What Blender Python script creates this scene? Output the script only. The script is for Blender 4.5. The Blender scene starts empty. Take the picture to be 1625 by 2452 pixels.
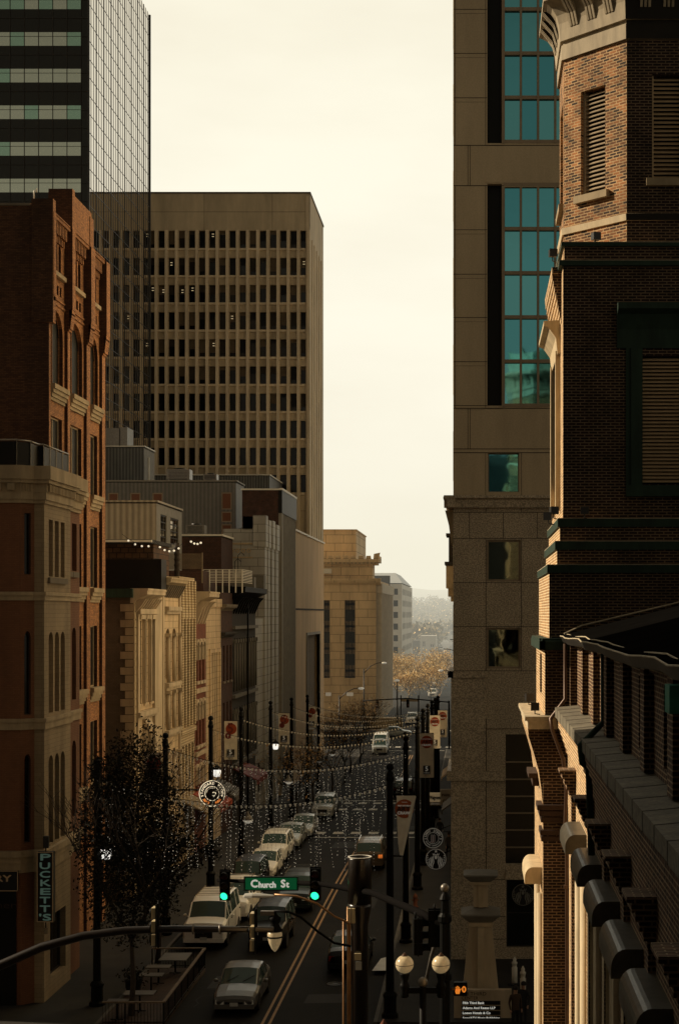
import bpy, math, random
from mathutils import Vector, Matrix
random.seed(7)
SC=bpy.context.scene; COL=SC.collection
VX,VY,FL,H=1140.0,1470.0,3700.0,16.0      # vanishing point of the street and focal length (photo px), eye height (m)
def PX(x,Y): return (x-VX)*Y/FL            # survey helpers: photo bearing + distance -> metres
def PZ(y,Y): return H-(y-VY)*Y/FL
def YX(x,X): return X*FL/(x-VX)
def gz(Y):                                 # street level falls gently away
    if Y<85: return 0.0
    t=min(1,(Y-85)/80.0); return -1.9*(t*t*(3-2*t))
V=Vector; ZZ=V((0,0,1)); pi=math.pi
# ---------------------------------------------------------------- materials
class NT:
    def __init__(s,m): s.t=m.node_tree; s.t.nodes.clear()
    def n(s,k,**kw):
        d=s.t.nodes.new(k)
        for a,b in kw.items():
            if a.startswith('i_'):
                d.inputs[a[2:].replace('_',' ')].default_value=b
            else: setattr(d,a,b)
        return d
    def l(s,a,b): s.t.links.new(a,b)
    def math(s,op,a,b=None,c=None):
        d=s.t.nodes.new('ShaderNodeMath'); d.operation=op
        for i,v in enumerate((a,b,c)):
            if v is None: continue
            if isinstance(v,(int,float)): d.inputs[i].default_value=v
            else: s.l(v,d.inputs[i])
        return d.outputs[0]
    def mix(s,bt,f,a,b):
        d=s.t.nodes.new('ShaderNodeMix'); d.data_type='RGBA'; d.blend_type=bt
        for k,v in ((0,f),(6,a),(7,b)):
            if isinstance(v,(int,float)): d.inputs[k].default_value=v
            elif isinstance(v,tuple): d.inputs[k].default_value=(*v,1) if len(v)==3 else v
            else: s.l(v,d.inputs[k])
        return d.outputs[2]
    def ramp(s,f,stops):
        d=s.t.nodes.new('ShaderNodeValToRGB'); s.l(f,d.inputs[0]); e=d.color_ramp.elements
        while len(e)<len(stops): e.new(.5)
        for i,(p,c) in enumerate(stops): e[i].position=p; e[i].color=(*c,1) if len(c)==3 else c
        return d.outputs[0]
MATS={}
SPLIT={'carved_sill','window_surround','bracket','bumper','column','pier','window_hood','slot_sill','sill','junction_box','clamp','post','fin','rib','pilaster','side_rib','conduit','lattice','belt_course','pier_capital','glazing_bar','stone_frame','stone_dressing','pale_band','wheel_arch','wiper','balcony','flue','air_duct','ledge','roof_edge','blind_recess','crossbar','bay_window','plank','planks','wire','quoin','road_marking','louvre','finial','slab_joint','print','arm','lettering'}
def mat(name,col=(.5,.5,.5),rough=.8,metal=0,pat=None,c2=None,mort=None,size=(.21,.07),msz=.012,var=.25,vscale=1.5,
        streak=0.0,bump=.15,bias=-.1,emit=0,ecol=None,spec=.4,trans=0,alpha=1,per=.2,fine=0.0,fscale=20,coat=0):
    m=bpy.data.materials.new(name); m.use_nodes=True; MATS[name]=m
    N=NT(m); out=N.n('ShaderNodeOutputMaterial'); b=N.n('ShaderNodeBsdfPrincipled'); N.l(b.outputs[0],out.inputs[0])
    b.inputs['Roughness'].default_value=rough; b.inputs['Metallic'].default_value=metal
    b.inputs['Specular IOR Level'].default_value=spec
    b.inputs['Transmission Weight'].default_value=trans; b.inputs['Alpha'].default_value=alpha
    b.inputs['Coat Weight'].default_value=coat
    g=N.n('ShaderNodeNewGeometry'); pos=g.outputs['Position']
    cur=col; hgt=None
    if pat:
        sp=N.n('ShaderNodeSeparateXYZ'); N.l(pos,sp.inputs[0]); sn=N.n('ShaderNodeSeparateXYZ'); N.l(g.outputs['True Normal'],sn.inputs[0])
        u=N.math('SUBTRACT',N.math('MULTIPLY',sp.outputs[1],sn.outputs[0]),N.math('MULTIPLY',sp.outputs[0],sn.outputs[1]))
        hz=N.math('GREATER_THAN',N.math('ABSOLUTE',sn.outputs[2]),.7)
        u=N.math('ADD',N.math('MULTIPLY',u,N.math('SUBTRACT',1,hz)),N.math('MULTIPLY',sp.outputs[0],hz))
        w=N.math('ADD',N.math('MULTIPLY',sp.outputs[2],N.math('SUBTRACT',1,hz)),N.math('MULTIPLY',sp.outputs[1],hz))
        cb=N.n('ShaderNodeCombineXYZ'); N.l(u,cb.inputs[0]); N.l(w,cb.inputs[1])
        if pat in('brick','slab'):
            br=N.n('ShaderNodeTexBrick'); N.l(cb.outputs[0],br.inputs[0])
            br.offset=.5 if pat=='brick' else .0 if size[0]>9 else .5
            br.inputs['Scale'].default_value=1; br.inputs['Brick Width'].default_value=size[0]; br.inputs['Row Height'].default_value=size[1]
            br.inputs['Mortar Size'].default_value=msz; br.inputs['Mortar Smooth'].default_value=.2; br.inputs['Bias'].default_value=bias
            br.inputs['Color1'].default_value=(*col,1); br.inputs['Color2'].default_value=(*(c2 or col),1); br.inputs['Mortar'].default_value=(*(mort or (.3,.28,.25)),1)
            cur=br.outputs[0]; hgt=N.math('SUBTRACT',1,br.outputs[1])
        elif pat=='rib':
            sn_=N.math('SINE',N.math('MULTIPLY',u,2*pi/per)); k=N.math('MULTIPLY_ADD',sn_,.5,.5); hgt=k
            cur=N.mix('MIX',k,mort or tuple(c*.5 for c in col),col)
        elif pat=='hrib':
            sn_=N.math('SINE',N.math('MULTIPLY',w,2*pi/per)); k=N.math('MULTIPLY_ADD',sn_,.5,.5); hgt=k
            cur=N.mix('MIX',k,mort or tuple(c*.5 for c in col),col)
    if var:
        nz=N.n('ShaderNodeTexNoise',i_Scale=vscale,i_Detail=6.0,i_Roughness=.65)
        mp=N.n('ShaderNodeMapping'); N.l(pos,mp.inputs[0])
        mp.inputs['Scale'].default_value=(1,1,.22 if streak else 1); N.l(mp.outputs[0],nz.inputs[0])
        f=N.ramp(nz.outputs[0],[(.3,(1-var,)*3),(.7,(1+var*.5,)*3)])
        cur=N.mix('MULTIPLY',1.0,cur,f)
    if fine:
        n2=N.n('ShaderNodeTexNoise',i_Scale=fscale,i_Detail=2.0); N.l(pos,n2.inputs[0])
        f2=N.ramp(n2.outputs[0],[(.42,(1-fine,)*3),(.58,(1+fine*.6,)*3)]); cur=N.mix('MULTIPLY',1.0,cur,f2)
    if isinstance(cur,tuple): b.inputs['Base Color'].default_value=(*cur,1)
    else: N.l(cur,b.inputs['Base Color'])
    if hgt is not None and bump:
        bp=N.n('ShaderNodeBump',i_Strength=bump*3,i_Distance=.02); N.l(hgt,bp.inputs['Height']); N.l(bp.outputs[0],b.inputs['Normal'])
    elif bump and var and rough>.3:
        bp=N.n('ShaderNodeBump',i_Strength=bump,i_Distance=.05); N.l(nz.outputs[0],bp.inputs['Height']); N.l(bp.outputs[0],b.inputs['Normal'])
    if emit:
        b.inputs['Emission Color'].default_value=(*(ecol or col),1); b.inputs['Emission Strength'].default_value=emit
    return m
# ---------------------------------------------------------------- mesh builder
class MB:
    def __init__(s): s.v=[];s.f=[];s.k=[];s.mi=0;s.sm=[];s.smooth=False;s.T=None
    def P(s,p):
        p=V(p); 
        if s.T: p=s.T@p
        s.v.append(p); return len(s.v)-1
    def face(s,pts,n=None):
        pts=[V(p) for p in pts]
        if n is not None:
            a=V((0,0,0))
            for i in range(len(pts)): a+=pts[i].cross(pts[(i+1)%len(pts)])
            if a.dot(V(n))<0: pts=pts[::-1]
        s.f.append([s.P(p) for p in pts]); s.k.append(s.mi); s.sm.append(s.smooth)
    def hexa(s,c):       # 8 corners: bottom ring then top ring
        c=[V(p) for p in c]; ce=sum(c,V())/8
        for q in ((0,1,2,3),(4,5,6,7),(0,1,5,4),(1,2,6,5),(2,3,7,6),(3,0,4,7)):
            pts=[c[i] for i in q]; s.face(pts,sum(pts,V())/4-ce)
    def box(s,x0,x1,y0,y1,z0,z1):
        s.hexa([(x0,y0,z0),(x1,y0,z0),(x1,y1,z0),(x0,y1,z0),(x0,y0,z1),(x1,y0,z1),(x1,y1,z1),(x0,y1,z1)])
    def tube(s,pts,r,seg=8,cap=True):
        pts=[V(p) for p in pts]; n=len(pts); rs=r if isinstance(r,(list,tuple)) else [r]*n
        rings=[]; up=None
        for i,p in enumerate(pts):
            d=(pts[min(i+1,n-1)]-pts[max(i-1,0)]).normalized()
            if up is None: up=(V((0,0,1)) if abs(d.z)<.9 else V((1,0,0)))
            a=d.cross(up).normalized(); b=a.cross(d).normalized(); up=b
            rings.append([s.P(p+(a*math.cos(t)+b*math.sin(t))*rs[i]) for t in [2*pi*j/seg for j in range(seg)]])
        for i in range(n-1):
            for j in range(seg):
                k=(j+1)%seg; s.f.append([rings[i][j],rings[i][k],rings[i+1][k],rings[i+1][j]]); s.k.append(s.mi); s.sm.append(seg>5)
        if cap:
            for rg in (rings[0][::-1],rings[-1]): s.f.append(list(rg)); s.k.append(s.mi); s.sm.append(False)
    def lathe(s,prof,c=(0,0,0),seg=16,smooth=True):
        c=V(c); rings=[]
        for r,z in prof: rings.append([s.P(c+V((r*math.cos(2*pi*j/seg),r*math.sin(2*pi*j/seg),z))) for j in range(seg)])
        for i in range(len(prof)-1):
            for j in range(seg):
                k=(j+1)%seg; s.f.append([rings[i][j],rings[i][k],rings[i+1][k],rings[i+1][j]]); s.k.append(s.mi); s.sm.append(smooth)
        for rg in (rings[0][::-1],rings[-1]): s.f.append(list(rg)); s.k.append(s.mi); s.sm.append(False)
    def sphere(s,c,r,seg=12,rings=8,sq=1):
        pr=[(max(1e-4,r*math.sin(pi*i/rings)),-r*sq*math.cos(pi*i/rings)) for i in range(rings+1)]
        s.lathe(pr,c,seg)
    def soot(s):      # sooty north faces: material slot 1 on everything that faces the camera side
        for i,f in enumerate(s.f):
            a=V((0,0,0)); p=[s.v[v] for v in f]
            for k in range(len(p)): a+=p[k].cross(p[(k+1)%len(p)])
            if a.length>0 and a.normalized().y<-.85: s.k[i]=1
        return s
    def islands(s):
        key={};par=list(range(len(s.f)))
        def find(a):
            while par[a]!=a: par[a]=par[par[a]]; a=par[a]
            return a
        for i,f in enumerate(s.f):
            for v in f:
                k=tuple(round(c,3) for c in s.v[v])
                if k in key: par[find(i)]=find(key[k])
                else: key[k]=i
        g={}
        for i in range(len(s.f)): g.setdefault(find(i),[]).append(i)
        cl=[]
        for fs in g.values():
            vs=[s.v[v] for i in fs for v in s.f[i]]; cl.append([fs,[min(v[k] for v in vs)-.012 for k in range(3)],[max(v[k] for v in vs)+.012 for k in range(3)]])
        ch=True
        while ch:
            ch=False; out=[]
            for c in cl:
                for o in out:
                    if all(c[1][k]<=o[2][k] and o[1][k]<=c[2][k] for k in range(3)):
                        o[0]+=c[0]; o[1]=[min(a,b) for a,b in zip(o[1],c[1])]; o[2]=[max(a,b) for a,b in zip(o[2],c[2])]; ch=True; break
                else: out.append(c)
            cl=out
        return [c[0] for c in cl]
    def build(s,name,mats,parent=None,label=None,cat=None,group=None,kind=None):
        if parent is not None and name in SPLIT and len(s.f)<6000:
            il=s.islands()
            if 1<len(il)<=60:
                for fs in il:
                    m=MB(); idx={}
                    for i in fs:
                        q=[]
                        for v in s.f[i]:
                            if v not in idx: idx[v]=len(m.v); m.v.append(s.v[v])
                            q.append(idx[v])
                        m.f.append(q); m.k.append(s.k[i]); m.sm.append(s.sm[i])
                    o=m._build(name,mats,parent)
                return o
        return s._build(name,mats,parent,label,cat,group,kind)
    def _build(s,name,mats,parent=None,label=None,cat=None,group=None,kind=None):
        me=bpy.data.meshes.new(name)
        L=V((0,0,0))
        if parent is not None:
            p=parent
            while p is not None: L+=p.location; p=p.parent
            o_loc=V((0,0,0))
        else:
            xs=[v.x for v in s.v]; ys=[v.y for v in s.v]; zs=[v.z for v in s.v]
            o_loc=V(((min(xs)+max(xs))/2,(min(ys)+max(ys))/2,min(zs))); L=o_loc.copy()
        me.from_pydata([tuple(v-L) for v in s.v],[],s.f)
        if not isinstance(mats,(list,tuple)): mats=[mats]
        for m in mats: me.materials.append(MATS[m] if isinstance(m,str) else m)
        me.polygons.foreach_set('material_index',s.k); me.polygons.foreach_set('use_smooth',s.sm)
        me.update()
        o=bpy.data.objects.new(name,me); COL.objects.link(o); o.location=o_loc
        if parent is not None: o.parent=parent
        tag(o,label,cat,group,kind); return o
def tag(o,label=None,cat=None,group=None,kind=None):
    if label: o['label']=label
    if cat: o['category']=cat
    if group: o['group']=group
    if kind: o['kind']=kind
    return o
def thing(name,label,cat,loc=(0,0,0),rz=0,group=None):
    o=bpy.data.objects.new(name,None); COL.objects.link(o); o.location=loc; o.rotation_euler=(0,0,rz); o.empty_display_size=.3
    return tag(o,label,cat,group)
def dup(root,loc,rz=0,label=None,parent=None,scale=None):
    def cp(o,p):
        c=o.copy(); COL.objects.link(c); c.parent=p
        for ch in o.children: cp(ch,c)
        return c
    r=cp(root,None); r.location=loc; r.rotation_euler=(0,0,rz)
    if scale: r.scale=scale
    if label: r['label']=label
    return r
# ---------------------------------------------------------------- planes for facades
class Pl:
    def __init__(s,o,U,N): s.o=V(o); s.U=V(U).normalized(); s.N=V(N).normalized()
    def pt(s,u,z,d=0): return s.o+s.U*u+ZZ*z-s.N*d
def front(Y): return Pl((0,Y,0),(1,0,0),(0,-1,0))       # faces the camera, u = X
def right(X): return Pl((X,0,0),(0,1,0),(1,0,0))        # faces +X, u = Y
def left(X): return Pl((X,0,0),(0,1,0),(-1,0,0))
def pbox(mb,P,u0,u1,z0,z1,d0,d1):
    mb.hexa([P.pt(u0,z0,d0),P.pt(u1,z0,d0),P.pt(u1,z0,d1),P.pt(u0,z0,d1),P.pt(u0,z1,d0),P.pt(u1,z1,d0),P.pt(u1,z1,d1),P.pt(u0,z1,d1)])
def prof(mb,P,u0,u1,pr):       # closed profile [(d,z)] swept along u
    a=[P.pt(u0,z,d) for d,z in pr]; b=[P.pt(u1,z,d) for d,z in pr]; n=len(pr); ce=sum(a+b,V())/(2*n)
    for i in range(n):
        j=(i+1)%n; q=[a[i],a[j],b[j],b[i]]
        nn=(a[j]-a[i]).cross(b[i]-a[i]); 
        mb.face(q,nn if nn.dot((a[i]+a[j]+b[i]+b[j])/4-ce)>0 else -nn)
    mb.face(a,-P.U); mb.face(b,P.U)
def arcpts(u0,u1,z1,rise,n=8):
    uc=(u0+u1)/2; r=(u1-u0)/2
    return [(uc-r*math.cos(pi*i/n),z1-rise+rise*math.sin(pi*i/n)) for i in range(n+1)]
def wall(mb,P,u0,u1,z0,z1,ops=(),depth=.25):
    """wall face with openings (u0,u1,z0,z1[,rise of the arch]) and their reveals"""
    us=sorted({round(a,4) for a in [u0,u1]+[o[i] for o in ops for i in (0,1)] if u0<=a<=u1})
    zs=sorted({round(a,4) for a in [z0,z1]+[o[i] for o in ops for i in (2,3)] if z0<=a<=z1})
    for i in range(len(us)-1):
        run=None
        for j in range(len(zs)-1):
            cu=(us[i]+us[i+1])/2; cz=(zs[j]+zs[j+1])/2
            if any(o[0]<cu<o[1] and o[2]<cz<o[3] for o in ops):
                if run is not None: mb.face([P.pt(us[i],run),P.pt(us[i+1],run),P.pt(us[i+1],zs[j]),P.pt(us[i],zs[j])],P.N); run=None
            elif run is None: run=zs[j]
        if run is not None: mb.face([P.pt(us[i],run),P.pt(us[i+1],run),P.pt(us[i+1],zs[-1]),P.pt(us[i],zs[-1])],P.N)
    for o in ops:
        a,b,c,d=o[:4]; rise=o[4] if len(o)>4 else 0; t=d-rise
        mb.face([P.pt(a,c),P.pt(a,t),P.pt(a,t,depth),P.pt(a,c,depth)],P.U)
        mb.face([P.pt(b,c),P.pt(b,t),P.pt(b,t,depth),P.pt(b,c,depth)],-P.U)
        mb.face([P.pt(a,c),P.pt(b,c),P.pt(b,c,depth),P.pt(a,c,depth)],ZZ)
        if rise:
            q=arcpts(a,b,d,rise)
            for i in range(len(q)-1):
                (ua,za),(ub,zb)=q[i],q[i+1]
                mb.face([P.pt(ua,za),P.pt(ub,zb),P.pt(ub,d),P.pt(ua,d)],P.N)
                mb.face([P.pt(ua,za),P.pt(ub,zb),P.pt(ub,zb,depth),P.pt(ua,za,depth)],-ZZ)
        else: mb.face([P.pt(a,d),P.pt(b,d),P.pt(b,d,depth),P.pt(a,d,depth)],-ZZ)
def shell(mb,x0,x1,y0,y1,z0,z1,skip=''):
    if 'F' not in skip: mb.face([(x0,y0,z0),(x1,y0,z0),(x1,y0,z1),(x0,y0,z1)],(0,-1,0))
    if 'B' not in skip: mb.face([(x0,y1,z0),(x1,y1,z0),(x1,y1,z1),(x0,y1,z1)],(0,1,0))
    if 'L' not in skip: mb.face([(x0,y0,z0),(x0,y1,z0),(x0,y1,z1),(x0,y0,z1)],(-1,0,0))
    if 'R' not in skip: mb.face([(x1,y0,z0),(x1,y1,z0),(x1,y1,z1),(x1,y0,z1)],(1,0,0))
    if 'T' not in skip: mb.face([(x0,y0,z1),(x1,y0,z1),(x1,y1,z1),(x0,y1,z1)],(0,0,1))
def window(P,op,parent,depth=.25,fr=.06,nu=1,nz=1,glass='glass',frame='frame_dark',name='window',sill=None,pane=False,bars=None):
    a,b,c,d=op[:4]; rise=op[4] if len(op)>4 else 0; t=d-rise
    mb=MB(); dd=depth-.06
    g=MB() if pane else mb
    if not pane: g.mi=1
    if rise:
        q=arcpts(a,b,d,rise); g.face([P.pt(a,c,depth-.01),P.pt(b,c,depth-.01)]+[P.pt(u,z,depth-.01) for u,z in q[::-1]],P.N)
    else: g.face([P.pt(a,c,depth-.01),P.pt(b,c,depth-.01),P.pt(b,d,depth-.01),P.pt(a,d,depth-.01)],P.N)
    mb.mi=0
    pbox(mb,P,a,a+fr,c,t,dd,depth); pbox(mb,P,b-fr,b,c,t,dd,depth); pbox(mb,P,a+fr,b-fr,c,c+fr,dd,depth)
    if rise:
        for i in range(len(q)-1):
            uc=(a+b)/2; s=(1-2*fr/(b-a))
            A=q[i];B=q[i+1]; A2=(uc+(A[0]-uc)*s,t+(A[1]-t)*s); B2=(uc+(B[0]-uc)*s,t+(B[1]-t)*s)
            mb.face([P.pt(*A,dd),P.pt(*B,dd),P.pt(*B2,dd),P.pt(*A2,dd)],P.N)
    else: pbox(mb,P,a+fr,b-fr,d-fr,d,dd,depth)
    for i in range(1,nu): u=a+(b-a)*i/nu; pbox(mb,P,u-fr*.4,u+fr*.4,c+fr,(t if rise else d-fr)+rise*.8,dd+.01,depth)
    for i in range(1,nz): z=c+(t-c)*i/nz; pbox(mb,P,a+fr,b-fr,z-fr*.4,z+fr*.4,dd+.012,depth)
    w=mb.build(name,[frame,glass],parent)
    if pane: g.build('pane',glass,w)
    if sill:
        sb=MB(); pbox(sb,P,a-.08,b+.08,c-.14,c-.003,-.1,depth*.5); sb.build('sill',sill,w)
    return w
def textmesh(s,size=1,ext=0.0,font=None,align='CENTER'):
    cu=bpy.data.curves.new('lettering','FONT'); cu.body=s; cu.size=size; cu.extrude=ext; cu.align_x=align; cu.align_y='CENTER'; cu.resolution_u=3
    o=bpy.data.objects.new('lettering',cu); me=bpy.data.meshes.new_from_object(o); bpy.data.objects.remove(o)
    vs=[v.co.copy() for v in me.vertices]; fs=[list(p.vertices) for p in me.polygons]; bpy.data.meshes.remove(me)
    return vs,fs
def addtext(mb,P,u,z,s,size,d=-.01,bold=0,sx=1,rot=0,fit=None):
    vs,fs=textmesh(s,size,0.002)
    if fit:
        w=max(v.x for v in vs)-min(v.x for v in vs); sx=fit/w
    for off in ([(0,0)] if not bold else [(-bold,0),(bold,0),(0,bold),(0,-bold)]):
        base=len(mb.v); c,sn=math.cos(rot),math.sin(rot)
        dd=d-off[0]*.03-off[1]*.02
        for v in vs:
            x,y=v.x*sx+off[0],v.y+off[1]
            mb.v.append(P.pt(u+x*c-y*sn,z+x*sn+y*c,dd-v.z))
        for f in fs: mb.f.append([base+i for i in f]); mb.k.append(mb.mi); mb.sm.append(False)
def arctext(mb,P,u,z,s,R,size,mid,span,d=-.01,flip=False,bold=0):
    n=len(s)
    for i,ch in enumerate(s):
        if ch==' ': continue
        a=mid+(span/2-span*i/(n-1))*(1 if not flip else -1)
        rot=a-pi/2 if not flip else a+pi/2
        addtext(mb,P,u+R*math.cos(a),z+R*math.sin(a),ch,size,d,bold=bold,rot=rot)
def disc(mb,P,u,z,r,d,seg=32,r0=0):
    if r0:
        for i in range(seg):
            a,b=2*pi*i/seg,2*pi*(i+1)/seg
            mb.face([P.pt(u+R*math.cos(t),z+R*math.sin(t),d) for R,t in((r0,a),(r,a),(r,b),(r0,b))],P.N)
    else: mb.face([P.pt(u+r*math.cos(2*pi*i/seg),z+r*math.sin(2*pi*i/seg),d) for i in range(seg)],P.N)
# ---------------------------------------------------------------- palette
mat('asphalt',(.013,.0115,.0095),.8,var=.35,vscale=.35,fine=.25,fscale=30,bump=.05,spec=.08)
mat('concrete_walk',(.026,.023,.018),.9,pat='slab',c2=(.02,.018,.0145),mort=(.02,.018,.015),size=(1.5,1.5),msz=.02,var=.3,vscale=.8)
mat('kerb',(.09,.08,.066),.85,var=.3)
mat('paint_yellow',(.36,.2,.07),.7,var=.35,vscale=6)
mat('paint_white',(.5,.47,.4),.7,var=.4,vscale=5)
mat('earth',(.14,.115,.08),.95,var=.4,vscale=.02)
mat('brick_orange',(.5,.225,.085),.85,pat='brick',c2=(.22,.1,.045),mort=(.16,.075,.035),size=(.21,.075),msz=.008,var=.3,vscale=.8,streak=1)
mat('brick_belfry',(.5,.2,.065),.85,pat='brick',c2=(.04,.018,.01),mort=(.6,.4,.2),size=(.21,.07),msz=.012,var=.65,vscale=1.6,bump=.3,bias=.12)
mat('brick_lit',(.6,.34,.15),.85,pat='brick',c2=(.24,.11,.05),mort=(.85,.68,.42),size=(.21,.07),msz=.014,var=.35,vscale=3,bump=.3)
mat('brick_church',(.13,.052,.022),.85,pat='brick',c2=(.03,.013,.008),mort=(.46,.33,.19),size=(.21,.07),msz=.011,var=.45,vscale=3,bump=.25)
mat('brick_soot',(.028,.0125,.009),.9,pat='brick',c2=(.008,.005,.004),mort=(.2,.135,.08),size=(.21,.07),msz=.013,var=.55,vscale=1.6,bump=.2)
mat('brick_dark',(.07,.028,.016),.9,pat='brick',c2=(.045,.02,.014),mort=(.06,.04,.03),size=(.3,.12),msz=.015,var=.4,vscale=2)
mat('brick_red',(.2,.06,.03),.85,pat='brick',c2=(.15,.045,.025),mort=(.12,.06,.04),size=(.21,.075),msz=.008,var=.25)
mat('brick_salmon',(.21,.092,.042),.85,pat='brick',c2=(.175,.076,.036),mort=(.15,.06,.03),size=(.21,.075),msz=.008,var=.22,vscale=.7,streak=1)
mat('brick_tan',(.13,.095,.06),.85,pat='brick',c2=(.11,.08,.05),mort=(.08,.06,.04),size=(.21,.08),msz=.008,var=.2)
mat('stone_cream',(.62,.47,.29),.8,pat='slab',c2=(.56,.42,.26),mort=(.2,.14,.08),size=(.9,.42),msz=.012,var=.35,vscale=1.2,streak=1)
mat('stone_pale',(.5,.4,.27),.8,var=.35,vscale=1.2,streak=1)
mat('pylon_stone',(.55,.44,.29),.8,var=.25,streak=1)
mat('stone_bay',(.33,.25,.15),.85,pat='slab',c2=(.29,.22,.13),mort=(.2,.14,.08),size=(.6,.18),msz=.006,var=.3,vscale=.8,streak=1)
mat('stone_trim',(.4,.31,.19),.85,var=.35,vscale=1.5,streak=1)
mat('stone_grey',(.17,.14,.1),.85,var=.35,vscale=1.5,streak=1)
mat('stripe_cream',(.6,.48,.3),.8,pat='hrib',mort=(.3,.22,.13),per=.17,var=.25)
mat('tile_white',(.36,.35,.31),.55,pat='slab',c2=(.31,.3,.27),mort=(.14,.13,.11),size=(1.5,.75),msz=.03,var=.25,vscale=.5,streak=1)
mat('metal_ribbed',(.16,.16,.15),.6,pat='rib',mort=(.06,.06,.055),per=.35,var=.25,streak=1)
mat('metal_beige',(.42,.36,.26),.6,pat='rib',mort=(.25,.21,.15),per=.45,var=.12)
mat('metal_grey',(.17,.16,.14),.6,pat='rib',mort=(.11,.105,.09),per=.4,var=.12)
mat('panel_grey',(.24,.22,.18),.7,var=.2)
mat('rib_pale',(.27,.24,.19),.7,pat='rib',mort=(.1,.085,.065),per=.8,var=.2,streak=1)
mat('rib_dark',(.1,.095,.085),.7,var=.2,streak=1)
mat('rib_gold',(.66,.48,.27),.75,pat='rib',mort=(.48,.33,.18),per=.55,var=.25,vscale=.4,streak=1)
mat('concrete_tan',(.58,.47,.31),.85,pat='slab',c2=(.54,.435,.285),mort=(.25,.19,.12),size=(9.5,3.8),msz=.04,var=.35,vscale=.35,streak=1)
mat('concrete_fin',(.7,.57,.39),.85,var=.3,vscale=.5,streak=1)
mat('temple_stone',(.72,.53,.3),.85,pat='slab',c2=(.66,.48,.27),mort=(.33,.22,.12),size=(3,1.4),msz=.05,var=.3,vscale=.3,streak=1)
mat('office_grey',(.75,.72,.64),.8,var=.2,vscale=.2)
mat('precast',(.52,.41,.26),.85,var=.22,vscale=.5,streak=1,fine=.06,fscale=14)
mat('granite',(.46,.37,.25),.6,var=.2,vscale=.6,fine=.4,fscale=17)
mat('joint_dark',(.03,.022,.015),.9,var=0)
mat('street_stone',(.8,.7,.52),.7,var=.15,vscale=.3)
mat('black_panel',(.006,.006,.005),.5,var=.2,spec=.2)
mat('black_iron',(.0025,.0025,.002),.55,var=.2,spec=.12)
mat('iron_worn',(.02,.018,.015),.45,var=.3,spec=.5)
mat('bronze_pole',(.012,.007,.004),.3,var=.4,vscale=4,spec=.6,coat=.4)
mat('galv',(.25,.23,.2),.4,metal=.6,var=.3,vscale=5)
mat('copper_green',(.018,.042,.026),.75,var=.45,vscale=3,streak=1)
mat('louver',(.5,.4,.27),.65,var=.25,streak=1)
mat('slate',(.006,.0055,.005),1.0,var=.3,spec=0)
mat('roof_dark',(.03,.027,.023),.9,var=.3)
mat('roof_edge',(.7,.66,.56),.5,var=.1)
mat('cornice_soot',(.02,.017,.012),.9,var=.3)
mat('lit_room',(.8,.6,.3),.5,var=0,emit=.5,ecol=(1,.8,.45))
mat('frame_dark',(.02,.016,.012),.5,var=0)
mat('frame_cream',(.55,.43,.27),.6,var=.2)
mat('frame_tan',(.3,.23,.15),.5,metal=.2,var=.15)
mat('frame_white',(.6,.57,.5),.5,var=.1)
mat('shade_grey',(.13,.12,.1),.7,var=.2)
mat('wood_shingle',(.13,.065,.03),.85,pat='brick',c2=(.07,.04,.02),mort=(.02,.012,.008),size=(.5,.35),msz=.03,var=.5)
mat('lattice',(.2,.15,.09),.8,var=.3)
def glassmat(name,tint,rough=.03,metal=0,spec=.8,wob=0.0,wscale=.6,emit=None):
    m=mat(name,tint,rough,metal=metal,var=0,bump=0,spec=spec)
    if wob:
        t=m.node_tree; b=[n for n in t.nodes if n.type=='BSDF_PRINCIPLED'][0]
        g=t.nodes.new('ShaderNodeNewGeometry'); nz=t.nodes.new('ShaderNodeTexNoise'); nz.inputs['Scale'].default_value=wscale; nz.inputs['Detail'].default_value=1
        bp=t.nodes.new('ShaderNodeBump'); bp.inputs['Strength'].default_value=wob; bp.inputs['Distance'].default_value=.1
        t.links.new(g.outputs['Position'],nz.inputs[0]); t.links.new(nz.outputs[0],bp.inputs['Height']); t.links.new(bp.outputs[0],b.inputs['Normal'])
    return m
glassmat('glass',(.008,.007,.006),.08,spec=.25,wob=.06)
glassmat('glass_dim',(.03,.024,.018),.2,spec=.2)
glassmat('glass_teal',(.12,.45,.56),.03,metal=1,wob=.02,wscale=1.3)
glassmat('glass_teal_b',(.10,.41,.53),.03,metal=1,wob=.025,wscale=1.1)
glassmat('glass_teal_c',(.15,.49,.58),.04,metal=1,wob=.02,wscale=1.5)
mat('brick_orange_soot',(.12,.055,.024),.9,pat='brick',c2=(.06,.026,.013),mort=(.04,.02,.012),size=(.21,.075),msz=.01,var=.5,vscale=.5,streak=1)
mat('off_block',(.1,.085,.07),.9,var=.2)
mat('arm_black',(.006,.005,.0045),.9,var=0,spec=.05)
glassmat('glass_mirror',(.72,.68,.62),.02,metal=1,wob=.02,wscale=.5)
glassmat('glass_band',(.62,.70,.62),.05,metal=.9,wob=.04)
glassmat('glass_band_green',(.38,.62,.52),.05,metal=.9,wob=.04)
glassmat('glass_black',(.01,.011,.009),.12,spec=.35)
mat('blind',(.14,.105,.065),.8,var=.2)
mat('blind_dark',(.04,.032,.022),.8,var=.2)
glassmat('glass_orange',(.16,.06,.025),.3,spec=.3)
glassmat('glass_teal_dark',(.2,.25,.22),.03,metal=1,wob=.03,wscale=1.5)
mat('cornice_copper',(.42,.345,.23),.75,var=.4,vscale=3,streak=1)
mat('copper_cream',(.62,.5,.32),.7,var=.3,vscale=3,streak=1)
mat('stone_ledge',(.6,.5,.34),.8,var=.35,vscale=4)
mat('stone_slab',(.2,.175,.125),.8,var=.4,vscale=2.5,fine=.15)
mat('copper_hood',(.09,.08,.06),.38,metal=.1,var=.4,vscale=4)
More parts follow.
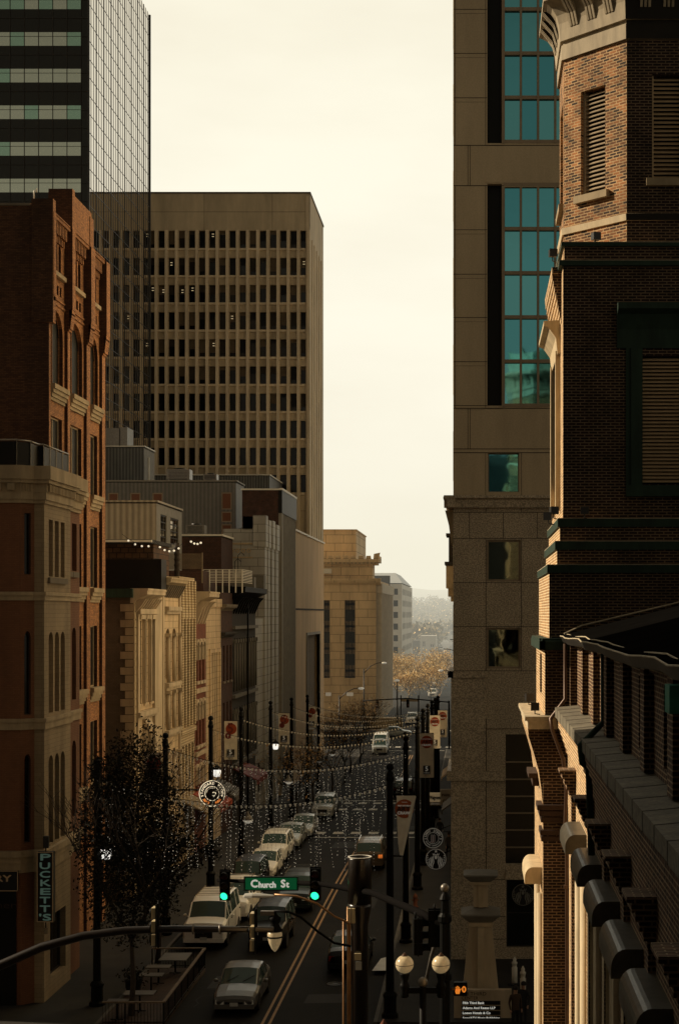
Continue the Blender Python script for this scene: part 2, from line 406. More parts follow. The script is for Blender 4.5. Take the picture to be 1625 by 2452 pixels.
mat('copper_crown',(.3,.33,.25),.7,var=.4,vscale=2)
mat('copper_teal',(.03,.3,.2),.6,var=.3,vscale=5)
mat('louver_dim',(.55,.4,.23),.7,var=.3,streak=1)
mat('iron_brick',(.05,.028,.018),.85,var=.4)
mat('bronze_pipe',(.09,.05,.03),.4,metal=.3,var=.3)
mat('rubber',(.012,.011,.01),.85,var=.2); mat('rim',(.3,.29,.27),.3,metal=.8,var=.1); mat('chrome',(.6,.57,.5),.15,metal=1,var=0)
glassmat('car_glass',(.05,.085,.075),.04,spec=.9); mat('lamp_clear',(.75,.75,.7),.1,var=0,spec=.8); mat('tail_red',(.25,.01,.005),.3,var=0)
mat('tail_lit',(.5,.1,.02),.3,var=0,emit=.55,ecol=(1,.25,.04)); mat('plate',(.5,.5,.46),.5,var=.1)
mat('globe',(.62,.5,.32),.25,var=.35,vscale=5,emit=.11,ecol=(1,.75,.38),trans=0); mat('lantern_white',(.9,.9,.85),.3,var=0,emit=1.0,ecol=(1,.97,.88))
mat('signal_green',(.02,.6,.35),.3,var=0,emit=2.2,ecol=(.02,1,.36)); mat('lens_off',(.05,.008,.006),.3,var=0); mat('lens_off_amber',(.05,.03,.006),.3,var=0)
mat('lit_orange',(.8,.3,.05),.5,var=0,emit=.6,ecol=(1,.28,.03)); mat('banner_cloth',(.72,.66,.54),.85,var=.2); mat('banner_red',(.3,.05,.015),.8,var=.15); mat('banner_black',(.03,.025,.02),.8,var=0)
mat('back_yellow',(.6,.5,.3),.5,var=.15)
mat('sign_darkred',(.14,.02,.01),.7,var=0)
mat('lamp_bowl',(.6,.55,.42),.2,var=0,emit=.2,ecol=(.9,.85,.7))
mat('conduit',(.4,.22,.1),.4,metal=.4,var=.3,vscale=3)
mat('paint_bright',(.75,.72,.62),.6,var=.2)
mat('banner_orange',(.33,.075,.02),.8,var=.15); mat('neon_pale',(.22,.4,.36),.5,var=0,emit=.03,ecol=(.5,.9,.8)); mat('sign_border',(.5,.36,.22),.5,var=.1)
mat('sign_orange',(.7,.22,.05),.5,var=0,emit=.55,ecol=(1,.3,.06)); mat('sign_glow',(.9,.8,.6),.5,var=0,emit=.75,ecol=(1,.86,.6)); mat('sign_cream',(.55,.45,.27),.6,var=.1,emit=.12)
mat('awning_tan',(.25,.19,.11),.85,var=.2)
mat('rail_wood',(.16,.11,.065),.7,var=.4,vscale=5)
mat('slate_top',(.11,.1,.085),.5,var=.25)
mat('skin',(.35,.2,.13),.6,var=0); mat('cloth_dark',(.015,.014,.014),.9,var=.3); mat('cloth_brown',(.06,.035,.02),.9,var=.3); mat('hair_dark',(.012,.009,.007),.8,var=0); mat('cloth_grey',(.07,.07,.07),.9,var=.3)
mat('leaf_dark',(.009,.009,.005),.95,var=.5,vscale=3); mat('leaf_tip',(.026,.026,.017),.95,var=.5,vscale=4); mat('bark',(.05,.036,.024),.9,var=.4,vscale=6); mat('bark_dark',(.02,.016,.012),.9,var=.3)
mat('leaf_gold',(.9,.65,.3),.7,var=.45,vscale=.8); mat('leaf_rust',(.45,.27,.1),.7,var=.5,vscale=.8); mat('leaf_olive',(.16,.13,.06),.8,var=.4,vscale=.5)
mat('office_pale',(.55,.47,.35),.8,var=.15)
mat('roof_metal',(.42,.43,.42),.5,metal=.2,var=.15)
mat('galv_dark',(.06,.055,.05),.5,var=.2)
mat('hill_far',(.2,.18,.12),.95,var=.3,vscale=.01); mat('hill_near',(.14,.12,.07),.95,var=.3,vscale=.02)
mat('bulb',(.8,.75,.6),.3,var=0,emit=.5,ecol=(1,.9,.7))
mat('bulb_dim',(.6,.55,.42),.3,var=0,emit=.16,ecol=(1,.88,.65))
mat('bulb_warm',(.4,.34,.22),.4,var=0,emit=.05,ecol=(1,.84,.55))
mat('asphalt_patch',(.008,.0075,.007),.85,var=.3)
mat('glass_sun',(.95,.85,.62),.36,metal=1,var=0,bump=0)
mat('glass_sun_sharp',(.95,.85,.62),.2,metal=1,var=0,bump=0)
# ---- people
def person(x,y,rz,label,coat='cloth_dark',legs='cloth_dark',walk=.0,h=1.75,z=.15):
    T=thing('person',label,'person',(0,0,0),0,'people on the right pavement'); s=h/1.75
    me=bpy.data.meshes.new('body'); vs=[];es=[];rs=[]
    def add(p,r,par=None):
        vs.append(tuple(V(p)*s)); rs.append(r*s); i=len(vs)-1
        if par is not None: es.append((par,i))
        return i
    pel=add((0,0,.95),.145); wa=add((0,0,1.12),.13,pel); chs=add((0,.0,1.3),.165,wa); nb=add((0,0,1.46),.07,chs); hd=add((0,-.01,1.56),.085,nb); ht=add((0,-.01,1.68),.09,hd)
    for sg in(1,-1):
        w=walk*sg; hp=add((sg*.09,0,.88),.105,pel); kn=add((sg*.1,-w*.5,.5),.07,hp); an=add((sg*.1,-w*.6+(.1 if w<0 else 0),.1),.045,kn); add((sg*.11,-w*.6-.12+(.1 if w<0 else 0),.04),.04,an)
        sh=add((sg*.18,0,1.4),.075,chs); el=add((sg*.24,.04+w*.25,1.14),.05,sh); wr=add((sg*.23,-.04+w*.45,.92),.034,el); hn=add((sg*.225,-.07+w*.5,.84),.034,wr)
        for q in(-.018,.0,.018): add((sg*.225+q,-.09+w*.5,.76),.011,hn)
        add((sg*.2,-.12+w*.5,.82),.012,hn)
    me.from_pydata(vs,es,[]); o=bpy.data.objects.new('body',me); COL.objects.link(o)
    md=o.modifiers.new('s','SKIN'); o.modifiers.new('u','SUBSURF').levels=2
    sv=me.skin_vertices[0].data if me.skin_vertices else None
    if sv is None: me.attributes; 
    for i,v in enumerate(me.skin_vertices[0].data): v.radius=(rs[i],rs[i]*.85); v.use_root=(i==0)
    dg=bpy.context.evaluated_depsgraph_get(); dg.update(); m2=bpy.data.meshes.new_from_object(o.evaluated_get(dg)); bpy.data.objects.remove(o)
    m2.materials.clear(); m2.materials.append(MATS[coat]); m2.materials.append(MATS['skin']); m2.materials.append(MATS[legs])
    for p in m2.polygons:
        c=p.center; p.use_smooth=True; p.material_index=1 if (c.z>1.47*s or (abs(c.x)>.17*s and c.z<.9*s and c.z>.7*s)) else 2 if c.z<.86*s else 0
    b=bpy.data.objects.new('body',m2); COL.objects.link(b); b.parent=T
    hb=MB(); hb.T=Matrix.Translation(V((0,.015,1.66))*s); hb.sphere((0,0,.02),.105*s,12,8); hb.build('hair','hair_dark',T)
    fb=MB(); 
    for sg in(1,-1): fb.sphere((sg*.032*s,-.088*s,1.63*s),.011*s,6,4)
    fb.tube([V((0,-.09,1.62))*s,V((0,-.112,1.59))*s],.012*s,5); fb.box(-.025*s,.025*s,-.095*s,-.085*s,1.55*s,1.56*s); fb.build('face','cloth_brown',T)
    T.location=(x,y,z+gz(y)); T.rotation_euler=(0,0,rz); return T
person(PX(1233,58.5),58.5,.4,'person in a dark coat and cap standing beside the directory board','cloth_brown'); person(PX(1252,59.2),59.2,-.5,'person in black standing right of the other one by the directory board','cloth_dark')
person(PX(1052,110),110,0,'person in dark clothes walking on the right pavement above the round signs','cloth_dark',walk=.35); person(PX(1074,101),101,.2,'person in grey on the right pavement by the granite corner','cloth_grey',walk=.4)
# ---------------------------------------------------------------- camera, sky, sun
cam=bpy.data.cameras.new('camera'); co=bpy.data.objects.new('camera',cam); COL.objects.link(co); SC.camera=co
co.location=(0,0,H); co.rotation_euler=(pi/2,0,0)
cam.sensor_fit='VERTICAL'; cam.sensor_height=36; cam.sensor_width=36; cam.lens=FL/2452*36
cam.shift_x=(812.5-VX)/2452; cam.shift_y=(VY-1226)/2452; cam.clip_end=20000; cam.clip_start=.5
SUN_EL,SUN_AZ=math.radians(29),math.radians(9)      # sun stands to the left of the street, a little ahead
sd=V((-math.cos(SUN_AZ)*math.cos(SUN_EL),math.sin(SUN_AZ)*math.cos(SUN_EL),math.sin(SUN_EL)))
sl=bpy.data.lights.new('sun','SUN'); sl.energy=5.0; sl.angle=math.radians(.6); sl.color=(1,.83,.6)
so=bpy.data.objects.new('sun',sl); COL.objects.link(so); so.rotation_euler=sd.to_track_quat('Z','Y').to_euler(); so.location=(-60,40,90)
w=bpy.data.worlds.new('World'); SC.world=w; w.use_nodes=True
N=NT(w); out=N.n('ShaderNodeOutputWorld'); bg=N.n('ShaderNodeBackground'); N.l(bg.outputs[0],out.inputs[0])
sky=N.n('ShaderNodeTexSky'); sky.sky_type='NISHITA'; sky.sun_disc=False; sky.sun_elevation=SUN_EL; sky.sun_rotation=math.atan2(sd.x,sd.y)
sky.air_density=1.5; sky.dust_density=4; sky.altitude=100
bw=N.n('ShaderNodeRGBToBW'); N.l(sky.outputs[0],bw.inputs[0])
cc=N.n('ShaderNodeCombineColor')
for i in range(3): N.l(bw.outputs[0],cc.inputs[i])
c1=N.mix('MIX',.82,sky.outputs[0],cc.outputs[0])                       # thin high cloud: sky mostly colourless
tc=N.n('ShaderNodeTexCoord'); sp=N.n('ShaderNodeSeparateXYZ'); N.l(tc.outputs['Generated'],sp.inputs[0])
band=N.ramp(sp.outputs[1],[(0,(.2,.182,.158)),(.3,(.31,.28,.235)),(.55,(.55,.53,.5)),(.8,(1,1,1))])   # the veil is bright ahead, dull behind
back=N.ramp(sp.outputs[2],[(0,(1.75,1.75,1.75)),(.22,(1.45,1.45,1.45)),(.45,(.75,.75,.78)),(1,(.6,.6,.65))]); fw=N.ramp(sp.outputs[1],[(.0,(1,1,1)),(.3,(0,0,0))]); band=N.mix('MULTIPLY',fw,band,back)
haze=N.mix('MIX',.86,c1,(9.3,9.3,9.3))
nz=N.n('ShaderNodeTexNoise',i_Scale=4.5,i_Detail=5.0); mp=N.n('ShaderNodeMapping'); mp.inputs['Scale'].default_value=(1,1,3.5); N.l(tc.outputs['Generated'],mp.inputs[0]); N.l(mp.outputs[0],nz.inputs[0])
cl=N.ramp(nz.outputs[0],[(.3,(.93,.905,.885)),(.5,(.995,.985,.975)),(.7,(1.05,1.05,1.05))])
elev=N.ramp(sp.outputs[2],[(0,(1.07,1.03,.90)),(.10,(1.05,1.01,.87)),(.3,(.99,.945,.78)),(.42,(.95,.9,.73)),(1,(.55,.53,.45))])
fin=N.mix('MULTIPLY',1,N.mix('MULTIPLY',1,haze,band),N.mix('MULTIPLY',1,cl,elev))
N.l(fin,bg.inputs[0]); bg.inputs[1].default_value=.118
SC.view_settings.view_transform='Standard'; SC.view_settings.look='None'; SC.view_settings.exposure=0; SC.view_settings.gamma=1
SC.cycles.max_bounces=7; SC.cycles.diffuse_bounces=4; SC.cycles.glossy_bounces=4; SC.cycles.caustics_reflective=True; SC.cycles.sample_clamp_indirect=14
# ---------------------------------------------------------------- ground and street
def strip(mb,x0,x1,ys,dz=0.0):
    for i in range(len(ys)-1):
        a,b=ys[i],ys[i+1]; mb.face([(x0,a,gz(a)+dz),(x1,a,gz(a)+dz),(x1,b,gz(b)+dz),(x0,b,gz(b)+dz)],(0,0,1))
YS=[-60,0,30,60]+[60+6*i for i in range(1,21)]+[200,240,300,420,560,800,1200,2400,6000]
mb=MB()
for a,b in((-6000,-200),(-200,-15.2),(-15.2,-3.0),(-3.0,150),(150,6000)): strip(mb,a,b,YS,-.03)
mb.build('ground','earth',kind='structure')
mb=MB(); strip(mb,-14.6,-4.0,[y for y in YS if y<=1200],0.0)
mb.box(-90,-14.604,36,58,-.02,.0); mb.box(-3.996,70,36,58,-.02,.0); mb.box(-90,-14.604,205,238,-1.92,-1.9); mb.box(-3.996,70,205,238,-1.92,-1.9)
mb.build('road','asphalt',kind='structure')
def walk(x0,x1,ya,yb,name='pavement'):
    mb=MB(); ys=[ya]+[y for y in YS if ya<y<yb]+[yb]
    for i in range(len(ys)-1):
        a,b=ys[i],ys[i+1]
        mb.hexa([(x0,a,gz(a)-.1),(x1,a,gz(a)-.1),(x1,b,gz(b)-.1),(x0,b,gz(b)-.1),(x0,a,gz(a)+.15),(x1,a,gz(a)+.15),(x1,b,gz(b)+.15),(x0,b,gz(b)+.15)])
    mb.build(name,'concrete_walk',kind='structure')
def kerb(x0,x1,ya,yb):
    mb=MB(); ys=[ya]+[y for y in YS if ya<y<yb]+[yb]
    for i in range(len(ys)-1):
        a,b=ys[i],ys[i+1]
        mb.hexa([(x0,a,gz(a)-.1),(x1,a,gz(a)-.1),(x1,b,gz(b)-.1),(x0,b,gz(b)-.1),(x0,a,gz(a)+.156),(x1,a,gz(a)+.156),(x1,b,gz(b)+.156),(x0,b,gz(b)+.156)])
    mb.build('kerb','kerb',kind='structure')
walk(-19.5,-14.75,59.5,203); kerb(-14.75,-14.6,59.5,203); walk(-3.85,3,60,203); kerb(-4.0,-3.85,60,203)
walk(-19.5,-14.75,240,560); walk(-3.85,3,240,560); walk(-3.0,14,-40,34); walk(-40,-14.6,-40,34)
mb=MB()
ys=[60+4*i for i in range(0,13)]
for x in (-8.35,-8.07):
    strip(mb,x-.055,x+.055,ys,.006); strip(mb,x-.055,x+.055,[146+5*i for i in range(11)],.006); strip(mb,x-.055,x+.055,[245,300,420,560],.01)
mb.build('centre_line','paint_yellow',kind='structure')
mb=MB()
for Yc in (117,136.5,142.5,207,236):
    for x in [-13.6+1.35*i for i in range(8)]: 
        y0,y1=Yc,Yc+1.5; mb.face([(x,y0,gz(y0)+.007),(x+.75,y0,gz(y0)+.007),(x+.75,y1,gz(y1)+.007),(x,y1,gz(y1)+.007)],(0,0,1))
for Yc in (114.5,145.5,202): strip(mb,-8,-4.2,[Yc,Yc+.4],.007); strip(mb,-14.2,-8.5,[Yc,Yc+.35],.007)
for Yc in (76,84,92): strip(mb,-14.4,-12.4,[Yc,Yc+.12],.007)
mb.build('crosswalk_marking','paint_white',kind='structure')
# ================================================================= LEFT SIDE
def zat(y,Y): return PZ(y,Y)
# ---- near corner building (salmon brick with stone bay)
B=thing('corner_building','salmon brick corner building with a pale stone bay and carved cornice, nearest on the left','building',(-20,66,0))
XS=-17.6; YB=63.0
body=MB(); 
PF=front(62.6)
ops_ch=[]
outl=[(-34,62.6),(-18.44,62.6),(-18.0,YB),(-17.8,67.1),(-17.8,69.4),(-34,69.4)]
body.face([(-34,62.6,0),(-18.44,62.6,0),(-18.44,62.6,21),(-34,62.6,21)],(0,-1,0))
ch=Pl((-18.44,62.6,0),(.44,.4,0),(.4,-.44,0)); L=math.hypot(.44,.4)
cops=[(.16,.44,17.6,20.1),(.16,.44,11.9,15.3,.3),(.16,.44,6.7,10.3,.3)]
wall(body,ch,0,L,4.6,21,cops,.2)
body.face([(-18.44,62.6,0),(-18.0,63.0,0),(-18.0,63.0,4.6),(-18.44,62.6,4.6)],(.4,-.44,0))
PR=right(-17.8)
rops=[(67.25,67.85,17.9,20.0),(68.1,68.9,17.9,20.0),(67.2,67.8,12.2,15.4,.35),(68.1,68.8,12.2,15.4,.35),(67.2,67.8,7.0,10.4,.35),(68.1,68.8,7.0,10.4,.35)]
wall(body,PR,67.1,69.4,0,21,rops,.25)
body.face([(-34,62.6,21),(-18.44,62.6,21),(-17.8,67,21),(-17.8,69.4,21),(-34,69.4,21)],(0,0,1))
body.face([(-34,69.4,0),(-17.8,69.4,0),(-17.8,69.4,21),(-34,69.4,21)],(0,1,0))
body.build('wall','brick_salmon',B)
for o in cops: window(ch,o,B,.2,.04)
for o in rops: window(PR,o,B,.25,.05)
bay=MB(); P=right(XS)
tri=[63.68,64.6,65.52]
bops=[(a,a+.62,17.55,19.9) for a in tri]+[(a-.02,a+.66,11.9,15.25,.36) for a in tri]+[(a-.02,a+.66,6.5,10.15,.36) for a in tri]
wall(bay,P,YB,67.1,3.9,20.9,bops,.3)
gops=[(63.9,66.3,.9,3.5)]
wall(bay,P,YB,67.1,0,3.9,gops,.3)
bay.face([(-18.05,YB,0),(XS,YB,0),(XS,YB,20.9),(-18.05,YB,20.9)],(0,-1,0)); bay.face([(-17.8,67.1,0),(XS,67.1,0),(XS,67.1,20.9),(-17.8,67.1,20.9)],(0,1,0))
bay.build('stone_bay','stone_bay',B)
for o in bops: window(P,o,B,.3,.05,glass='shade_grey' if len(o)>4 else 'glass',frame='frame_tan')
window(P,gops[0],B,.3,.08,nu=2,name='shop_window')
# cornice: dentils, frieze, parapet, following the outline
def outline_band(mb,pts,z0,z1,off):
    n=len(pts)
    def offp(i):
        a=V((*pts[max(i-1,0)],0));b=V((*pts[i],0));c=V((*pts[min(i+1,n-1)],0))
        d1=(b-a) if i>0 else (c-b); d2=(c-b) if i<n-1 else (b-a)
        n1=V((d1.y,-d1.x,0)).normalized(); n2=V((d2.y,-d2.x,0)).normalized(); m=(n1+n2).normalized(); k=1/max(.4,m.dot(n1))
        return b+m*off*k
    q=[offp(i) for i in range(n)]
    for i in range(n-1):
        a,b=V((*pts[i],0)),V((*pts[i+1],0)); A,Bq=q[i],q[i+1]
        mb.hexa([a+ZZ*z0,b+ZZ*z0,Bq+ZZ*z0,A+ZZ*z0,a+ZZ*z1,b+ZZ*z1,Bq+ZZ*z1,A+ZZ*z1])
OL=[(-34,62.6),(-18.44,62.6),(-18.05,62.96),(XS-.003,62.96),(XS-.003,67.1),(-17.8,67.12),(-17.8,69.4)]
mb=MB()
outline_band(mb,OL,20.5,20.65,.08); outline_band(mb,OL,20.65,20.95,.14); outline_band(mb,OL,21.3,21.45,.3); outline_band(mb,OL,21.45,22.0,.38)
outline_band(mb,OL,20.95,21.3,.16)
for i in range(19): mb.box(-17.6,-17.36,63.0+i*.22,63.1+i*.22,20.98,21.28)
for i in range(9): mb.box(-17.8,-17.56,67.4+i*.22,67.5+i*.22,20.98,21.28)
for i in range(14): mb.box(-18.6-i*.55,-18.9-i*.55,62.3,62.6,21.0,21.28)
for i in range(5): t=i/5+.1; x=-18.44+.4*t; y=62.6+.36*t; mb.box(x,x+.05,y-.24,y+.0,20.98,21.28)
mb.build('cornice','stone_trim',B)
mb=MB(); 
for z0,z1,o in((16.55,16.75,.06),(16.75,16.9,.11),(11.3,11.6,.08),(11.6,11.75,.14),(5.9,6.15,.1),(6.15,6.4,.2),(5.5,5.9,.05)): outline_band(mb,OL,z0,z1,o)
mb.build('belt_course','stone_trim',B)
mb=MB()
for a,b,z in((63.55,66.3,17.4),(67.15,67.95,17.75),(68.0,69,17.75)): pbox(mb,P if a<67 else PR,a,b,z-.13,z+.1,-.1,.12)
mb.build('sill','stone_grey',B)
mb=MB(); 
mb.box(-34,-18.6,62.52,62.58,0,5.4); mb.build('shopfront','black_panel',B)
mb=MB(); R=[(-34,63.4),(-18.85,63.4),(-18.45,64.0),(-18.45,65.2),(-18.25,65.2),(-18.25,69.2)]
for i in range(len(R)-1):
    a,b=V((*R[i],22)),V((*R[i+1],22)); mb.mi=0; mb.tube([a+ZZ*1.15,b+ZZ*1.15],.035,6); n=max(1,int((b-a).length/1.0))
    for k in range(n+1): p=a.lerp(b,k/n); mb.tube([p,p+ZZ*1.15],.025,5)
    mb.mi=1; mb.face([a+ZZ*.05,b+ZZ*.05,b+ZZ*1.08,a+ZZ*1.08])
mb.build('roof_railing',['galv','black_panel'],B)
# ---- tall orange brick block
B=thing('brick_tower_block','tall orange brick block with deep arched bays and carved stone sills beside the glass tower','building',(-25,75,0))
X0=-19.0; y0=69.45; ye=80.1; zt=34.1
mb=MB(); P=right(X0-.35); ops=[]
bays=[(69.9,72.6),(73.25,76.15),(77.05,79.3)]
sills=[26.35,21.85,17.2,12.2,7.4]
for a,b in bays:
    m=(a+b)/2; ops.append((a+.12,b-.2,26.5,30.0,1.1))
    for zs in (21.95,17.3,12.3,7.5): ops.append((a+.35,b-.35,zs,zs+3.1))
    w=(b-a-.9)/3
    for i in range(3): ops.append((a+.45+i*w+.08,a+.45+(i+1)*w-.08,31.75,33.15,w*.42))
    w=(b-a-.7)/4
    for i in range(4): ops.append((a+.35+i*w+.1,a+.35+(i+1)*w-.1,30.75,31.2))
wall(mb,P,y0,ye,0,zt,ops,.24)
mb.face([(-45,y0,0),(X0-.2,y0,0),(X0-.2,y0,29.5),(-45,y0,29.5)],(0,-1,0)); mb.face([(-45,y0,29.5),(X0,y0,29.5),(X0,y0,zt+.25),(-45,y0,zt+.25)],(0,-1,0)); mb.face([(-45,ye,0),(X0-.2,ye,0),(X0-.2,ye,zt),(-45,ye,zt)],(0,1,0))
mb.face([(-45,y0,zt),(X0,y0,zt),(X0,ye,zt),(-45,ye,zt)],(0,0,1)); mb.face([(-45,y0,0),(-45,ye,0),(-45,ye,zt),(-45,y0,zt)],(-1,0,0))
mb.box(X0-.95,X0+.02,y0-.08,y0+.35,zt-5,zt+.55)       # corner pier head
mb.box(X0-1.1,X0-.05,72.9,76.6,zt,zt+1.75)                 # raised parapet of the middle bay
mb.box(X0-1.15,X0-.02,72.85,73.3,zt,zt+1.95); mb.box(X0-1.1,X0-.02,76.2,76.9,zt,zt+1.5)
mb.box(X0-.95,X0-.12,77.0,80.1,zt,zt+.02)
for a,b,t in((y0,69.85,zt),(72.65,73.2,zt),(76.2,77.0,zt),(79.35,80.1,zt)):
    pbox(mb,right(X0),a,b,30.3,t,0,.35); pbox(mb,right(X0-.2),a+.05,b-.05,0,29.3,0,.15)
    for k in range(4): pbox(mb,right(X0),a,b,29.3+k*.25,29.3+(k+1)*.25,.18-.045*(k+1),.35)
    pbox(mb,right(X0+.04),a,b,30.3,t-.0,0,.04-.002)
    for k in range(5): pbox(mb,right(X0+.04),a,b,29.4+k*.18,29.4+(k+1)*.18,.1-.02*k,.15)
for a,b in bays:
    n=9; 
    for i in range(n): u=a+.15+(b-a-.3)*i/n; pbox(mb,P,u,u+.13,33.4,33.95,-.22,0); pbox(mb,P,u,u+.13,33.1,33.4,-.1,0)
    pbox(mb,P,a,b,33.95,zt+.1,-.3,0); pbox(mb,P,a,b,30.45,30.55,-.06,0); pbox(mb,P,a,b,30.2,30.3,-.06,0)
mb.soot().build('wall',['brick_orange','brick_orange_soot'],B)
mb=MB()
for a,b in bays:
    for k,z in enumerate(sills):
        pbox(mb,P,a,b-.1,z-.12,z+.1,-.32,.2); pbox(mb,P,a,b-.12,z-.3,z-.12,-.25,0); pbox(mb,P,a+.05,b-.15,z-.48,z-.3,-.17,0); pbox(mb,P,a+.05,b-.15,z-.62,z-.48,-.1,0)
    pbox(mb,P,a+.3,b-.3,31.5,31.7,-.2,.1)
mb.build('carved_sill','stone_trim',B)
mb=MB()
mb.box(-45,X0-1.0,y0-.05,y0+.3,zt+.25,zt+.36); mb.build('coping','stone_grey',B)
for o in ops:
    if o[3]-o[2]<.6: window(P,o,B,.2,.03,glass='glass_black')
    elif o[3]>31: window(P,o,B,.16,.03,glass='glass_black',frame='brick_orange')
    else: window(P,o,B,.23,.07,nu=2,glass='black_panel',frame='frame_cream' if o[3]<29 else 'brick_orange')
mb=MB(); c=(-19.9,69.6,zt+.5); mb.tube([c,(c[0],c[1],zt+.95),(c[0]+.12,c[1],zt+1.05),(c[0]+.1,c[1],zt+.9)],.035,6); mb.build('vent_pipe','roof_edge',B)
# downpipe on the street face, seen beside the corner building
mb=MB(); mb.tube([(-18.85,69.7,.3),(-18.85,69.7,16.3)],.09,8); mb.box(-19.0,-18.65,69.55,69.85,16.2,16.7); mb.box(-18.98,-18.72,69.58,69.82,15.1,15.5); mb.box(-18.98,-18.72,69.58,69.82,11.2,11.6)
mb.build('downpipe','stone_trim',B)
B=thing('alley_block','plain brown brick block closing the alley beside the tall orange building','building',(-33,83,0)); mb=MB(); mb.box(-40,-27,80.2,85.7,0,15); mb.build('wall','brick_tan',B); mb=MB(); mb.box(-40,-27,80.2,85.7,15,15.2); mb.build('roof','roof_dark',B)
# ---- street row A..J : common helper
XR=-19.0
def row(name,label,Ya,Yb,zt,wallm,ops,depth=.3,zb=-2.2,sidem=None,deep=18,x=XR,roof='roof_dark'):
    B=thing(name,label,'building',(x-deep/2,(Ya+Yb)/2,0))
    mb=MB(); P=right(x); wall(mb,P,Ya,Yb,zb,zt,ops,depth); mb.build('facade',wallm,B)
    mb=MB(); shell(mb,x-deep,x-.004,Ya+.003,Yb-.003,zb,zt,'RT'); mb.build('side_wall',sidem or wallm,B)
    mb=MB(); mb.box(x-deep,x-.3,Ya+.1,Yb-.1,zt-.5,zt-.4); mb.build('roof',roof,B)
    return B,P
def cornice(B,P,a,b,z,h=.6,out=.45,m='stone_trim',br=0,brm=None,bh=.5,steps=4):
    mb=MB()
    pr=[(0,z-h)]
    for i in range(steps+1): t=i/steps; pr.append((-.04-(out-.04)*(1-math.cos(t*pi/2)),z-h+h*.7*t))
    pr+=[(-out,z),(-out-.05,z),(-out-.05,z+.12),(.2,z+.12),(.2,z-h)]
    prof(mb,P,a,b,pr)
    mb.build('cornice',m,B)
    if br:
        mb=MB()
        for i in range(br):
            u=a+(b-a)*(i+.3)/br; prof(mb,P,u,u+min(.2,(b-a)/br*.45),[(0,z-h-bh),(-.08,z-h-bh),(-out*.5,z-h-.15),(-out*.85,z-h+.25),(0,z-h+.25)])
        mb.build('bracket',brm or m,B)
# A cream Italianate with quoins
Ya,Yb=85.8,93.2
ops=[]
for i in range(3): ops.append((86.75+i*1.55,87.75+i*1.55,10.9,15.6))
for i in range(3): ops.append((86.75+i*1.55,87.75+i*1.55,5.0,9.1))
ops.append((86.5,90.9,.3,3.6))
B,P=row('quoined_building','cream stone shop building with alternating quoins on its tan side wall',Ya,Yb,17.3,'stone_cream',ops,.22,sidem='brick_tan')
for o in ops: window(P,o,B,.22,.05,nu=1,nz=2,frame='frame_cream',sill='stone_cream',glass='black_panel')
cornice(B,P,Ya,90.9,17.3,.7,.75,'stone_pale',8)
mb=MB()
for u in (86.5,91.0): 
    pbox(mb,P,u-.25,u+.18,4.4,16.2,-.16,0)
for u0 in (88.0,89.55): pbox(mb,P,u0-.05,u0+.1,10.9,15.7,-.22,0); pbox(mb,P,u0-.05,u0+.1,5,9.2,-.22,0)
for z in (16.0,10.2,4.2): pbox(mb,P,86.2,91.3,z,z+.28,-.3,0); pbox(mb,P,86.2,91.3,z-.15,z,-.18,0)
for i in range(3): 
    u=86.75+i*1.55; prof(mb,P,u-.15,u+1.15,[(0,15.7),(-.25,15.7),(-.28,15.95),(0,16.0)])
prof(mb,P,88.0,89.6,[(0,9.3),(-.4,9.4),(-.1,10.1),(0,10.1)])
pbox(mb,P,91.2,93.15,0,17.0,-.1,0)
mb.build('stone_dressing','stone_pale',B)
mb=MB(); k=0; z=.3
while z<16.3:
    w=.74 if k%2==0 else .47; FP=front(Ya); pbox(mb,FP,XR-w,XR+.05,z,z+.40,-.05,0); pbox(mb,P,Ya-.04,Ya+(.5 if k%2 else .8),z,z+.40,-.05,0); z+=.44; k+=1
mb.build('quoin','stone_trim',B)
mb=MB(); mb.box(-24,XR-.02,Ya-.3,Ya-.02,16.9,17.4); mb.build('coping','copper_green',B)
mb=MB(); mb.box(-27,-18.65,91.6,93.1,17.3,19.25); mb.build('roof_box','black_panel',B)
# B arched stone
Ya,Yb=93.2,99.0
ops=[]
for i in range(2):
    u=94.6+i*2.0
    ops.append((u,u+1.3,12.0,15.1,.6)); ops.append((u,u+1.3,9.0,11.2)); ops.append((u,u+1.3,4.9,7.6,.6))
ops.append((94.2,98.2,.2,3.4))
B,P=row('arched_stone_building','ornate tan stone building with paired columns and pointed arch windows beside the quoined one',Ya,Yb,18.3,'stone_cream',ops,.35)
for o in ops: window(P,o,B,.35,.05,nu=1,nz=2,frame='frame_cream',glass='black_panel')
cornice(B,P,Ya,98.8,18.1,.6,.6,'stone_trim',9,'stone_grey')
mb=MB()
for z in (16.2,11.5,8.6,4.4): pbox(mb,P,94.2,98.4,z,z+.25,-.3,0); pbox(mb,P,94.2,98.4,z-.2,z,-.16,0)
for u in (94.45,96.25,98.2):
    for z0,z1 in((11.8,14.6),(8.9,11.1),(4.7,7.2)): mb.tube([P.pt(u,z0,-.2),P.pt(u,z1,-.2)],.12,8); pbox(mb,P,u-.18,u+.18,z1,z1+.2,-.38,0)
for u in (93.3,98.6): pbox(mb,P,u,u+.4,0,17.2,-.12,0)
mb.build('column','stone_pale',B)
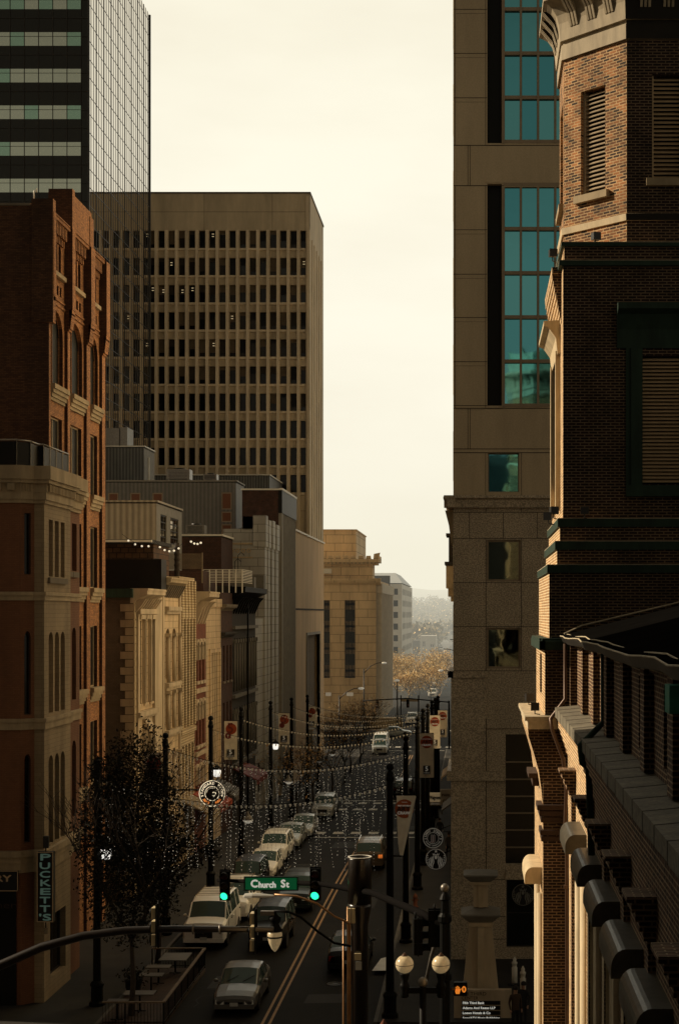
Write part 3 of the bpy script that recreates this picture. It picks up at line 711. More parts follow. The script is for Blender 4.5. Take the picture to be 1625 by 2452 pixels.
# C striped modern
Ya,Yb=99.0,104.3
ops=[(99.9+i*1.1,100.5+i*1.1,9.0,15.4,.3) for i in range(4)]+[(99.9+i*1.1,100.6+i*1.1,3.9,7.4) for i in range(4)]
B,P=row('striped_building','cream building with fine horizontal bands and four tall pointed window slots',Ya,Yb,18.4,'stripe_cream',ops,.2)
for o in ops: window(P,o,B,.2,.04,nz=4,frame='frame_cream',glass='black_panel')
mb=MB(); 
for i in range(5): pbox(mb,P,99.4+i*1.1,99.75+i*1.1,8.6,18.2,-.14,0)
pbox(mb,P,99.1,104.2,8.2,8.5,-.16,0)
for i in range(4): prof(mb,P,99.8+i*1.1,100.6+i*1.1,[(0,15.6),(-.1,15.7),(-.02,17.6),(0,17.6)])
mb.build('rib','stripe_cream',B)
# D red brick with white arches
Ya,Yb=104.3,108.7
ops=[]
for i in range(3): u=104.75+i*1.25; ops+= [(u,u+.75,11.4,14.1,.35),(u,u+.75,7.0,10.0,.35),(u,u+.75,3.4,5.6,.35)]
B,P=row('red_brick_building','red brick shop building with white arched window surrounds and a big bracketed cornice',Ya,Yb,17.4,'brick_red',ops,.3)
for o in ops: window(P,o,B,.3,.06,nz=2,frame='frame_dark',glass='glass')
mb=MB()
for o in ops:
    q=arcpts(o[0]-.14,o[1]+.14,o[3]+.2,o[4]+.05,8); q2=arcpts(o[0],o[1],o[3],o[4],8)
    for i in range(8): mb.hexa([P.pt(*q2[i],-.12),P.pt(*q2[i+1],-.12),P.pt(*q[i+1],-.12),P.pt(*q[i],-.12),P.pt(*q2[i],0),P.pt(*q2[i+1],0),P.pt(*q[i+1],0),P.pt(*q[i],0)])
    pbox(mb,P,o[0]-.14,o[0],o[3]-o[4]-.9,o[3]-o[4],-.12,0); pbox(mb,P,o[1],o[1]+.14,o[3]-o[4]-.9,o[3]-o[4],-.12,0); pbox(mb,P,o[0]-.14,o[1]+.14,o[2]-.2,o[2],-.16,0)
for z in (6.3,10.6): pbox(mb,P,Ya+.1,Yb-.1,z,z+.3,-.14,0)
mb.build('window_surround','stone_pale',B)
cornice(B,P,Ya+.1,108.4,17.4,.8,1.0,'stone_pale',4,bh=1.3)
# E cream slab
Ya,Yb=108.7,115.0
ops=[(110.6+i*.85,111.0+i*.85,4.5,13.2) for i in range(4)]
B,P=row('plain_cream_building','plain cream stone slab building with a narrow grid of dark vertical window strips',Ya,Yb,16.9,'stone_cream',ops,.3)
for o in ops: window(P,o,B,.3,.04,nz=6,glass='glass_black')
mb=MB(); pbox(mb,P,109.9,114.6,13.2,13.5,-.1,0); pbox(mb,P,109.9,110.3,3,13.2,-.1,0); pbox(mb,P,114.2,114.6,3,13.2,-.1,0); pbox(mb,P,Ya,Yb,16.5,17.1,-.1,.1); mb.build('stone_frame','stone_cream',B)
# F dark brick
Ya,Yb=115.0,120.4
ops=[(116+i*1.6,116.8+i*1.6,z,z+2.7) for i in range(3) for z in (2.5,6.6,10.9)]
B,P=row('dark_brick_building','dark brown brick building with a curved parapet squeezed before the black ornate one',Ya,Yb,17.6,'brick_dark',ops,.3)
for o in ops: window(P,o,B,.3,.05,nz=2,glass='glass_black',sill='stone_grey')
cornice(B,P,Ya,Yb,16.6,.35,.4,'stone_grey'); cornice(B,P,Ya,Yb,14.5,.3,.3,'roof_dark')
mb=MB(); mb.box(-30,-20.2,114.5,120.3,17.6,19.2); mb.build('roof_box','brick_dark',B)
# G black ornate
Ya,Yb=120.4,133.0
ops=[(121.2+i*1.3,122.0+i*1.3,z,z+4.2,.4) for i in range(9) for z in (4.4,9.9)]
B,P=row('black_ornate_building','black painted ornate building with rows of tall arched windows under a heavy black cornice',Ya,Yb,18.2,'roof_dark',ops,.35)
for o in ops: window(P,o,B,.35,.06,nz=2,glass='glass_black',frame='shade_grey')
cornice(B,P,Ya,Yb,18.0,.9,1.0,'black_iron',10,bh=1.1)
mb=MB()
for i in range(10): u=121.0+i*1.3-.15; mb.tube([P.pt(u,4.4,-.12),P.pt(u,8.2,-.12)],.09,6); mb.tube([P.pt(u,9.9,-.12),P.pt(u,13.7,-.12)],.09,6); pbox(mb,P,u-.15,u+.15,13.7,14,-.25,0); pbox(mb,P,u-.15,u+.15,8.2,8.5,-.25,0)
for z in (4,9.4,14.8): pbox(mb,P,Ya,Yb,z,z+.25,-.25,0)
mb.box(-20,-18.1,131.8,133,18.1,19.3); mb.box(-20,-18.1,126,127,18.1,19.0)
mb.build('column','shade_grey',B)
mb=MB(); mb.tube([P.pt(126.6,0,-.3),P.pt(126.6,17,-.3)],.08,6); mb.build('downpipe','black_iron',B)
# H white tile
Ya,Yb=133.0,138.0
B,P=row('low_tile_building','low pale tile annex between the black ornate building and the tall tiled one',Ya,Yb,15.6,'tile_white',[(134.5,136.5,.3,3)],.2)
window(P,(134.5,136.5,.3,3),B,.2)
Ya,Yb=138.0,148.6
ops=[(142.6,143.4,18.6,20.9),(142.6,143.3,8,9.6),(140,147,-.9,2.6)]
B,P=row('white_tile_building','pale grey tiled building with a stepped notched corner and ornamental frieze',Ya,Yb,23.6,'tile_white',ops,.3,deep=3.6)
for o in ops: window(P,o,B,.3,.06,glass='glass_black')
mb=MB()
for a,b,t in((138,139.3,24.8),(140.1,141.4,24.5),(142.8,144.4,24.6),(145.6,147.6,24.4)): mb.box(-19.9,XR+.25,a-.15,b,22.0,t); pbox(mb,right(XR),a,b,-1,22.0,-.14,0)
for a in (138,139.3): mb.box(-20.8,-19.9,137.85,138.4,23.6,24.7)
mb.build('pier','tile_white',B)
mb=MB(); FP=front(138.0); pbox(mb,FP,-22.6,-19.95,22.2,22.35,-.1,0); pbox(mb,FP,-22.6,-19.95,21.0,21.1,-.1,0)
for i in range(5): disc(mb,FP,-22.3+i*.5,21.65,.2,-.06,12,.1)
mb.build('frieze','stone_trim',B)
# I ribbed
Ya,Yb=148.6,160.5
B,P=row('ribbed_building','dark building with pale vertical street ribs and a dark brick side wall',Ya,Yb,27.9,'rib_dark',[(150,159,-1.5,2)],.3,sidem='brick_dark',deep=3.5)
window(P,(150,159,-1.5,2),B,.3,nu=4)
mb=MB()
for i in range(15): u=148.8+i*.8; pbox(mb,P,u,u+.28,2.2,25.7,-.28,0)
pbox(mb,P,148.6,149.3,-1.5,25.7,-.32,0)
mb.build('rib','rib_pale' if 0 else 'panel_grey',B)
mb=MB(); pbox(mb,P,148.5,160.5,25.7,27.9,-.35,0); mb.build('fascia','black_panel',B)
mb=MB(); mb.box(-22.6,-18.6,148.45,148.7,27.9,28.05); mb.box(-18.9,-18.6,148.7,160.5,27.9,28.1); mb.build('roof_edge','roof_edge',B)
# J beige
Ya,Yb=160.5,192.6
ops=[(173.0,187.0,4.2,13.6)]
B,P=row('beige_clad_building','golden beige building clad in fine vertical ribs with one tall recessed brick panel',Ya,Yb,24.7,'rib_gold',ops,.5,deep=12)
mb=MB(); mb.face([P.pt(173,4.2,.49),P.pt(187,4.2,.49),P.pt(187,13.6,.49),P.pt(173,13.6,.49)],P.N); mb.build('brick_panel','brick_tan',B)
mb=MB(); pbox(mb,P,172.6,173,4.0,13.9,-.12,.3); pbox(mb,P,187,187.4,4.0,13.9,-.12,.3); pbox(mb,P,173,187,13.6,13.9,-.12,.3); pbox(mb,P,174,182,-1.9,3.0,-.6,0); mb.build('stone_frame','panel_grey',B)
mb=MB(); mb.box(-19.3,-18.85,160.5,192.6,24.7,24.9); mb.box(-31,-19,160.4,160.7,24.7,24.9); mb.build('roof_edge','roof_edge',B)
mb=MB(); pbox(mb,P,161,192.4,16.4,16.6,-.05,0); mb.build('joint','joint_dark',B)
# ---- roofscape behind the row
def block(name,label,x0,x1,Ya,Yb,z0,z1,m,ops=(),sops=(),edge='roof_edge',depth=.12,edges=True,glass='glass_orange',frame='frame_tan',x1m=None):
    B=thing(name,label,'building',((x0+x1)/2,(Ya+Yb)/2,z0)); FP=front(Ya); RP=right(x1)
    mb=MB(); wall(mb,FP,x0,x1,z0,z1,ops,depth); mb.build('front_wall',m,B)
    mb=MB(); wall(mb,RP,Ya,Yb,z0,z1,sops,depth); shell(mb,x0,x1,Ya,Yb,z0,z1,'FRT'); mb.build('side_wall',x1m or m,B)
    mb=MB(); mb.box(x0,x1,Ya,Yb,z1-.1,z1-.02); mb.build('roof','roof_dark',B)
    for o in ops: window(FP,o,B,depth,.12,glass=glass,frame=frame)
    for o in sops: window(RP,o,B,depth,.1,nu=2,nz=4,glass='glass_mirror' if name=='beige_metal_building' else glass,frame='frame_dark')
    if edges:
        mb=MB(); mb.box(x0,x1+.12,Ya-.12,Ya+.1,z1-.02,z1+.13); mb.box(x1-.1,x1+.12,Ya+.1,Yb,z1-.02,z1+.13); mb.build('roof_edge',edge,B)
    return B
Y=116
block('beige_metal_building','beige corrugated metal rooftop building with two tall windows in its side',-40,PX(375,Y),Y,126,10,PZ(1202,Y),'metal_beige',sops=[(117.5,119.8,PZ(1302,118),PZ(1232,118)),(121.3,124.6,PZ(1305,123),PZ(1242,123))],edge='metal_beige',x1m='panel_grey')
Y=157.6
ops=[(PX(a,Y),PX(b,Y),PZ(1202,Y),PZ(1180,Y)) for a,b in((259,284),(312,337),(365,390))]+[(PX(530,Y),PX(555,Y),PZ(y1,Y),PZ(y0,Y)) for y0,y1 in((1179,1220),(1225,1250),(1255,1285))]
block('grey_metal_building','long grey corrugated building with small rust coloured windows under a thin pale roof edge',-48,PX(565,Y),Y,163,5,PZ(1153,Y),'metal_grey',ops,[(158.5,159.4,19,24.3),(160.3,161.8,19.5,24.3)],edge='panel_grey')
Y=167.5
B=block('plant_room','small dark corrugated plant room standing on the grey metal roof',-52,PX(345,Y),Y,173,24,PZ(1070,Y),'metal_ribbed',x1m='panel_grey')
mb=MB(); mb.tube([(PX(352,167),168,28),(PX(352,167),168,33)],.12,6); mb.tube([(PX(366,167),170,26),(PX(366,167),170,30)],.1,6); mb.build('flue','roof_edge',B)
mb=MB(); mb.box(-46,PX(288,168),168,171,34.3,36.2); mb.box(PX(286,168),PX(305,168),168,171,34.0,36.3); mb.box(-45,-38.8,168.2,170,33.9,34.4)
mb.build('air_duct','galv',None,'square metal air duct lying on top of the dark plant room','air duct')
Y=202
block('far_plant_screen','low dark corrugated screen wall behind the grey metal roof, against the concrete tower',-48,PX(645,Y),Y,215,24,PZ(1138,Y),'metal_ribbed')
Y=130
block('brown_roof_wall','dark red brown rooftop wall between the beige metal box and the white tile',-34,PX(530,Y),Y,136,10,PZ(1283,Y),'brick_dark')
# roof terrace with shingles, lattice fence and string bulbs
B=thing('roof_terrace_hut','brown shingled roof terrace hut with a flat pale roof edge behind the black roof box','hut',(-27,98,17))
Y=100; mb=MB(); mb.box(-34,PX(368,Y),Y,105,17,PZ(1303,Y)); mb.build('wall','wood_shingle',B)
mb=MB(); mb.box(-34,PX(370,Y)+.1,Y-1.5,105.2,PZ(1303,Y),PZ(1296,Y)+.05); mb.build('roof','roof_dark',B)
mb=MB(); mb.box(-34,PX(371,Y)+.15,Y-1.7,Y-1.5,PZ(1298,98.4),PZ(1293,98.4)); mb.build('fascia','roof_edge',B)
Y=108; mb=MB()
x0,x1=PX(370,Y),PX(484,Y); z0,z1=PZ(1362,Y),PZ(1326,Y)
for i in range(46): 
    x=x0+(x1-x0)*i/45; mb.box(x-.012,x+.012,Y,Y+.03,z0,z1)
for i in range(14): z=z0+(z1-z0)*i/13; mb.box(x0,x1,Y+.03,Y+.06,z-.012,z+.012)
for x in (x0,(x0+x1)/2,x1): mb.box(x-.05,x+.05,Y-.02,Y+.08,z0-1,z1+.08)
mb.build('lattice_fence','lattice',None,'brown lattice fence round the roof terrace above the arched stone building','fence')
Y=117; mb=MB(); x0,x1=PX(486,Y),PX(580,Y); z0,z1=PZ(1394,Y),PZ(1364,Y)
for i in range(9): z=z0+(z1-z0)*i/8; mb.box(x0,x1,Y,Y+.04,z-.02,z+.02); mb.box(x1,x1+.04,Y,Y+5,z-.02,z+.02)
for i in range(7): x=x0+(x1-x0)*i/6; mb.box(x-.04,x+.04,Y-.03,Y+.07,z0-.8,z1)
mb.build('roof_railing','roof_edge',None,'white slatted railing on the roof of the plain cream building','railing')
def bulbs(name,label,p0,p1,sag,n,r=.045,group=None,m=('black_iron','bulb')):
    mb=MB(); pts=[]
    for i in range(n+1):
        t=i/n; p=V(p0).lerp(V(p1),t); p.z-=sag*4*t*(1-t); pts.append(p)
    mb.tube(pts,.012,4)
    mb.mi=1
    for p in pts[1:-1]: mb.sphere(p-ZZ*.1,r,6,4)
    return mb.build(name,list(m),None,label,'string lights',group)
Y=97
bulbs('string_lights','bulb string sagging in front of the shingled terrace hut',(PX(292,Y),Y,PZ(1278,Y)),(PX(372,Y),Y,PZ(1300,Y)),.35,5,.07)
bulbs('string_lights','bulb string between the terrace hut and the slim lattice post',(PX(372,Y),Y,PZ(1295,Y)),(PX(432,Y),Y+1,PZ(1298,Y)),.5,6,.07)
bulbs('string_lights','bulb string hung before the dark red brown roof wall',(PX(450,Y),Y,PZ(1285,Y)),(PX(482,Y),Y+1,PZ(1288,Y)),.3,5,.07)
mb=MB(); x=PX(424,100)
mb.tube([(x,100,16.5),(x,100,PZ(1300,100))],.16,6); 
for i in range(10): mb.sphere((x,100,17+i*.36),.2,6,4)
mb.build('topiary_post','joint_dark',None,'dark slim vine covered post on the roof terrace carrying bulb strings','post')
mb=MB(); 
for k,(px,py) in enumerate(((562,1345),(570,1330))):
    x=PX(px,122); z=PZ(py,122); mb.tube([(x,122,PZ(1372,122)),(x,122,z),(x+.25,122,z+.25),(x+.5,122,z)],.03,5)
mb.build('hook_post','black_iron',None,'thin curled shepherd hook posts on the roof before the white tiles','post')
# ---- concrete tower K
Y=216.0; s=FL/Y; zt=PZ(464,Y); xr=PX(742,Y)
B=thing('concrete_office_tower','tan concrete office tower with a grid of dark windows under a blank parapet','building',(xr-13,Y+9,-2))
P=front(Y); ops=[]
xs=[PX(727-24.25*i,Y) for i in range(20)]
for r in range(10):
    zt_=PZ(552+65*r,Y); zb_=PZ(594+65*r,Y)
    for x in xs[:]: ops.append((x-.46,x+.46,zb_,zt_))
mb=MB(); wall(mb,P,xr-28.5,PX(741,Y)-.0,-2,zt,[o for o in ops if o[0]>xr-28.4],.5); mb.build('front_wall','concrete_tan',B)
RP=right(xr); mb=MB(); wall(mb,RP,Y,234.8,-2,zt,(),.3); shell(mb,xr-28.5,xr,Y,234.8,-2,zt,'FR'); mb.build('side_wall','concrete_fin',B)
mb=MB()
for i in range(21): x=PX(739-24.25*i,Y); pbox(mb,P,x-.2,x+.2,2,PZ(552,Y)+.0,-.45,0)
pbox(mb,P,xr-.55,xr-.1,-2,zt-.3,-.15,0)
mb.build('fin','concrete_fin',B)
mb=MB()
for r in range(10): z=PZ(594+65*r,Y); pbox(mb,P,xr-28.3,xr-.7,z-.35,z-.05,-.25,0)
mb.build('sill','concrete_fin',B)
mb=MB()
for i in range(5): pbox(mb,RP,Y+2+i*3.2,Y+2.6+i*3.2,-2,zt-6,-.12,0)
mb.build('side_rib','concrete_fin',B)
mb=MB(); mb.box(xr-28.6,xr+.1,Y-.1,Y+.3,zt,zt+.25); mb.box(xr-.2,xr+.1,Y+.3,234.8,zt,zt+.25); mb.build('coping','stone_grey',B)
random.seed(3); rest=MB(); cnt=0; vis=sorted([o for o in ops if o[0]>xr-28.4 and o[0]>PX(345,Y)],key=lambda o:(-o[3]))
for o in vis:
    gl=random.choice(['glass_dim','glass','glass_black','glass'])
    if cnt<100:
        w_=MB(); w_.face([P.pt(o[0],o[2],.45),P.pt(o[1],o[2],.45),P.pt(o[1],o[3],.45),P.pt(o[0],o[3],.45)],P.N); w_.mi=1
        zb=o[2]+(o[3]-o[2])*random.choice([.25,.45,.6,.8]); w_.face([P.pt(o[0]+.05,zb,.42),P.pt(o[1]-.05,zb,.42),P.pt(o[1]-.05,o[3],.42),P.pt(o[0]+.05,o[3],.42)],P.N)
        if random.random()<.05:
            w_.mi=2; uu=o[0]+random.uniform(.15,.5); zz2=o[3]-random.uniform(.3,.8)
            for q in range(2): w_.face([P.pt(uu,zz2-q*.35,.4),P.pt(uu+.3,zz2-q*.35,.4),P.pt(uu+.3,zz2-q*.35+.07,.4),P.pt(uu,zz2-q*.35+.07,.4)],P.N)
        w_.build('window',[gl,random.choice(['blind','blind','blind_dark','black_panel']),'lit_room'],B) if 'blind' in MATS else None
    else: rest.face([P.pt(o[0],o[2],.45),P.pt(o[1],o[2],.45),P.pt(o[1],o[3],.45),P.pt(o[0],o[3],.45)],P.N)
    cnt+=1
if rest.f: rest.build('lower_windows','glass',B,kind='stuff')
# ---- glass tower L
Y=165.0; xr=PX(210,Y); zt=92
B=thing('glass_tower','black and mirror glass office tower cut off by the top edge, highest on the left','building',(xr-14,Y+15,-2))
P=front(Y); mb=MB(); mb.face([P.pt(xr-28,-2),P.pt(xr,-2),P.pt(xr,zt),P.pt(xr-28,zt)],P.N); shell(mb,xr-28,xr-.02,Y,196,-2,zt,'F'); mb.build('core','glass_black',B)
random.seed(5)
for r in range(-1,6):
    y0,y1=77.5+87.7*r,110+87.7*r
    if y1<0: continue
    for i in range(7):
        x1=194.4-34*i; x0=x1-32; w_=MB(); pbox(w_,P,PX(x0,Y),PX(x1,Y),PZ(y1,Y),PZ(y0,Y),-.05,0); w_.build('window',random.choice(['glass_band','glass_band','glass_band_green']),B)
mb=MB()
for i in range(9): x=PX(195.2-34*i,Y); pbox(mb,P,x-.03,x+.03,-2,zt,-.1,0)
for r in range(0,24): z=PZ(44+43.85*r-44,Y); pbox(mb,P,xr-28,xr,z-.02,z+.02,-.08,0)
mb.build('mullion','frame_dark',B)
RP=right(xr); ya,yb=165.2,196.0
mb=MB(); mb.face([RP.pt(ya,-2,-.05),RP.pt(yb,-2,-.05),RP.pt(yb,zt,-.05),RP.pt(ya,zt,-.05)],RP.N); mb.build('curtain_wall','glass_mirror',B)
mb=MB(); n=27
for i in range(n+1):
    u=ya+(yb-ya)*i/n; pbox(mb,RP,u-.05,u+.05,-2,zt,-.075-(.03 if i%3==0 else 0),-.05)
for r in range(48):
    z=-1+r*1.96; pbox(mb,RP,ya,yb,z-.04,z+.04,-.07,-.05)
pbox(mb,RP,ya-.2,ya,-2,zt,-.2,0); pbox(mb,RP,yb,yb+.15,-2,zt,-.2,0)
mb.build('mullion_grid','iron_worn',B)
# ================================================================= RIGHT SIDE
# ---- precast and granite office tower P
Y=71.0; s=FL/Y
def xx(p): return PX(1060+p/2.775,Y)
def za(p): return PZ(p/2.775,Y)
def zb(p): return PZ(600+p/2.775,Y)
def zc(p): return PZ(1180+p/2.775,Y)
def zd(p): return PZ(1800+p/2.775,Y)
B=thing('stone_office_tower','tan stone office tower with green glass bays over a speckled granite base','building',(12,85,0))
P=front(Y); xl=xx(68); xr=27.0; top=66; yb=112; zc0=zb(1630)
ops=[]
slots=[(xx(294),xx(390),za(970),top-1),(xx(294),xx(390),zb(1055),za(1222))]
gb=[(xx(402),xx(402)+.79*9,za(952),top-1),(xx(402),xx(402)+.79*9,zb(1040),za(1243))]
big=(xx(297),xx(505),zb(1605),zb(1343))
ops=slots+gb+[big]
mb=MB(); wall(mb,P,xl,xr,zc0,top,ops,.35); mb.build('precast_wall','precast',B)
mb=MB()
mb.face([(xl,Y,zc0),(xl,yb,zc0),(xl,yb,top),(xl,Y,top)],(-1,0,0)); mb.face([(xl,Y,0),(xl,yb,0),(xl,yb,zc0),(xl,Y,zc0)],(-1,0,0))
mb.face([(xr,Y,0),(xr,yb,0),(xr,yb,top),(xr,Y,top)],(1,0,0)); mb.face([(xl,yb,-1),(xr,yb,-1),(xr,yb,top),(xl,yb,top)],(0,1,0)); mb.face([(xl,Y,top),(xr,Y,top),(xr,yb,top),(xl,yb,top)],(0,0,1))
mb.build('street_wall','street_stone',B)
# street-side windows of the tower
LP=left(xl)
for k in range(6):
    for j in range(12):
        a=72.3+k*6.6; z=6+j*4.06
        mb=MB(); pbox(mb,LP,a,a+5.2,z,z+2.3,-.03,.0); mb.build('window','glass_sun',B)
# joints on the pier and spandrels
mb=MB()
for z in [za(v) for v in(62,355,650)]+[za(1527)]+[zb(v) for v in(157,445,738)]+[zb(1030)-2.03*0]+[za(62)+2.03*i*1 for i in range(1,14)]:
    for a,b in((xl,xx(292)),): pbox(mb,P,a,b,z-.012,z+.012,-.012,0)
    pbox(mb,P,xx(84),xx(280),z-.2,z-.19,-.006,0)
for z in (za(966),za(1234),zb(1048),zb(1318),zb(1343)): pbox(mb,P,xl,xr,z-.016,z+.016,-.012,0)
for z0,z1 in((za(1234),za(966)),(zb(1318),zb(1048))):
    for v in (165,180): pbox(mb,P,xx(v)-.01,xx(v)+.01,z0,z1,-.008,0)
for z0,z1 in((za(966),top),(zb(1048),za(1234))):
    for v in (80,282): pbox(mb,P,xx(v)-.01,xx(v)+.01,z0,z1,-.008,0)
for v in (282,520): pbox(mb,P,xx(v)-.01,xx(v)+.01,zc0,zb(1343),-.008,0)
mb.build('panel_joint','joint_dark',B)
mb=MB()
for z in (za(1000),zb(1080)): pbox(mb,P,xx(294),xx(392),z,z+.35,.05,.34)
for z in (za(1215),): pbox(mb,P,xx(285),xx(400),z,z+.3,-.04,0)
mb.build('slot_sill','precast',B)
for o in slots:
    w_=MB(); w_.face([P.pt(o[0],o[2],.34),P.pt(o[1],o[2],.34),P.pt(o[1],o[3],.34),P.pt(o[0],o[3],.34)],P.N); w_.build('dark_slot','black_panel',B)
# green panes, one by one
for gi,(a,b,c,d) in enumerate(gb):
    zs=[]; z=c; k=0
    while z<d-.3 and k<6+10*(gi==0): zs.append(z); z+=2.03 if not(gi==1 and k==0 and 0) else 1.9; k+=1
    for i in range(8):
        for z in zs:
            z1=min(z+2.03,d)
            if i>5 and z>40: continue
            g=MB(); g.face([P.pt(a+.06+i*.79,z+.17,.12),P.pt(a+.79+i*.79-.02,z+.17,.12),P.pt(a+.79+i*.79-.02,z1,.12),P.pt(a+.06+i*.79,z1,.12)],P.N); g.build('window',random.choice(['glass_teal','glass_teal_b','glass_teal_c']),B)
    mb=MB()
    for i in range(10): u=a+i*.79; pbox(mb,P,u-.05,u+.05,c,d,-.06,.13)
    for z in zs+[zs[-1]+2.03]: pbox(mb,P,a,b,z+.0,z+.16,-.02,.125)
    mb.build('mullion_grid','frame_tan',B)
    mb=MB(); mb.face([P.pt(a,c,.3),P.pt(b,c,.3),P.pt(b,d,.3),P.pt(a,d,.3)],P.N); mb.build('glazing_back','glass_black',B)
window(P,big,B,.35,.05,glass='glass_teal',frame='frame_tan')
# cornice between precast and granite
mb=MB()
z=zc0; prof(mb,P,xl-.42,xr,[(.1,z),(-.42,z),(-.46,z-.12),(-.3,z-.2),(-.25,z-.55),(.1,z-.55)])
LPp=left(xl); prof(mb,LPp,Y-.42,yb,[(.1,z),(-.42,z),(-.46,z-.12),(-.3,z-.2),(-.25,z-.55),(.1,z-.55)])
mb.build('cornice','granite',B)
mb=MB(); q=left(xl)
for k in range(12): prof(mb,q,72+k*2.6,72.5+k*2.6,[(0,z-2.1),(-.12,z-2.1),(-.22,z-1.3),(-.4,z-.6),(0,z-.6)])
mb.build('bracket','stone_trim',B)
# granite base
gops=[(xx(290),xx(514),zc(588),zc(313)),(xx(290),xx(514),zc(1168),zc(897)),(xx(415),xr-1,zd(745),zd(0)+.8),(xx(420),xr-1,zd(1300),zd(850))]
for i in range(3): gops+=[(xx(290)+8*(i+1)*1.2+.0,xx(514)+8*(i+1)*1.2,zc(588),zc(313)),(xx(290)+8*(i+1)*1.2,xx(514)+8*(i+1)*1.2,zc(1168),zc(897))]
mb=MB(); wall(mb,P,xl,xr,0,zc0-.5,gops,.22); mb.build('granite_wall','granite',B)
mb=MB()
for v in (130,303,597,889,1183): pbox(mb,P,xl,xr,zc(v)-.012,zc(v)+.012,-.01,0)
for v in (285,520): pbox(mb,P,xx(v)-.012,xx(v)+.012,zc(1183),zc(303),-.008,0)
for v in (175,400,625): pbox(mb,P,xx(v)-.012,xx(v)+.012,zc(303),zc(130),-.008,0)
for v in (285,520): pbox(mb,P,xx(v)-.012,xx(v)+.012,zc(130),zc0-.5,-.008,0)
for v in (540,850,1095,1245): pbox(mb,P,xl,xx(412),zd(v)-.014,zd(v)+.014,-.01,0)
pbox(mb,P,xx(285)-.02,xx(285)+.02,0,zc(1500),-.012,0)
mb.build('stone_joint','joint_dark',B)
mb=MB()
pbox(mb,P,xl-.25,xx(285),zc(1228),zc(1185),-.2,0); pbox(mb,P,xl-.1,xx(283),0,zc(1228),-.1,0)
pbox(mb,LPp,Y-.2,Y+6,zc(1228),zc(1185),-.25,0)
pbox(mb,P,xl-.3,xx(415),zd(190),zd(128),-.22,0); pbox(mb,LPp,Y-.2,Y+6,zd(190),zd(128),-.3,0)
pbox(mb,P,xx(288),xr,zc(1562),zc(1498),-.12,0)
pbox(mb,P,xx(415),xr,zd(848),zd(780),-.1,0)
mb.build('ledge','granite',B)
for o in gops[:2]+gops[4:]: window(P,o,B,.22,.09,glass='glass_teal_dark',frame='frame_tan')
o=gops[2]; mb=MB(); mb.face([P.pt(o[0],o[2],.21),P.pt(o[1],o[2],.21),P.pt(o[1],o[3],.21),P.pt(o[0],o[3],.21)],P.N); mb.build('dark_glazing','glass_black',B)
mb=MB()
for v in (70,185,298,410,523,638): pbox(mb,P,o[0],o[1],zd(v)-.03,zd(v)+.03,.1,.2)
mb.build('glazing_bar','frame_tan',B)
window(P,gops[3],B,.22,.06,nu=4,nz=2,glass='glass_black')
B['label']=B['label']
# round café sign high in the dark glazing
def wave_emblem(name,label,P,u,z,r,cat='sign',lit='sign_white'):
    T=thing(name,label,cat,tuple(P.pt(u,z-r,0)))
    mb=MB(); disc(mb,P,u,z,r,.03,40); disc(mb,P,u,z,r,-.03,40)
    for i in range(40):
        a,b=2*pi*i/40,2*pi*(i+1)/40; mb.face([P.pt(u+r*math.cos(a),z+r*math.sin(a),-.03),P.pt(u+r*math.cos(b),z+r*math.sin(b),-.03),P.pt(u+r*math.cos(b),z+r*math.sin(b),.03),P.pt(u+r*math.cos(a),z+r*math.sin(a),.03)])
    mb.build('disc','sign_black',T)
    mb=MB(); d=-.036
    disc(mb,P,u,z,r*.99,d,40,r*.94)
    # crown with star
    def star(cx,cz,R,n=5):
        pts=[]
        for i in range(2*n): a=pi/2+pi*i/n; k=R if i%2==0 else R*.42; pts.append(P.pt(cx+k*math.cos(a),cz+k*math.sin(a),d))
        c=P.pt(cx,cz,d)
        for i in range(2*n): mb.face([c,pts[i],pts[(i+1)%(2*n)]])
    star(u,z+r*.76,r*.17)
    for i in(-2,-1,1,2): mb.face([P.pt(u+i*r*.12-r*.05,z+r*.42,d),P.pt(u+i*r*.12+r*.05,z+r*.42,d),P.pt(u+i*r*.17,z+r*.62,d)])
    mb.face([P.pt(u-r*.28,z+r*.38,d),P.pt(u+r*.28,z+r*.38,d),P.pt(u+r*.3,z+r*.45,d),P.pt(u-r*.3,z+r*.45,d)])
    mb.face([P.pt(u+r*.13*math.cos(t),z+r*.18+r*.18*math.sin(t),d) for t in [2*pi*i/12 for i in range(12)]])
    for sgn in(-1,1):
        for k in range(4):
            x0=.2+.15*k; pts=[]
            for j in range(9): t=j/8; zz_=.34-.1*k-t*1.18*(1-.08*k); xx_=x0+.05*math.sin(t*9+k)+.1*t*(1 if k<2 else -.2); pts.append((xx_,zz_))
            pts=[q for q in pts if math.hypot(*q)<.9]
            for j in range(len(pts)-1):
                (a,b),(c,e)=pts[j],pts[j+1]; w=.042
                mb.face([P.pt(u+sgn*(a-w)*r,z+b*r,d),P.pt(u+sgn*(a+w)*r,z+b*r,d),P.pt(u+sgn*(c+w)*r,z+e*r,d),P.pt(u+sgn*(c-w)*r,z+e*r,d)])
        for k in range(5):
            a=.35-k*.17; mb.face([P.pt(u+sgn*.74*r,z+a*r,d),P.pt(u+sgn*.9*r,z+(a+.06)*r,d) if math.hypot(.9,a+.06)<.95 else P.pt(u+sgn*.86*r,z+(a+.05)*r,d),P.pt(u+sgn*.86*r,z+(a-.03)*r,d),P.pt(u+sgn*.74*r,z+(a-.05)*r,d)])
    mb.build('emblem',lit,T); return T
mat('sign_black',(.006,.006,.006),.5,var=0); mat('sign_white',(.62,.6,.52),.6,var=.1,emit=.08); mat('sign_dimwhite',(.2,.19,.16),.6,var=0)
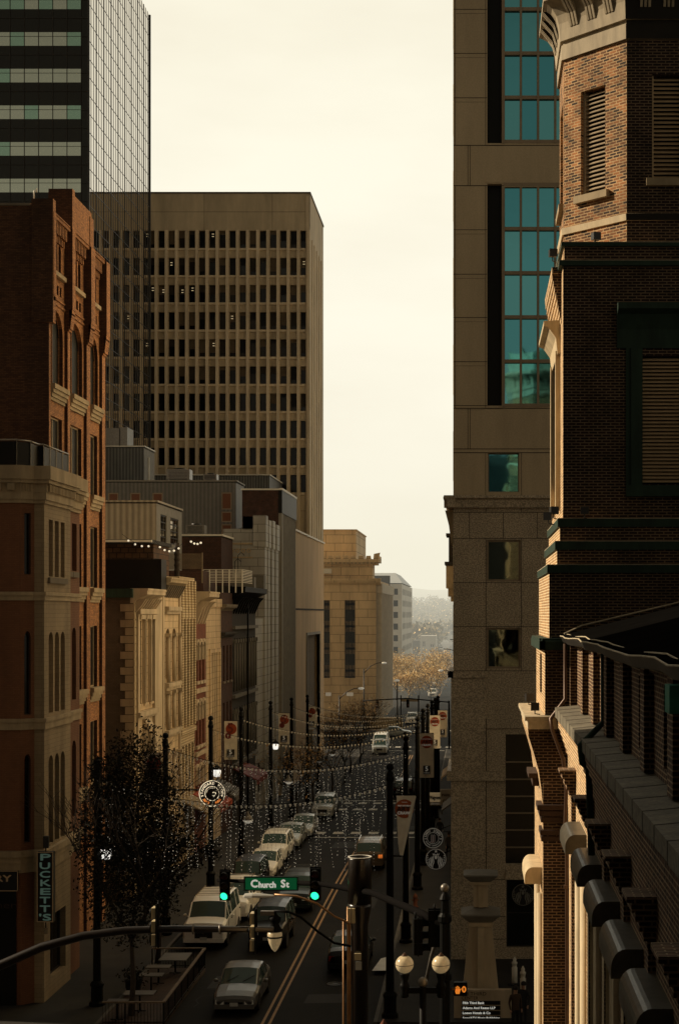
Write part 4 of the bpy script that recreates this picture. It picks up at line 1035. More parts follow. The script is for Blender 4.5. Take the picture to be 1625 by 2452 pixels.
mat('sign_green',(.004,.13,.04),.5,var=0,emit=.25,ecol=(.004,.15,.05)); mat('sign_text',(.8,.8,.72),.5,var=0,emit=.45,ecol=(.8,.8,.7))
wave_emblem('round_window_sign','dim round emblem sign with wavy lines hung inside the dark ground floor window',P,xx(530),zd(950),0.5,lit='sign_dimwhite')
# ---- further buildings on the right (street faces turned away from the camera, seen edge on)
def plainb(name,label,x0,x1,Ya,Yb,z1,m,z0=-2.2):
    B=thing(name,label,'building',((x0+x1)/2,(Ya+Yb)/2,0))
    mb=MB(); LPq=left(x0); ops=[(Ya+1.2+i*2.6,Ya+2.4+i*2.6,z,z+2.1) for i in range(int((Yb-Ya-1)/2.6)) for z in [1.5+3.9*j for j in range(int((z1-3)/3.9))]]
    wall(mb,LPq,Ya,Yb,z0,z1,ops,.2); mb.build('street_wall',m,B)
    mb=MB(); shell(mb,x0,x1,Ya,Yb,z0,z1,'L'); mb.build('wall',m,B)
    mb=MB(); mb.box(x0+.3,x1,Ya,Yb,z1-.3,z1-.2); mb.build('roof','roof_dark',B)
    for o in ops: window(LPq,o,B,.2,.06)
    return B
Q=plainb('balcony_building','stone building behind the granite tower whose carved bay window pokes out at its left edge',-1.0,14,113,140,24,'stone_trim')
mb=MB(); LQ=left(-1.0)
Yq=115; xa=PX(1067,Yq)
mb.box(xa,-1.0,115,118,PZ(1408,Yq),PZ(1355,Yq)); mb.box(xa+.15,-1,115.2,117.8,PZ(1428,Yq),PZ(1408,Yq)); mb.box(xa+.35,-1,115.5,117.5,PZ(1440,Yq),PZ(1428,Yq))
mb.build('bay_window','stone_trim',Q)
mb=MB(); mb.box(xa+.2,-1.0,115.1,117.9,PZ(1355,Yq),PZ(1280,Yq)); mb.build('bay_glazing','glass_dim',Q)
mb=MB(); mb.box(xa-.1,-1,114.8,118.2,PZ(1352,Yq),PZ(1345,Yq)); mb.box(xa,-1,114.9,118.1,PZ(1283,Yq),PZ(1277,Yq)); mb.build('ledge','roof_dark',Q)
plainb('right_row_building','pale stone building further down the right pavement past the bay window',-1.5,12,140.5,172,19,'street_stone')
plainb('right_row_building','pale building at the far right corner before the crossing street',-1.5,12,172.5,200,36,'street_stone')['label']='pale corner building closing the right hand row before the crossing street'
QB=[o for o in COL.objects if o.name.startswith('right_row_building')][-1]
# ---- brick church: tower, belfry and nave
T=thing('church','dark red brick church with an octagonal louvred belfry and green copper ledges','church',(6,34,0))
LF=lambda x:left(x)
def bb(mb,x0,x1,y0,y1,z0,z1): mb.box(x0,x1,y0,y1,z0,z1)
# octagon belfry
c=1.45; ox0,ox1,oy0,oy1=2.22,7.14,37.8,42.75
oct_=[(ox0+c,oy0),(ox1-c,oy0),(ox1,oy0+c),(ox1,oy1-c),(ox1-c,oy1),(ox0+c,oy1),(ox0,oy1-c),(ox0,oy0+c)]
z0,z1=24.9,30.1
mb=MB(); fr_=MB()
for i in range(8):
    a,b=V((*oct_[i],0)),V((*oct_[(i+1)%8],0)); U=(b-a); Lw=U.length; Nn=V((U.y,-U.x,0)).normalized(); PP=Pl(a,U,Nn)
    wf=.62*Lw if i in(0,2,4,6) else .46*Lw; m=Lw/2 if i!=7 else Lw*.47
    if i==7: wf=.80
    if i==0: op=(.62,Lw-.62,26.65,29.2)
    else: op=(m-wf/2,m+wf/2,26.5,29.12)
    wall(fr_ if i==0 else mb,PP,0,Lw,z0,z1,[op],.28)
    lv=MB(); n=24
    for k in range(n):
        z=op[2]+.03+(op[3]-op[2]-.05)*k/n; h=(op[3]-op[2])/n
        lv.hexa([PP.pt(op[0]+.04,z,.13),PP.pt(op[1]-.04,z,.13),PP.pt(op[1]-.04,z+h*.8,.26),PP.pt(op[0]+.04,z+h*.8,.26),PP.pt(op[0]+.04,z+.02,.12),PP.pt(op[1]-.04,z+.02,.12),PP.pt(op[1]-.04,z+h*.8+.02,.25),PP.pt(op[0]+.04,z+h*.8+.02,.25)])
    for u in(op[0],op[1]-.05): pbox(lv,PP,u,u+.05,op[2],op[3],.1,.27)
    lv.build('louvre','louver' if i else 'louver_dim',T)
    bk=MB(); bk.face([PP.pt(op[0],op[2],.27),PP.pt(op[1],op[2],.27),PP.pt(op[1],op[3],.27),PP.pt(op[0],op[3],.27)],PP.N); bk.build('louvre_backing','black_panel',T)
    sl_=MB(); pbox(sl_,PP,op[0]-.15,op[1]+.13,op[2]-.19,op[2]-.01,-.12,.2); sl_.build('sill','stone_trim',T)
mb.build('belfry_wall','brick_belfry',T); fr_.build('belfry_front','brick_soot',T)
def ring(mb,o0,z0_,o1,z1_,pts=oct_):
    n=len(pts); cx=sum(p[0] for p in pts)/n; cy=sum(p[1] for p in pts)/n
    def off(p,o): d=V((p[0]-cx,p[1]-cy,0)); k=(d.length+o*1.05)/d.length; return (cx+d.x*k,cy+d.y*k)
    for i in range(n):
        a,b=pts[i],pts[(i+1)%n]; A0,B0,A1,B1=off(a,o0),off(b,o0),off(a,o1),off(b,o1)
        ce=V(((a[0]+b[0])/2-cx,(a[1]+b[1])/2-cy,-(o1-o0)*1.5)); 
        if abs(z1_-z0_)<1e-6: ce=V((0,0,1 if o1<o0 else -1))
        mb.face([(*A0,z0_),(*B0,z0_),(*B1,z1_),(*A1,z1_)],ce)
mb=MB()
prs=[(0,30.05),(.07,30.05),(.07,30.42),(.02,30.42),(.02,30.52),(.1,30.52),(.12,30.78),(.14,30.95),(.2,31.15),(.32,31.33),(.5,31.45),(.55,31.47),(.55,31.62),(.45,31.66),(0,31.66)]
for i in range(len(prs)-1): ring(mb,*prs[i],*prs[i+1])
for i in range(8):
    a,b=V((*oct_[i],0)),V((*oct_[(i+1)%8],0)); U=b-a; Lw=U.length; Nn=V((U.y,-U.x,0)).normalized(); PP=Pl(a,U,Nn)
    for g in (.22,.5,.78):
        for k in(-1,0,1):
            u=Lw*g+k*.1; prof(mb,PP,u-.03,u+.03,[(-.1,30.8),(-.14,30.8),(-.24,31.1),(-.52,31.42),(-.3,31.42)])
mb.soot().build('cornice',['cornice_copper','cornice_soot'],T)
# crown of pointed copper gables
mb=MB(); ring(mb,.1,31.66,.05,32.3)
for i in range(8):
    a,b=V((*oct_[i],0)),V((*oct_[(i+1)%8],0)); U=b-a; Lw=U.length; Nn=V((U.y,-U.x,0)).normalized(); PP=Pl(a,U,Nn); m=Lw/2
    pts=[(0,31.9),(Lw,31.9),(Lw,32.2),(m+.25*Lw,32.7),(m,33.3),(m-.25*Lw,32.7),(0,32.2)]
    mb.face([PP.pt(u,z,-.06) for u,z in pts],PP.N); mb.face([PP.pt(u,z,.2) for u,z in pts],-PP.N)
    for j in range(len(pts)): (u,z),(u2,z2)=pts[j],pts[(j+1)%len(pts)]; mb.face([PP.pt(u,z,-.06),PP.pt(u2,z2,-.06),PP.pt(u2,z2,.2),PP.pt(u,z,.2)])
mb.build('crown','copper_crown',T)
mb=MB(); ring(mb,0,31.66,0,33); mb.face([(*p,32.6) for p in oct_],(0,0,1)); mb.build('roof','copper_crown',T)
mb=MB(); prb=[(0,25.62),(.05,25.62),(.07,25.78),(0,25.8)]
for i in range(3): ring(mb,*prb[i],*prb[i+1])
mb.soot()._build('belt_course',['copper_cream','cornice_soot'],T)
# square stages (x0, y0, z0, z1)
stg=[(2.13,37.6,24.55,25.0),(2.1,37.55,18.3,24.55),(2.01,37.3,17.72,18.28),(1.93,37.1,17.17,17.72),(1.735,36.9,15.25,17.15),(1.62,36.6,13.55,15.25)]
x2=7.4; y2=43.0
mb=MB(); fr_=MB()
big_=(3.86,7.0,19.15,22.28)
for k,(x,y,a,b) in enumerate(stg):
    if k==1: wall(fr_,front(y),x,x2,a,b,[big_],.35)
    elif k==5: wall(fr_,front(y),x,2.2,a,b,(),.2)
    else: fr_.face([(x,y,a),(x2,y,a),(x2,y,b),(x,y,b)],(0,-1,0))
    yy=y2 if k else 42.9
    if k==1: wall(mb,left(x),y,yy,a,b,[(38.9,41.4,19.3,22.6)],.3)
    elif k==5: wall(mb,left(x),y,41.9,a,b,[(38.4,39.5,14.0,15.0)],.3)
    else: mb.face([(x,y,a),(x,yy,a),(x,yy,b),(x,y,b)],(-1,0,0))
    if k!=5: mb.face([(x,y,b),(x2,y,b),(x2,yy,b),(x,yy,b)],(0,0,1)); mb.face([(x,yy,a),(x2,yy,a),(x2,yy,b),(x,yy,b)],(0,1,0)); mb.face([(x2,y,a),(x2,yy,a),(x2,yy,b),(x2,y,b)],(1,0,0))
# corbelled strip on the tower's street side
for k in range(8): mb.box(2.1-.03*k-.02,2.1,38.2+.0,41.9,23.2+k*.15,23.2+(k+1)*.15)
mb.box(1.86,2.13,38.1,42.0,24.4,24.55)
mb.face([(2.2,36.6,13),(2.2,37.4,13),(2.2,37.4,15.4),(2.2,36.6,15.4)],(1,0,0))
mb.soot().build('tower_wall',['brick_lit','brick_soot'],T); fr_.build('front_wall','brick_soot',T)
def lhood(mb,x,y0,y1,z0,z1,out):   # quarter round hood on a wall facing -X
    n=6; pr=[(0,z0)]
    for i in range(n+1): t=i/n*pi/2; pr.append((-out*(math.cos(t)) if 0 else -out*math.sin(pi/2-t)+0.0,z0+(z1-z0)*math.sin(t)))
    pr=[(0,z0)]+[(-(out*.55+out*.45*math.cos(i/n*pi/2)),z0+(z1-z0)*(.35+.65*math.sin(i/n*pi/2))) for i in range(n+1)]+[(0,z1)]
    pr.insert(1,(-out,z0)); prof(mb,left(x),y0,y1,pr)
# big louvred window facing the camera
P=front(37.55); lv=MB(); n=34
for k in range(n):
    z=19.2+3.05*k/n; h=.09
    lv.hexa([P.pt(3.95,z,.06),P.pt(7,z,.06),P.pt(7,z+.06,.2),P.pt(3.95,z+.06,.2),P.pt(3.95,z+.025,.05),P.pt(7,z+.025,.05),P.pt(7,z+.085,.19),P.pt(3.95,z+.085,.19)])
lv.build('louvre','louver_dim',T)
mb=MB(); mb.face([P.pt(3.86,19.15,.3),P.pt(7,19.15,.3),P.pt(7,22.28,.3),P.pt(3.86,22.28,.3)],P.N); mb.build('louvre_backing','black_panel',T)
mb=MB(); pbox(mb,P,3.74,4.02,19.12,22.45,-.1,.1); pbox(mb,P,3.62,3.74,19.1,22.8,-.05,.1); pbox(mb,P,3.62,7.3,18.85,19.12,-.14,.2)
prof(mb,P,3.4,7.3,[(0,22.45),(-.05,22.45),(-.08,22.9),(-.22,23.25),(-.4,23.35),(-.4,23.5),(0,23.52)])
mb.build('window_surround','copper_green',T)
# side window of the tower with its hood
mb=MB(); prof(mb,left(2.1),38.6,41.7,[(0,22.5),(-.08,22.5),(-.12,22.9),(-.3,23.15),(-.42,23.2),(-.42,23.32),(0,23.34)]); mb.build('window_hood','copper_cream',T)
mb=MB(); 
for y in(38.75,41.3): mb.box(1.98,2.12,y,y+.25,18.6,22.6)
mb.build('window_surround','copper_cream',T)
mb=MB(); mb.face([(2.35,38.9,19.3),(2.35,41.4,19.3),(2.35,41.4,22.6),(2.35,38.9,22.6)],(-1,0,0)); mb.build('louvre_backing','black_panel',T)
# ledges, green copper
def ledge(x,y,z,h,ov,m1='copper_green'):
    mb=MB(); mb.box(x-ov,x2,y-ov,y-.003,z-h,z); mb.box(x-ov,x-.003,y-.003,42.9,z-h,z); mb.mi=1
    mb.box(x-ov*.98,x2,y-ov*.98,y-.003,z+.002,z+.012); mb.box(x-ov,x-.003,y,42.9,z+.002,z+.014)
    return mb.build('ledge',[m1,'copper_cream' if 0 else 'stone_ledge'],T)
ledge(2.13,37.6,25.03,.09,.07); ledge(2.1,37.55,24.57,.12,.1); ledge(2.01,37.3,18.3,.2,.05); ledge(1.93,37.1,17.74,.2,.05); ledge(1.735,36.9,17.17,.19,.05)
# pier cap, middle cornice slab and the lower pier
mb=MB(); mb.box(1.50,2.2,36.45,36.6,15.15,15.36); mb.box(1.48,1.62,36.45,42,15.15,15.36); mb.box(1.55,2.2,36.6,36.9,15.36,15.42); mb.box(1.5,1.735,36.9,42,15.36,15.42); mb.build('pier_cap','copper_green',T)
mb=MB(); mb.box(1.2,1.95,36.15,36.6,13.3,13.5); mb.box(1.13,1.66,36.1,41.6,13.5,13.6); mb.box(1.66,1.98,36.1,36.62,13.5,13.6); mb.box(1.2,1.62,36.6,41.5,13.3,13.5); mb.build('cornice_slab','stone_ledge',T)
mb=MB()
pz=[(-.42,13.3),(-.40,13.1),(-.27,12.75),(-.12,12.3),(-.04,11.8),(0,11.4)]
PF_=front(36.55); x0p,x1p=1.57,2.24
for i in range(5):
    (o0,za_),(o1,zb_)=pz[i],pz[i+1]
    mb.face([(x0p+o0*.85,36.55,za_),(x1p,36.55,za_),(x1p,36.55,zb_),(x0p+o1*.85,36.55,zb_)],(0,-1,0))
    mb.face([(x0p+o0*.85,36.55,za_),(x0p+o0*.85,41.6,za_),(x0p+o1*.85,41.6,zb_),(x0p+o1*.85,36.55,zb_)],(-1,0,0))
fr_=MB(); fr_.face([(x0p,36.5,0),(x1p,36.5,0),(x1p,36.5,12.0),(x0p,36.5,12.0)],(0,-1,0)); fr_.build('pier_front','brick_soot',T)
wall(mb,left(x0p),36.5,41.7,0,12.0,[(37.6,38.9,1,9.0,.5),(39.6,40.9,1,9.0,.5)],.15); mb.face([(x1p,36.5,0),(x1p,37.6,0),(x1p,37.6,13.4),(x1p,36.5,13.4)],(1,0,0))
mb.face([(x0p,36.5,12),(x1p,36.5,12),(x1p,36.56,12),(x0p,36.56,12)],(0,0,1)); mb.face([(x0p,41.7,0),(8,41.7,0),(8,41.7,13.5),(x0p,41.7,13.5)],(0,1,0))
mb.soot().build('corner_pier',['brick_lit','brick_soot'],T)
mb=MB()
for k,(z_,o) in enumerate(((11.5,.14),(11.35,.09),(11.2,.05),(10.9,.07),(10.75,.04))): mb.box(x0p-o,x1p,36.5-o,36.499,z_-.12,z_); mb.box(x0p-o,x0p-.001,36.5,37.3,z_-.12,z_)
mb.box(x0p-.3,x0p,37.6,39.2,12.0,12.12); mb.box(x0p-.2,x0p,37.7,39.1,11.8,12.0)
mb.build('pier_capital','iron_brick',T)
mb=MB(); lhood(mb,x0p,36.9,38.9,9.55,9.95,.42); mb.build('window_hood','copper_cream',T)
mb=MB()
for y in(37.1,38.6): mb.tube([(x0p-.04,y,.5),(x0p-.04,y,9.3)],.09,8)
mb.build('window_surround','copper_cream',T)
# nave: lower wall, ledge, upper wall, eave and roof
xw=2.15; yn=7.0; yf=36.55
wy=[30.2,26.6,23.2,19.9,16.9,13.9,10.9]     # near end of each hood
wops=[(y+.25,y+1.75,.8,11.25) for y in wy]
P=left(xw)
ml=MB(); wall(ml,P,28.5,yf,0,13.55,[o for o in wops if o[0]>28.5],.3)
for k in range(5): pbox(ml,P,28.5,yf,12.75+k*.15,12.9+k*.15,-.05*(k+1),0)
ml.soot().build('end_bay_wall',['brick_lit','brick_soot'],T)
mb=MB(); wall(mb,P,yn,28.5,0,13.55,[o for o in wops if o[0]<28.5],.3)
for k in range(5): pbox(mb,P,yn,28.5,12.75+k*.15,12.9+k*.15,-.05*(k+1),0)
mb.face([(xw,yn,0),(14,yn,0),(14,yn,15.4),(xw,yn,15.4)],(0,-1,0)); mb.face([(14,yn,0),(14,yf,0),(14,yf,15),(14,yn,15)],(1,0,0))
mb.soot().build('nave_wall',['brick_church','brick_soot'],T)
for i,(o,y) in enumerate(zip(wops,wy)):
    h=MB(); lhood(h,xw,y,y+1.95,11.3,11.68,.42); h.build('window_hood','copper_hood',T)
    h=MB(); 
    for u in(o[0]-.1,o[1]+.1): h.tube([(xw-.03,u,0.5),(xw-.03,u,11.3)],.085,8)
    for u in(o[0]+.12,o[1]-.12): h.tube([(xw+.12,u,.8),(xw+.12,u,11.25)],.06,8)
    h.tube([(xw-.02,(o[0]+o[1])/2,.8),(xw-.02,(o[0]+o[1])/2,11.25)],.05,8)
    h.build('window_surround','copper_cream',T)
    g=MB(); g.face([(xw+.29,o[0],o[2]),(xw+.29,o[1],o[2]),(xw+.29,o[1],o[3]),(xw+.29,o[0],o[3])],(-1,0,0)); g.build('window','glass_black',T)
mb=MB()
for y in (28.4,25.0,21.7,18.6,15.4,12.4,33.5):
    pbox(mb,P,y-.02,y+.36,0,12.0,-.09,0)
    for k in range(5): pbox(mb,P,y-.02-.03*k,y+.36+.03*k,11.95+k*.12,12.07+k*.12,-.1-.05*k,0)
    pbox(mb,P,y-.16,y+.5,12.55,12.62,-.36,0)
mb.soot().build('pilaster',['brick_church','brick_soot'],T)
# ledge slabs
mb=MB(); y=yn
mb.mi=0
while y<yf-.5:
    y1=min(y+1.12,yf-.02); o_=random.uniform(-.012,.012); mb.hexa([(1.83+o_,y,13.6),(2.5,y,13.6),(2.5,y1-.035,13.6),(1.83,y1-.035,13.6),(1.83,y,13.82),(2.5,y,13.88),(2.5,y1-.035,13.88),(1.83,y1-.035,13.82)]); y=y1
mb.build('ledge_slab','stone_slab',T); mb=MB(); y=yn+1.12
while y<yf-.5: mb.hexa([(1.826,y-.03,13.59),(2.36,y-.03,13.6),(2.36,y-.003,13.6),(1.826,y-.003,13.59),(1.826,y-.03,13.824),(2.36,y-.03,13.873),(2.36,y-.003,13.873),(1.826,y-.003,13.824)]); y+=1.12
mb.build('slab_joint','joint_dark',T)
mb=MB(); mb.box(2.0,2.5,yn,yf-.02,13.5,13.6); mb.build('gutter_bed','iron_worn',T)
xu=2.36; P=left(xu)
uops=[(34.0-3.0*k,34.5-3.0*k,14.05,15.1) for k in range(9)]
mb=MB(); wall(mb,P,yn,yf,13.85,15.45,uops,.25)
for k in range(9): 
    y=32.6-3.0*k; pbox(mb,P,y,y+.5,13.88,15.4,-.13,0)
pbox(mb,P,yn,yf,15.22,15.4,-.06,0); mb.box(2.2,xu+.25,yf-.3,yf,13.85,15.4)
mb.soot().build('clerestory_wall',['brick_church','brick_soot'],T)
mb=MB()
for o in uops: mb.face([P.pt(o[0],o[2],.24),P.pt(o[1],o[2],.24),P.pt(o[1],o[3],.24),P.pt(o[0],o[3],.24)],P.N)
mb.build('blind_recess','iron_brick',T)
random.seed(11)
mb=MB(); pts=[];yy=yn
while yy<36.4: pts.append((yy,random.uniform(-.03,.03),random.uniform(-.02,.03))); yy+=1.3
pts.append((36.5,0,0))
for i in range(len(pts)-1):
    (a,da,ea),(b,db,eb)=pts[i],pts[i+1]
    mb.hexa([(2.04+da,a,15.33+ea),(2.3,a,15.3),(2.3,b,15.3),(2.04+db,b,15.33+eb),(1.98+da,a,15.47+ea),(2.3,a,15.47),(2.3,b,15.47),(1.98+db,b,15.47+eb)])
mb.mi=1
mb.tube([(1.975+d,y,15.48+e) for y,d,e in pts],.013,5); mb.tube([(2.13+d*.5,y,15.52+e*1.0) for y,d,e in pts],.011,5)
mb.build('gutter',['iron_worn','stone_ledge'],T)
mb=MB(); mb.hexa([(2.05,yn-.5,15.42),(14,yn-.5,17.4),(14,37.3,17.4),(2.05,36.6,15.42),(2.05,yn-.5,15.5),(14,yn-.5,18.55),(14,37.3,18.55),(2.05,36.6,15.5)])
mb.build('roof','slate',T)
mb=MB(); mb.tube([(2.08,36.75,15.53),(2.5,36.85,15.72),(5.0,36.85,16.32),(8,36.85,17.1)],.022,5); mb.build('roof_flashing','stone_ledge',T)
# downpipes
mb=MB(); mb.tube([(2.08,36.3,15.3),(2.08,36.3,14.0),(1.72,36.0,13.55),(1.76,35.95,13.3),(2.02,36.0,12.6),(2.09,36.0,11.9),(2.06,36.0,11.0),(2.1,36.0,10.7),(2.12,36.0,0.2)],.045,8)
for z in(9.6,6,3): mb.box(2.03,2.2,35.92,36.08,z,z+.08)
mb.build('downpipe','bronze_pipe',T)
mb=MB(); mb.tube([(2.24,27.2,15.3),(2.24,27.2,14.1),(1.8,26.9,13.7),(1.84,26.9,13.4),(1.95,26.9,13.3),(2.0,26.9,11.8)],.06,8); mb.build('downpipe','copper_green',T)
mb=MB(); mb.box(2.02,2.3,16.2,16.6,14.95,15.25); mb.build('gutter_box','copper_teal',T)
# floodlights on the church
def flood(loc,rz,label):
    o=thing('floodlight',label,'floodlight',loc,rz,'floodlights on the church'); 
    mb=MB(); mb.T=Matrix.Translation(V(loc)); mb.box(-.09,.09,-.1,.06,.05,.22); mb.box(-.1,.1,-.11,-.1,.04,.23)
    h=mb.build('housing','iron_worn',o); mb=MB(); mb.T=Matrix.Translation(V(loc)); mb.tube([(0,0,.05),(0,.02,-.04),(.12,.1,-.06)],.015,5); mb.build('bracket','iron_worn',o)
flood((PX(1322,38),38.0,PZ(620,38)),.2,'small square floodlight sticking out left just under the belfry')
flood((2.9,37.75,25.08),.4,'sunlit square floodlight standing on the ledge under the belfry window')
flood((PX(1324,37.6),37.6,PZ(1236,37.6)),.3,'upper of the paired floodlights left of the topmost lower ledge')
flood((PX(1312,37.3),37.3,PZ(1250,37.3)),-.3,'lower of the paired floodlights left of the topmost lower ledge')
flood((PX(1398,37.2),37.2,18.35),.0,'dark floodlight on the green ledge against the shaded brick')
flood((PX(1268,36.6),37.4,13.85),.3,'left one of the two floodlights on the sunlit cornice slab')
flood((PX(1280,36.4),36.5,13.68),.0,'right one of the two floodlights on the sunlit cornice slab')
# off-frame blocks that close the crossing street on the left and stand behind the viewpoint
B=thing('corner_block','large plain stone block across the side street, left of the frame','building',(-32,10,0))
mb=MB(); ops=[(y,y+1.6,z,z+2.2) for y in range(-24,30,4) for z in range(4,40,5)]
wall(mb,right(-18.3),-30,32.2,0,44,ops,.3); shell(mb,-48,-18.3,-30,32.2,0,44,'R'); mb.build('wall','off_block',B)
mb=MB(); 
for o in ops: mb.face([(-18.59,o[0],o[2]),(-18.59,o[1],o[2]),(-18.59,o[1],o[3]),(-18.59,o[0],o[3])],(1,0,0))
mb.build('glazing','glass_black',B)
B=thing('parking_garage','concrete parking garage the view is taken from, behind the camera','building',(-2,-25,0))
mb=MB(); mb.box(-14,24,-50,-3,0,14.3); mb.box(-14,24,-50,-30,14.3,34); mb.build('deck','off_block',B)
mb=MB(); mb.box(-14,24,-3.2,-3,14.3,15.3); mb.build('parapet','precast',B)
# ================================================================= STREET FURNITURE
def carpaint(n,c,metal=.3): mat(n,c,.38,metal=metal,var=.08,vscale=3,spec=.45,coat=.25)
for n,c,mt in(('paint_grey',(.14,.135,.125),.35),('paint_van_white',(.85,.82,.75),0),('paint_black',(.008,.008,.008),.2),('paint_silver',(.4,.42,.41),.4),('paint_darkgreen',(.02,.03,.026),.3),('paint_champagne',(.12,.09,.06),.3)): carpaint(n,c,mt)
# car bodies: stations (y, z_bottom, z_shoulder, z_roof, half width, half width at roof, kind)
def car(kind,paint,label,x,y,back=False,group='cars on the street',rz=0,lit=False,rack=False):
    # built with the nose towards -Y
    if kind=='sedan': Ln,W,S=4.7,.90,[(0,.35,.55,.60,.70),(.12,.24,.66,.72,.82),(.5,.2,.76,.84,.88),(1.25,.2,.86,.94,.90),(2.0,.2,.93,1.42,.90),(2.75,.2,.95,1.47,.90),(3.35,.2,.96,1.42,.90),(4.0,.2,.97,1.06,.89),(4.55,.25,.90,1.0,.85),(4.7,.38,.72,.80,.74)]; scr=(3,4); cab=(3,6); rear=(6,7)
    elif kind=='suv': Ln,W,S=4.8,.95,[(0,.4,.75,.82,.80),(.12,.28,.95,1.02,.90),(.5,.26,1.02,1.10,.93),(1.15,.26,1.08,1.16,.95),(1.75,.26,1.12,1.70,.95),(2.8,.26,1.12,1.78,.95),(3.9,.26,1.12,1.76,.95),(4.5,.26,1.12,1.68,.94),(4.72,.3,1.08,1.16,.92),(4.8,.42,.95,1.0,.86)]; scr=(3,4); cab=(3,7); rear=(7,8)
    elif kind=='van': Ln,W,S=5.2,1.02,[(0,.45,.95,1.05,.92),(.1,.3,1.12,1.22,1.0),(.45,.3,1.18,1.28,1.02),(.95,.3,1.25,1.36,1.02),(1.5,.3,1.32,2.02,1.02),(2.3,.3,1.34,2.15,1.02),(3.9,.3,1.34,2.17,1.02),(4.9,.3,1.34,2.12,1.02),(5.12,.3,1.3,1.9,1.0),(5.2,.45,1.2,1.4,.96)]; scr=(3,4); cab=(3,7); rear=(7,8)
    elif kind=='jeep': Ln,W,S=4.4,.90,[(0,.5,.9,.98,.72),(.1,.4,1.02,1.10,.78),(.5,.4,1.08,1.14,.80),(1.3,.4,1.12,1.18,.84),(1.6,.4,1.16,1.80,.88),(2.4,.4,1.16,1.86,.90),(3.4,.4,1.16,1.86,.90),(4.2,.4,1.16,1.82,.90),(4.35,.4,1.14,1.2,.88),(4.4,.5,1.0,1.05,.84)]; scr=(3,4); cab=(3,7); rear=(7,8)
    T=thing('parked_'+kind if kind!='sedan' else 'sedan_car',label,'car' if kind in('sedan','suv') else kind if kind!='suv' else 'car',(0,0,0),0,group)
    T.name={'sedan':'sedan_car','suv':'suv_car','van':'white_van','jeep':'jeep_car'}[kind]
    n=len(S); rings=[]
    for i,(yy,zb_,zs,zr,w) in enumerate(S):
        cabin=cab[0]<i<=cab[1]; wr=w*.80 if cabin else w*.86
        half=[(0,zb_),(w*.88,zb_),(w*.99,zb_+.16),(w,zb_+(zs-zb_)*.55),(w*.975,zs-.03),(w*.95,zs),(wr,zr-.035 if cabin else zr-.01),(wr-.08,zr),(wr*.5,zr+.03),(0,zr+.04)]
        rings.append([V((a,yy,b)) for a,b in half]+[V((-a,yy,b)) for a,b in half[-2:0:-1]])
    body=MB(); scm=MB(); rrm=MB(); sdl=MB(); sdr=MB(); m=len(rings[0])
    for i in range(n-1):
        for j in range(m):
            k=(j+1)%m; q=[rings[i][j],rings[i][k],rings[i+1][k],rings[i+1][j]]
            side=j in(5,m-6-0) or j==m-6; top=j in(6,7,8,9,10,11) and True
            tgt=body
            js={5:'R',m-6:'L'}.get(j)
            if js and cab[0]<=i<cab[1]+ (0): tgt=sdr if js=='R' else sdl
            if 6<=j<=m-7:
                if i==scr[0]: tgt=scm
                if i==rear[0]: tgt=rrm
            if tgt is not body: body.smooth=False
            tgt.smooth=True; tgt.face(q); tgt.smooth=False
    body.face(rings[0]); body.face(rings[-1][::-1])
    # pillars and roof rails
    R=rings
    for sg in(1,-1):
        def pt(i,j): p=R[i][j].copy(); p.x*=sg; return p
        for i in range(cab[0],cab[1]+2):
            if i>=n: break
            a,b=pt(i,5),pt(i,6)
            if cab[0]<i<=cab[1]: body.tube([a+V((sg*.005,0,0)),b+V((sg*.005,0,0))],.03,5)
        body.tube([pt(cab[0],6),pt(cab[0]+1,6)],.035,5); body.tube([pt(cab[1],6),pt(cab[1]+1,6)],.035,5)
    for side_,i0 in((-1,0),(1,n-1)): pass
    bump=MB(); 
    wf=S[1][4]; bump.box(-wf*.96,wf*.96,-.05,.1,S[0][1]-.1,S[0][1]+.08); bump.box(-wf*.96,wf*.96,Ln-.08,Ln+.05,S[0][1]-.08,S[0][1]+.14)
    B=body.build('body',paint,T)
    bump.build('bumper',paint if kind!='jeep' else 'rubber',T)
    scm.build('windscreen','car_glass',T); rrm.build('rear_window','car_glass',T)
    sdr.build('side_window','car_glass',T); sdl.build('side_window','car_glass',T)
    # doors: thin seams
    sm=MB()
    for sg in(1,-1):
        for yy in(S[cab[0]+1][0]-.35,(S[cab[0]+1][0]+S[cab[1]][0])/2,S[cab[1]][0]+.05): sm.box(sg*W*.995-.006,sg*W*.995+.008,yy-.008,yy+.008,.45,S[4][2]-.05)
        for yy in(S[cab[0]+1][0]+.45,S[cab[1]][0]-.45): sm.box(sg*W-.01,sg*W+.03,yy,yy+.18,S[4][2]-.18,S[4][2]-.14)
    sm.build('door_seam','rubber',T)
    zg=S[0][1]; zs0=S[1][2]
    g=MB(); g.box(-wf*.42,wf*.42,-.03,.06,zg+.1,zs0-.14); 
    g.mi=1
    for k in range(4): z=zg+.13+k*(zs0-zg-.3)/4; g.box(-wf*.4,wf*.4,-.045,-.03,z,z+.02)
    g.lathe([(0.001,0),(.07,0),(.07,.01),(.001,.012)],(0,-.05,(zg+zs0)/2),10) if 0 else g.box(-.06,.06,-.06,-.045,(zg+zs0)/2-.05,(zg+zs0)/2+.03)
    g.build('grille',['rubber','chrome'],T)
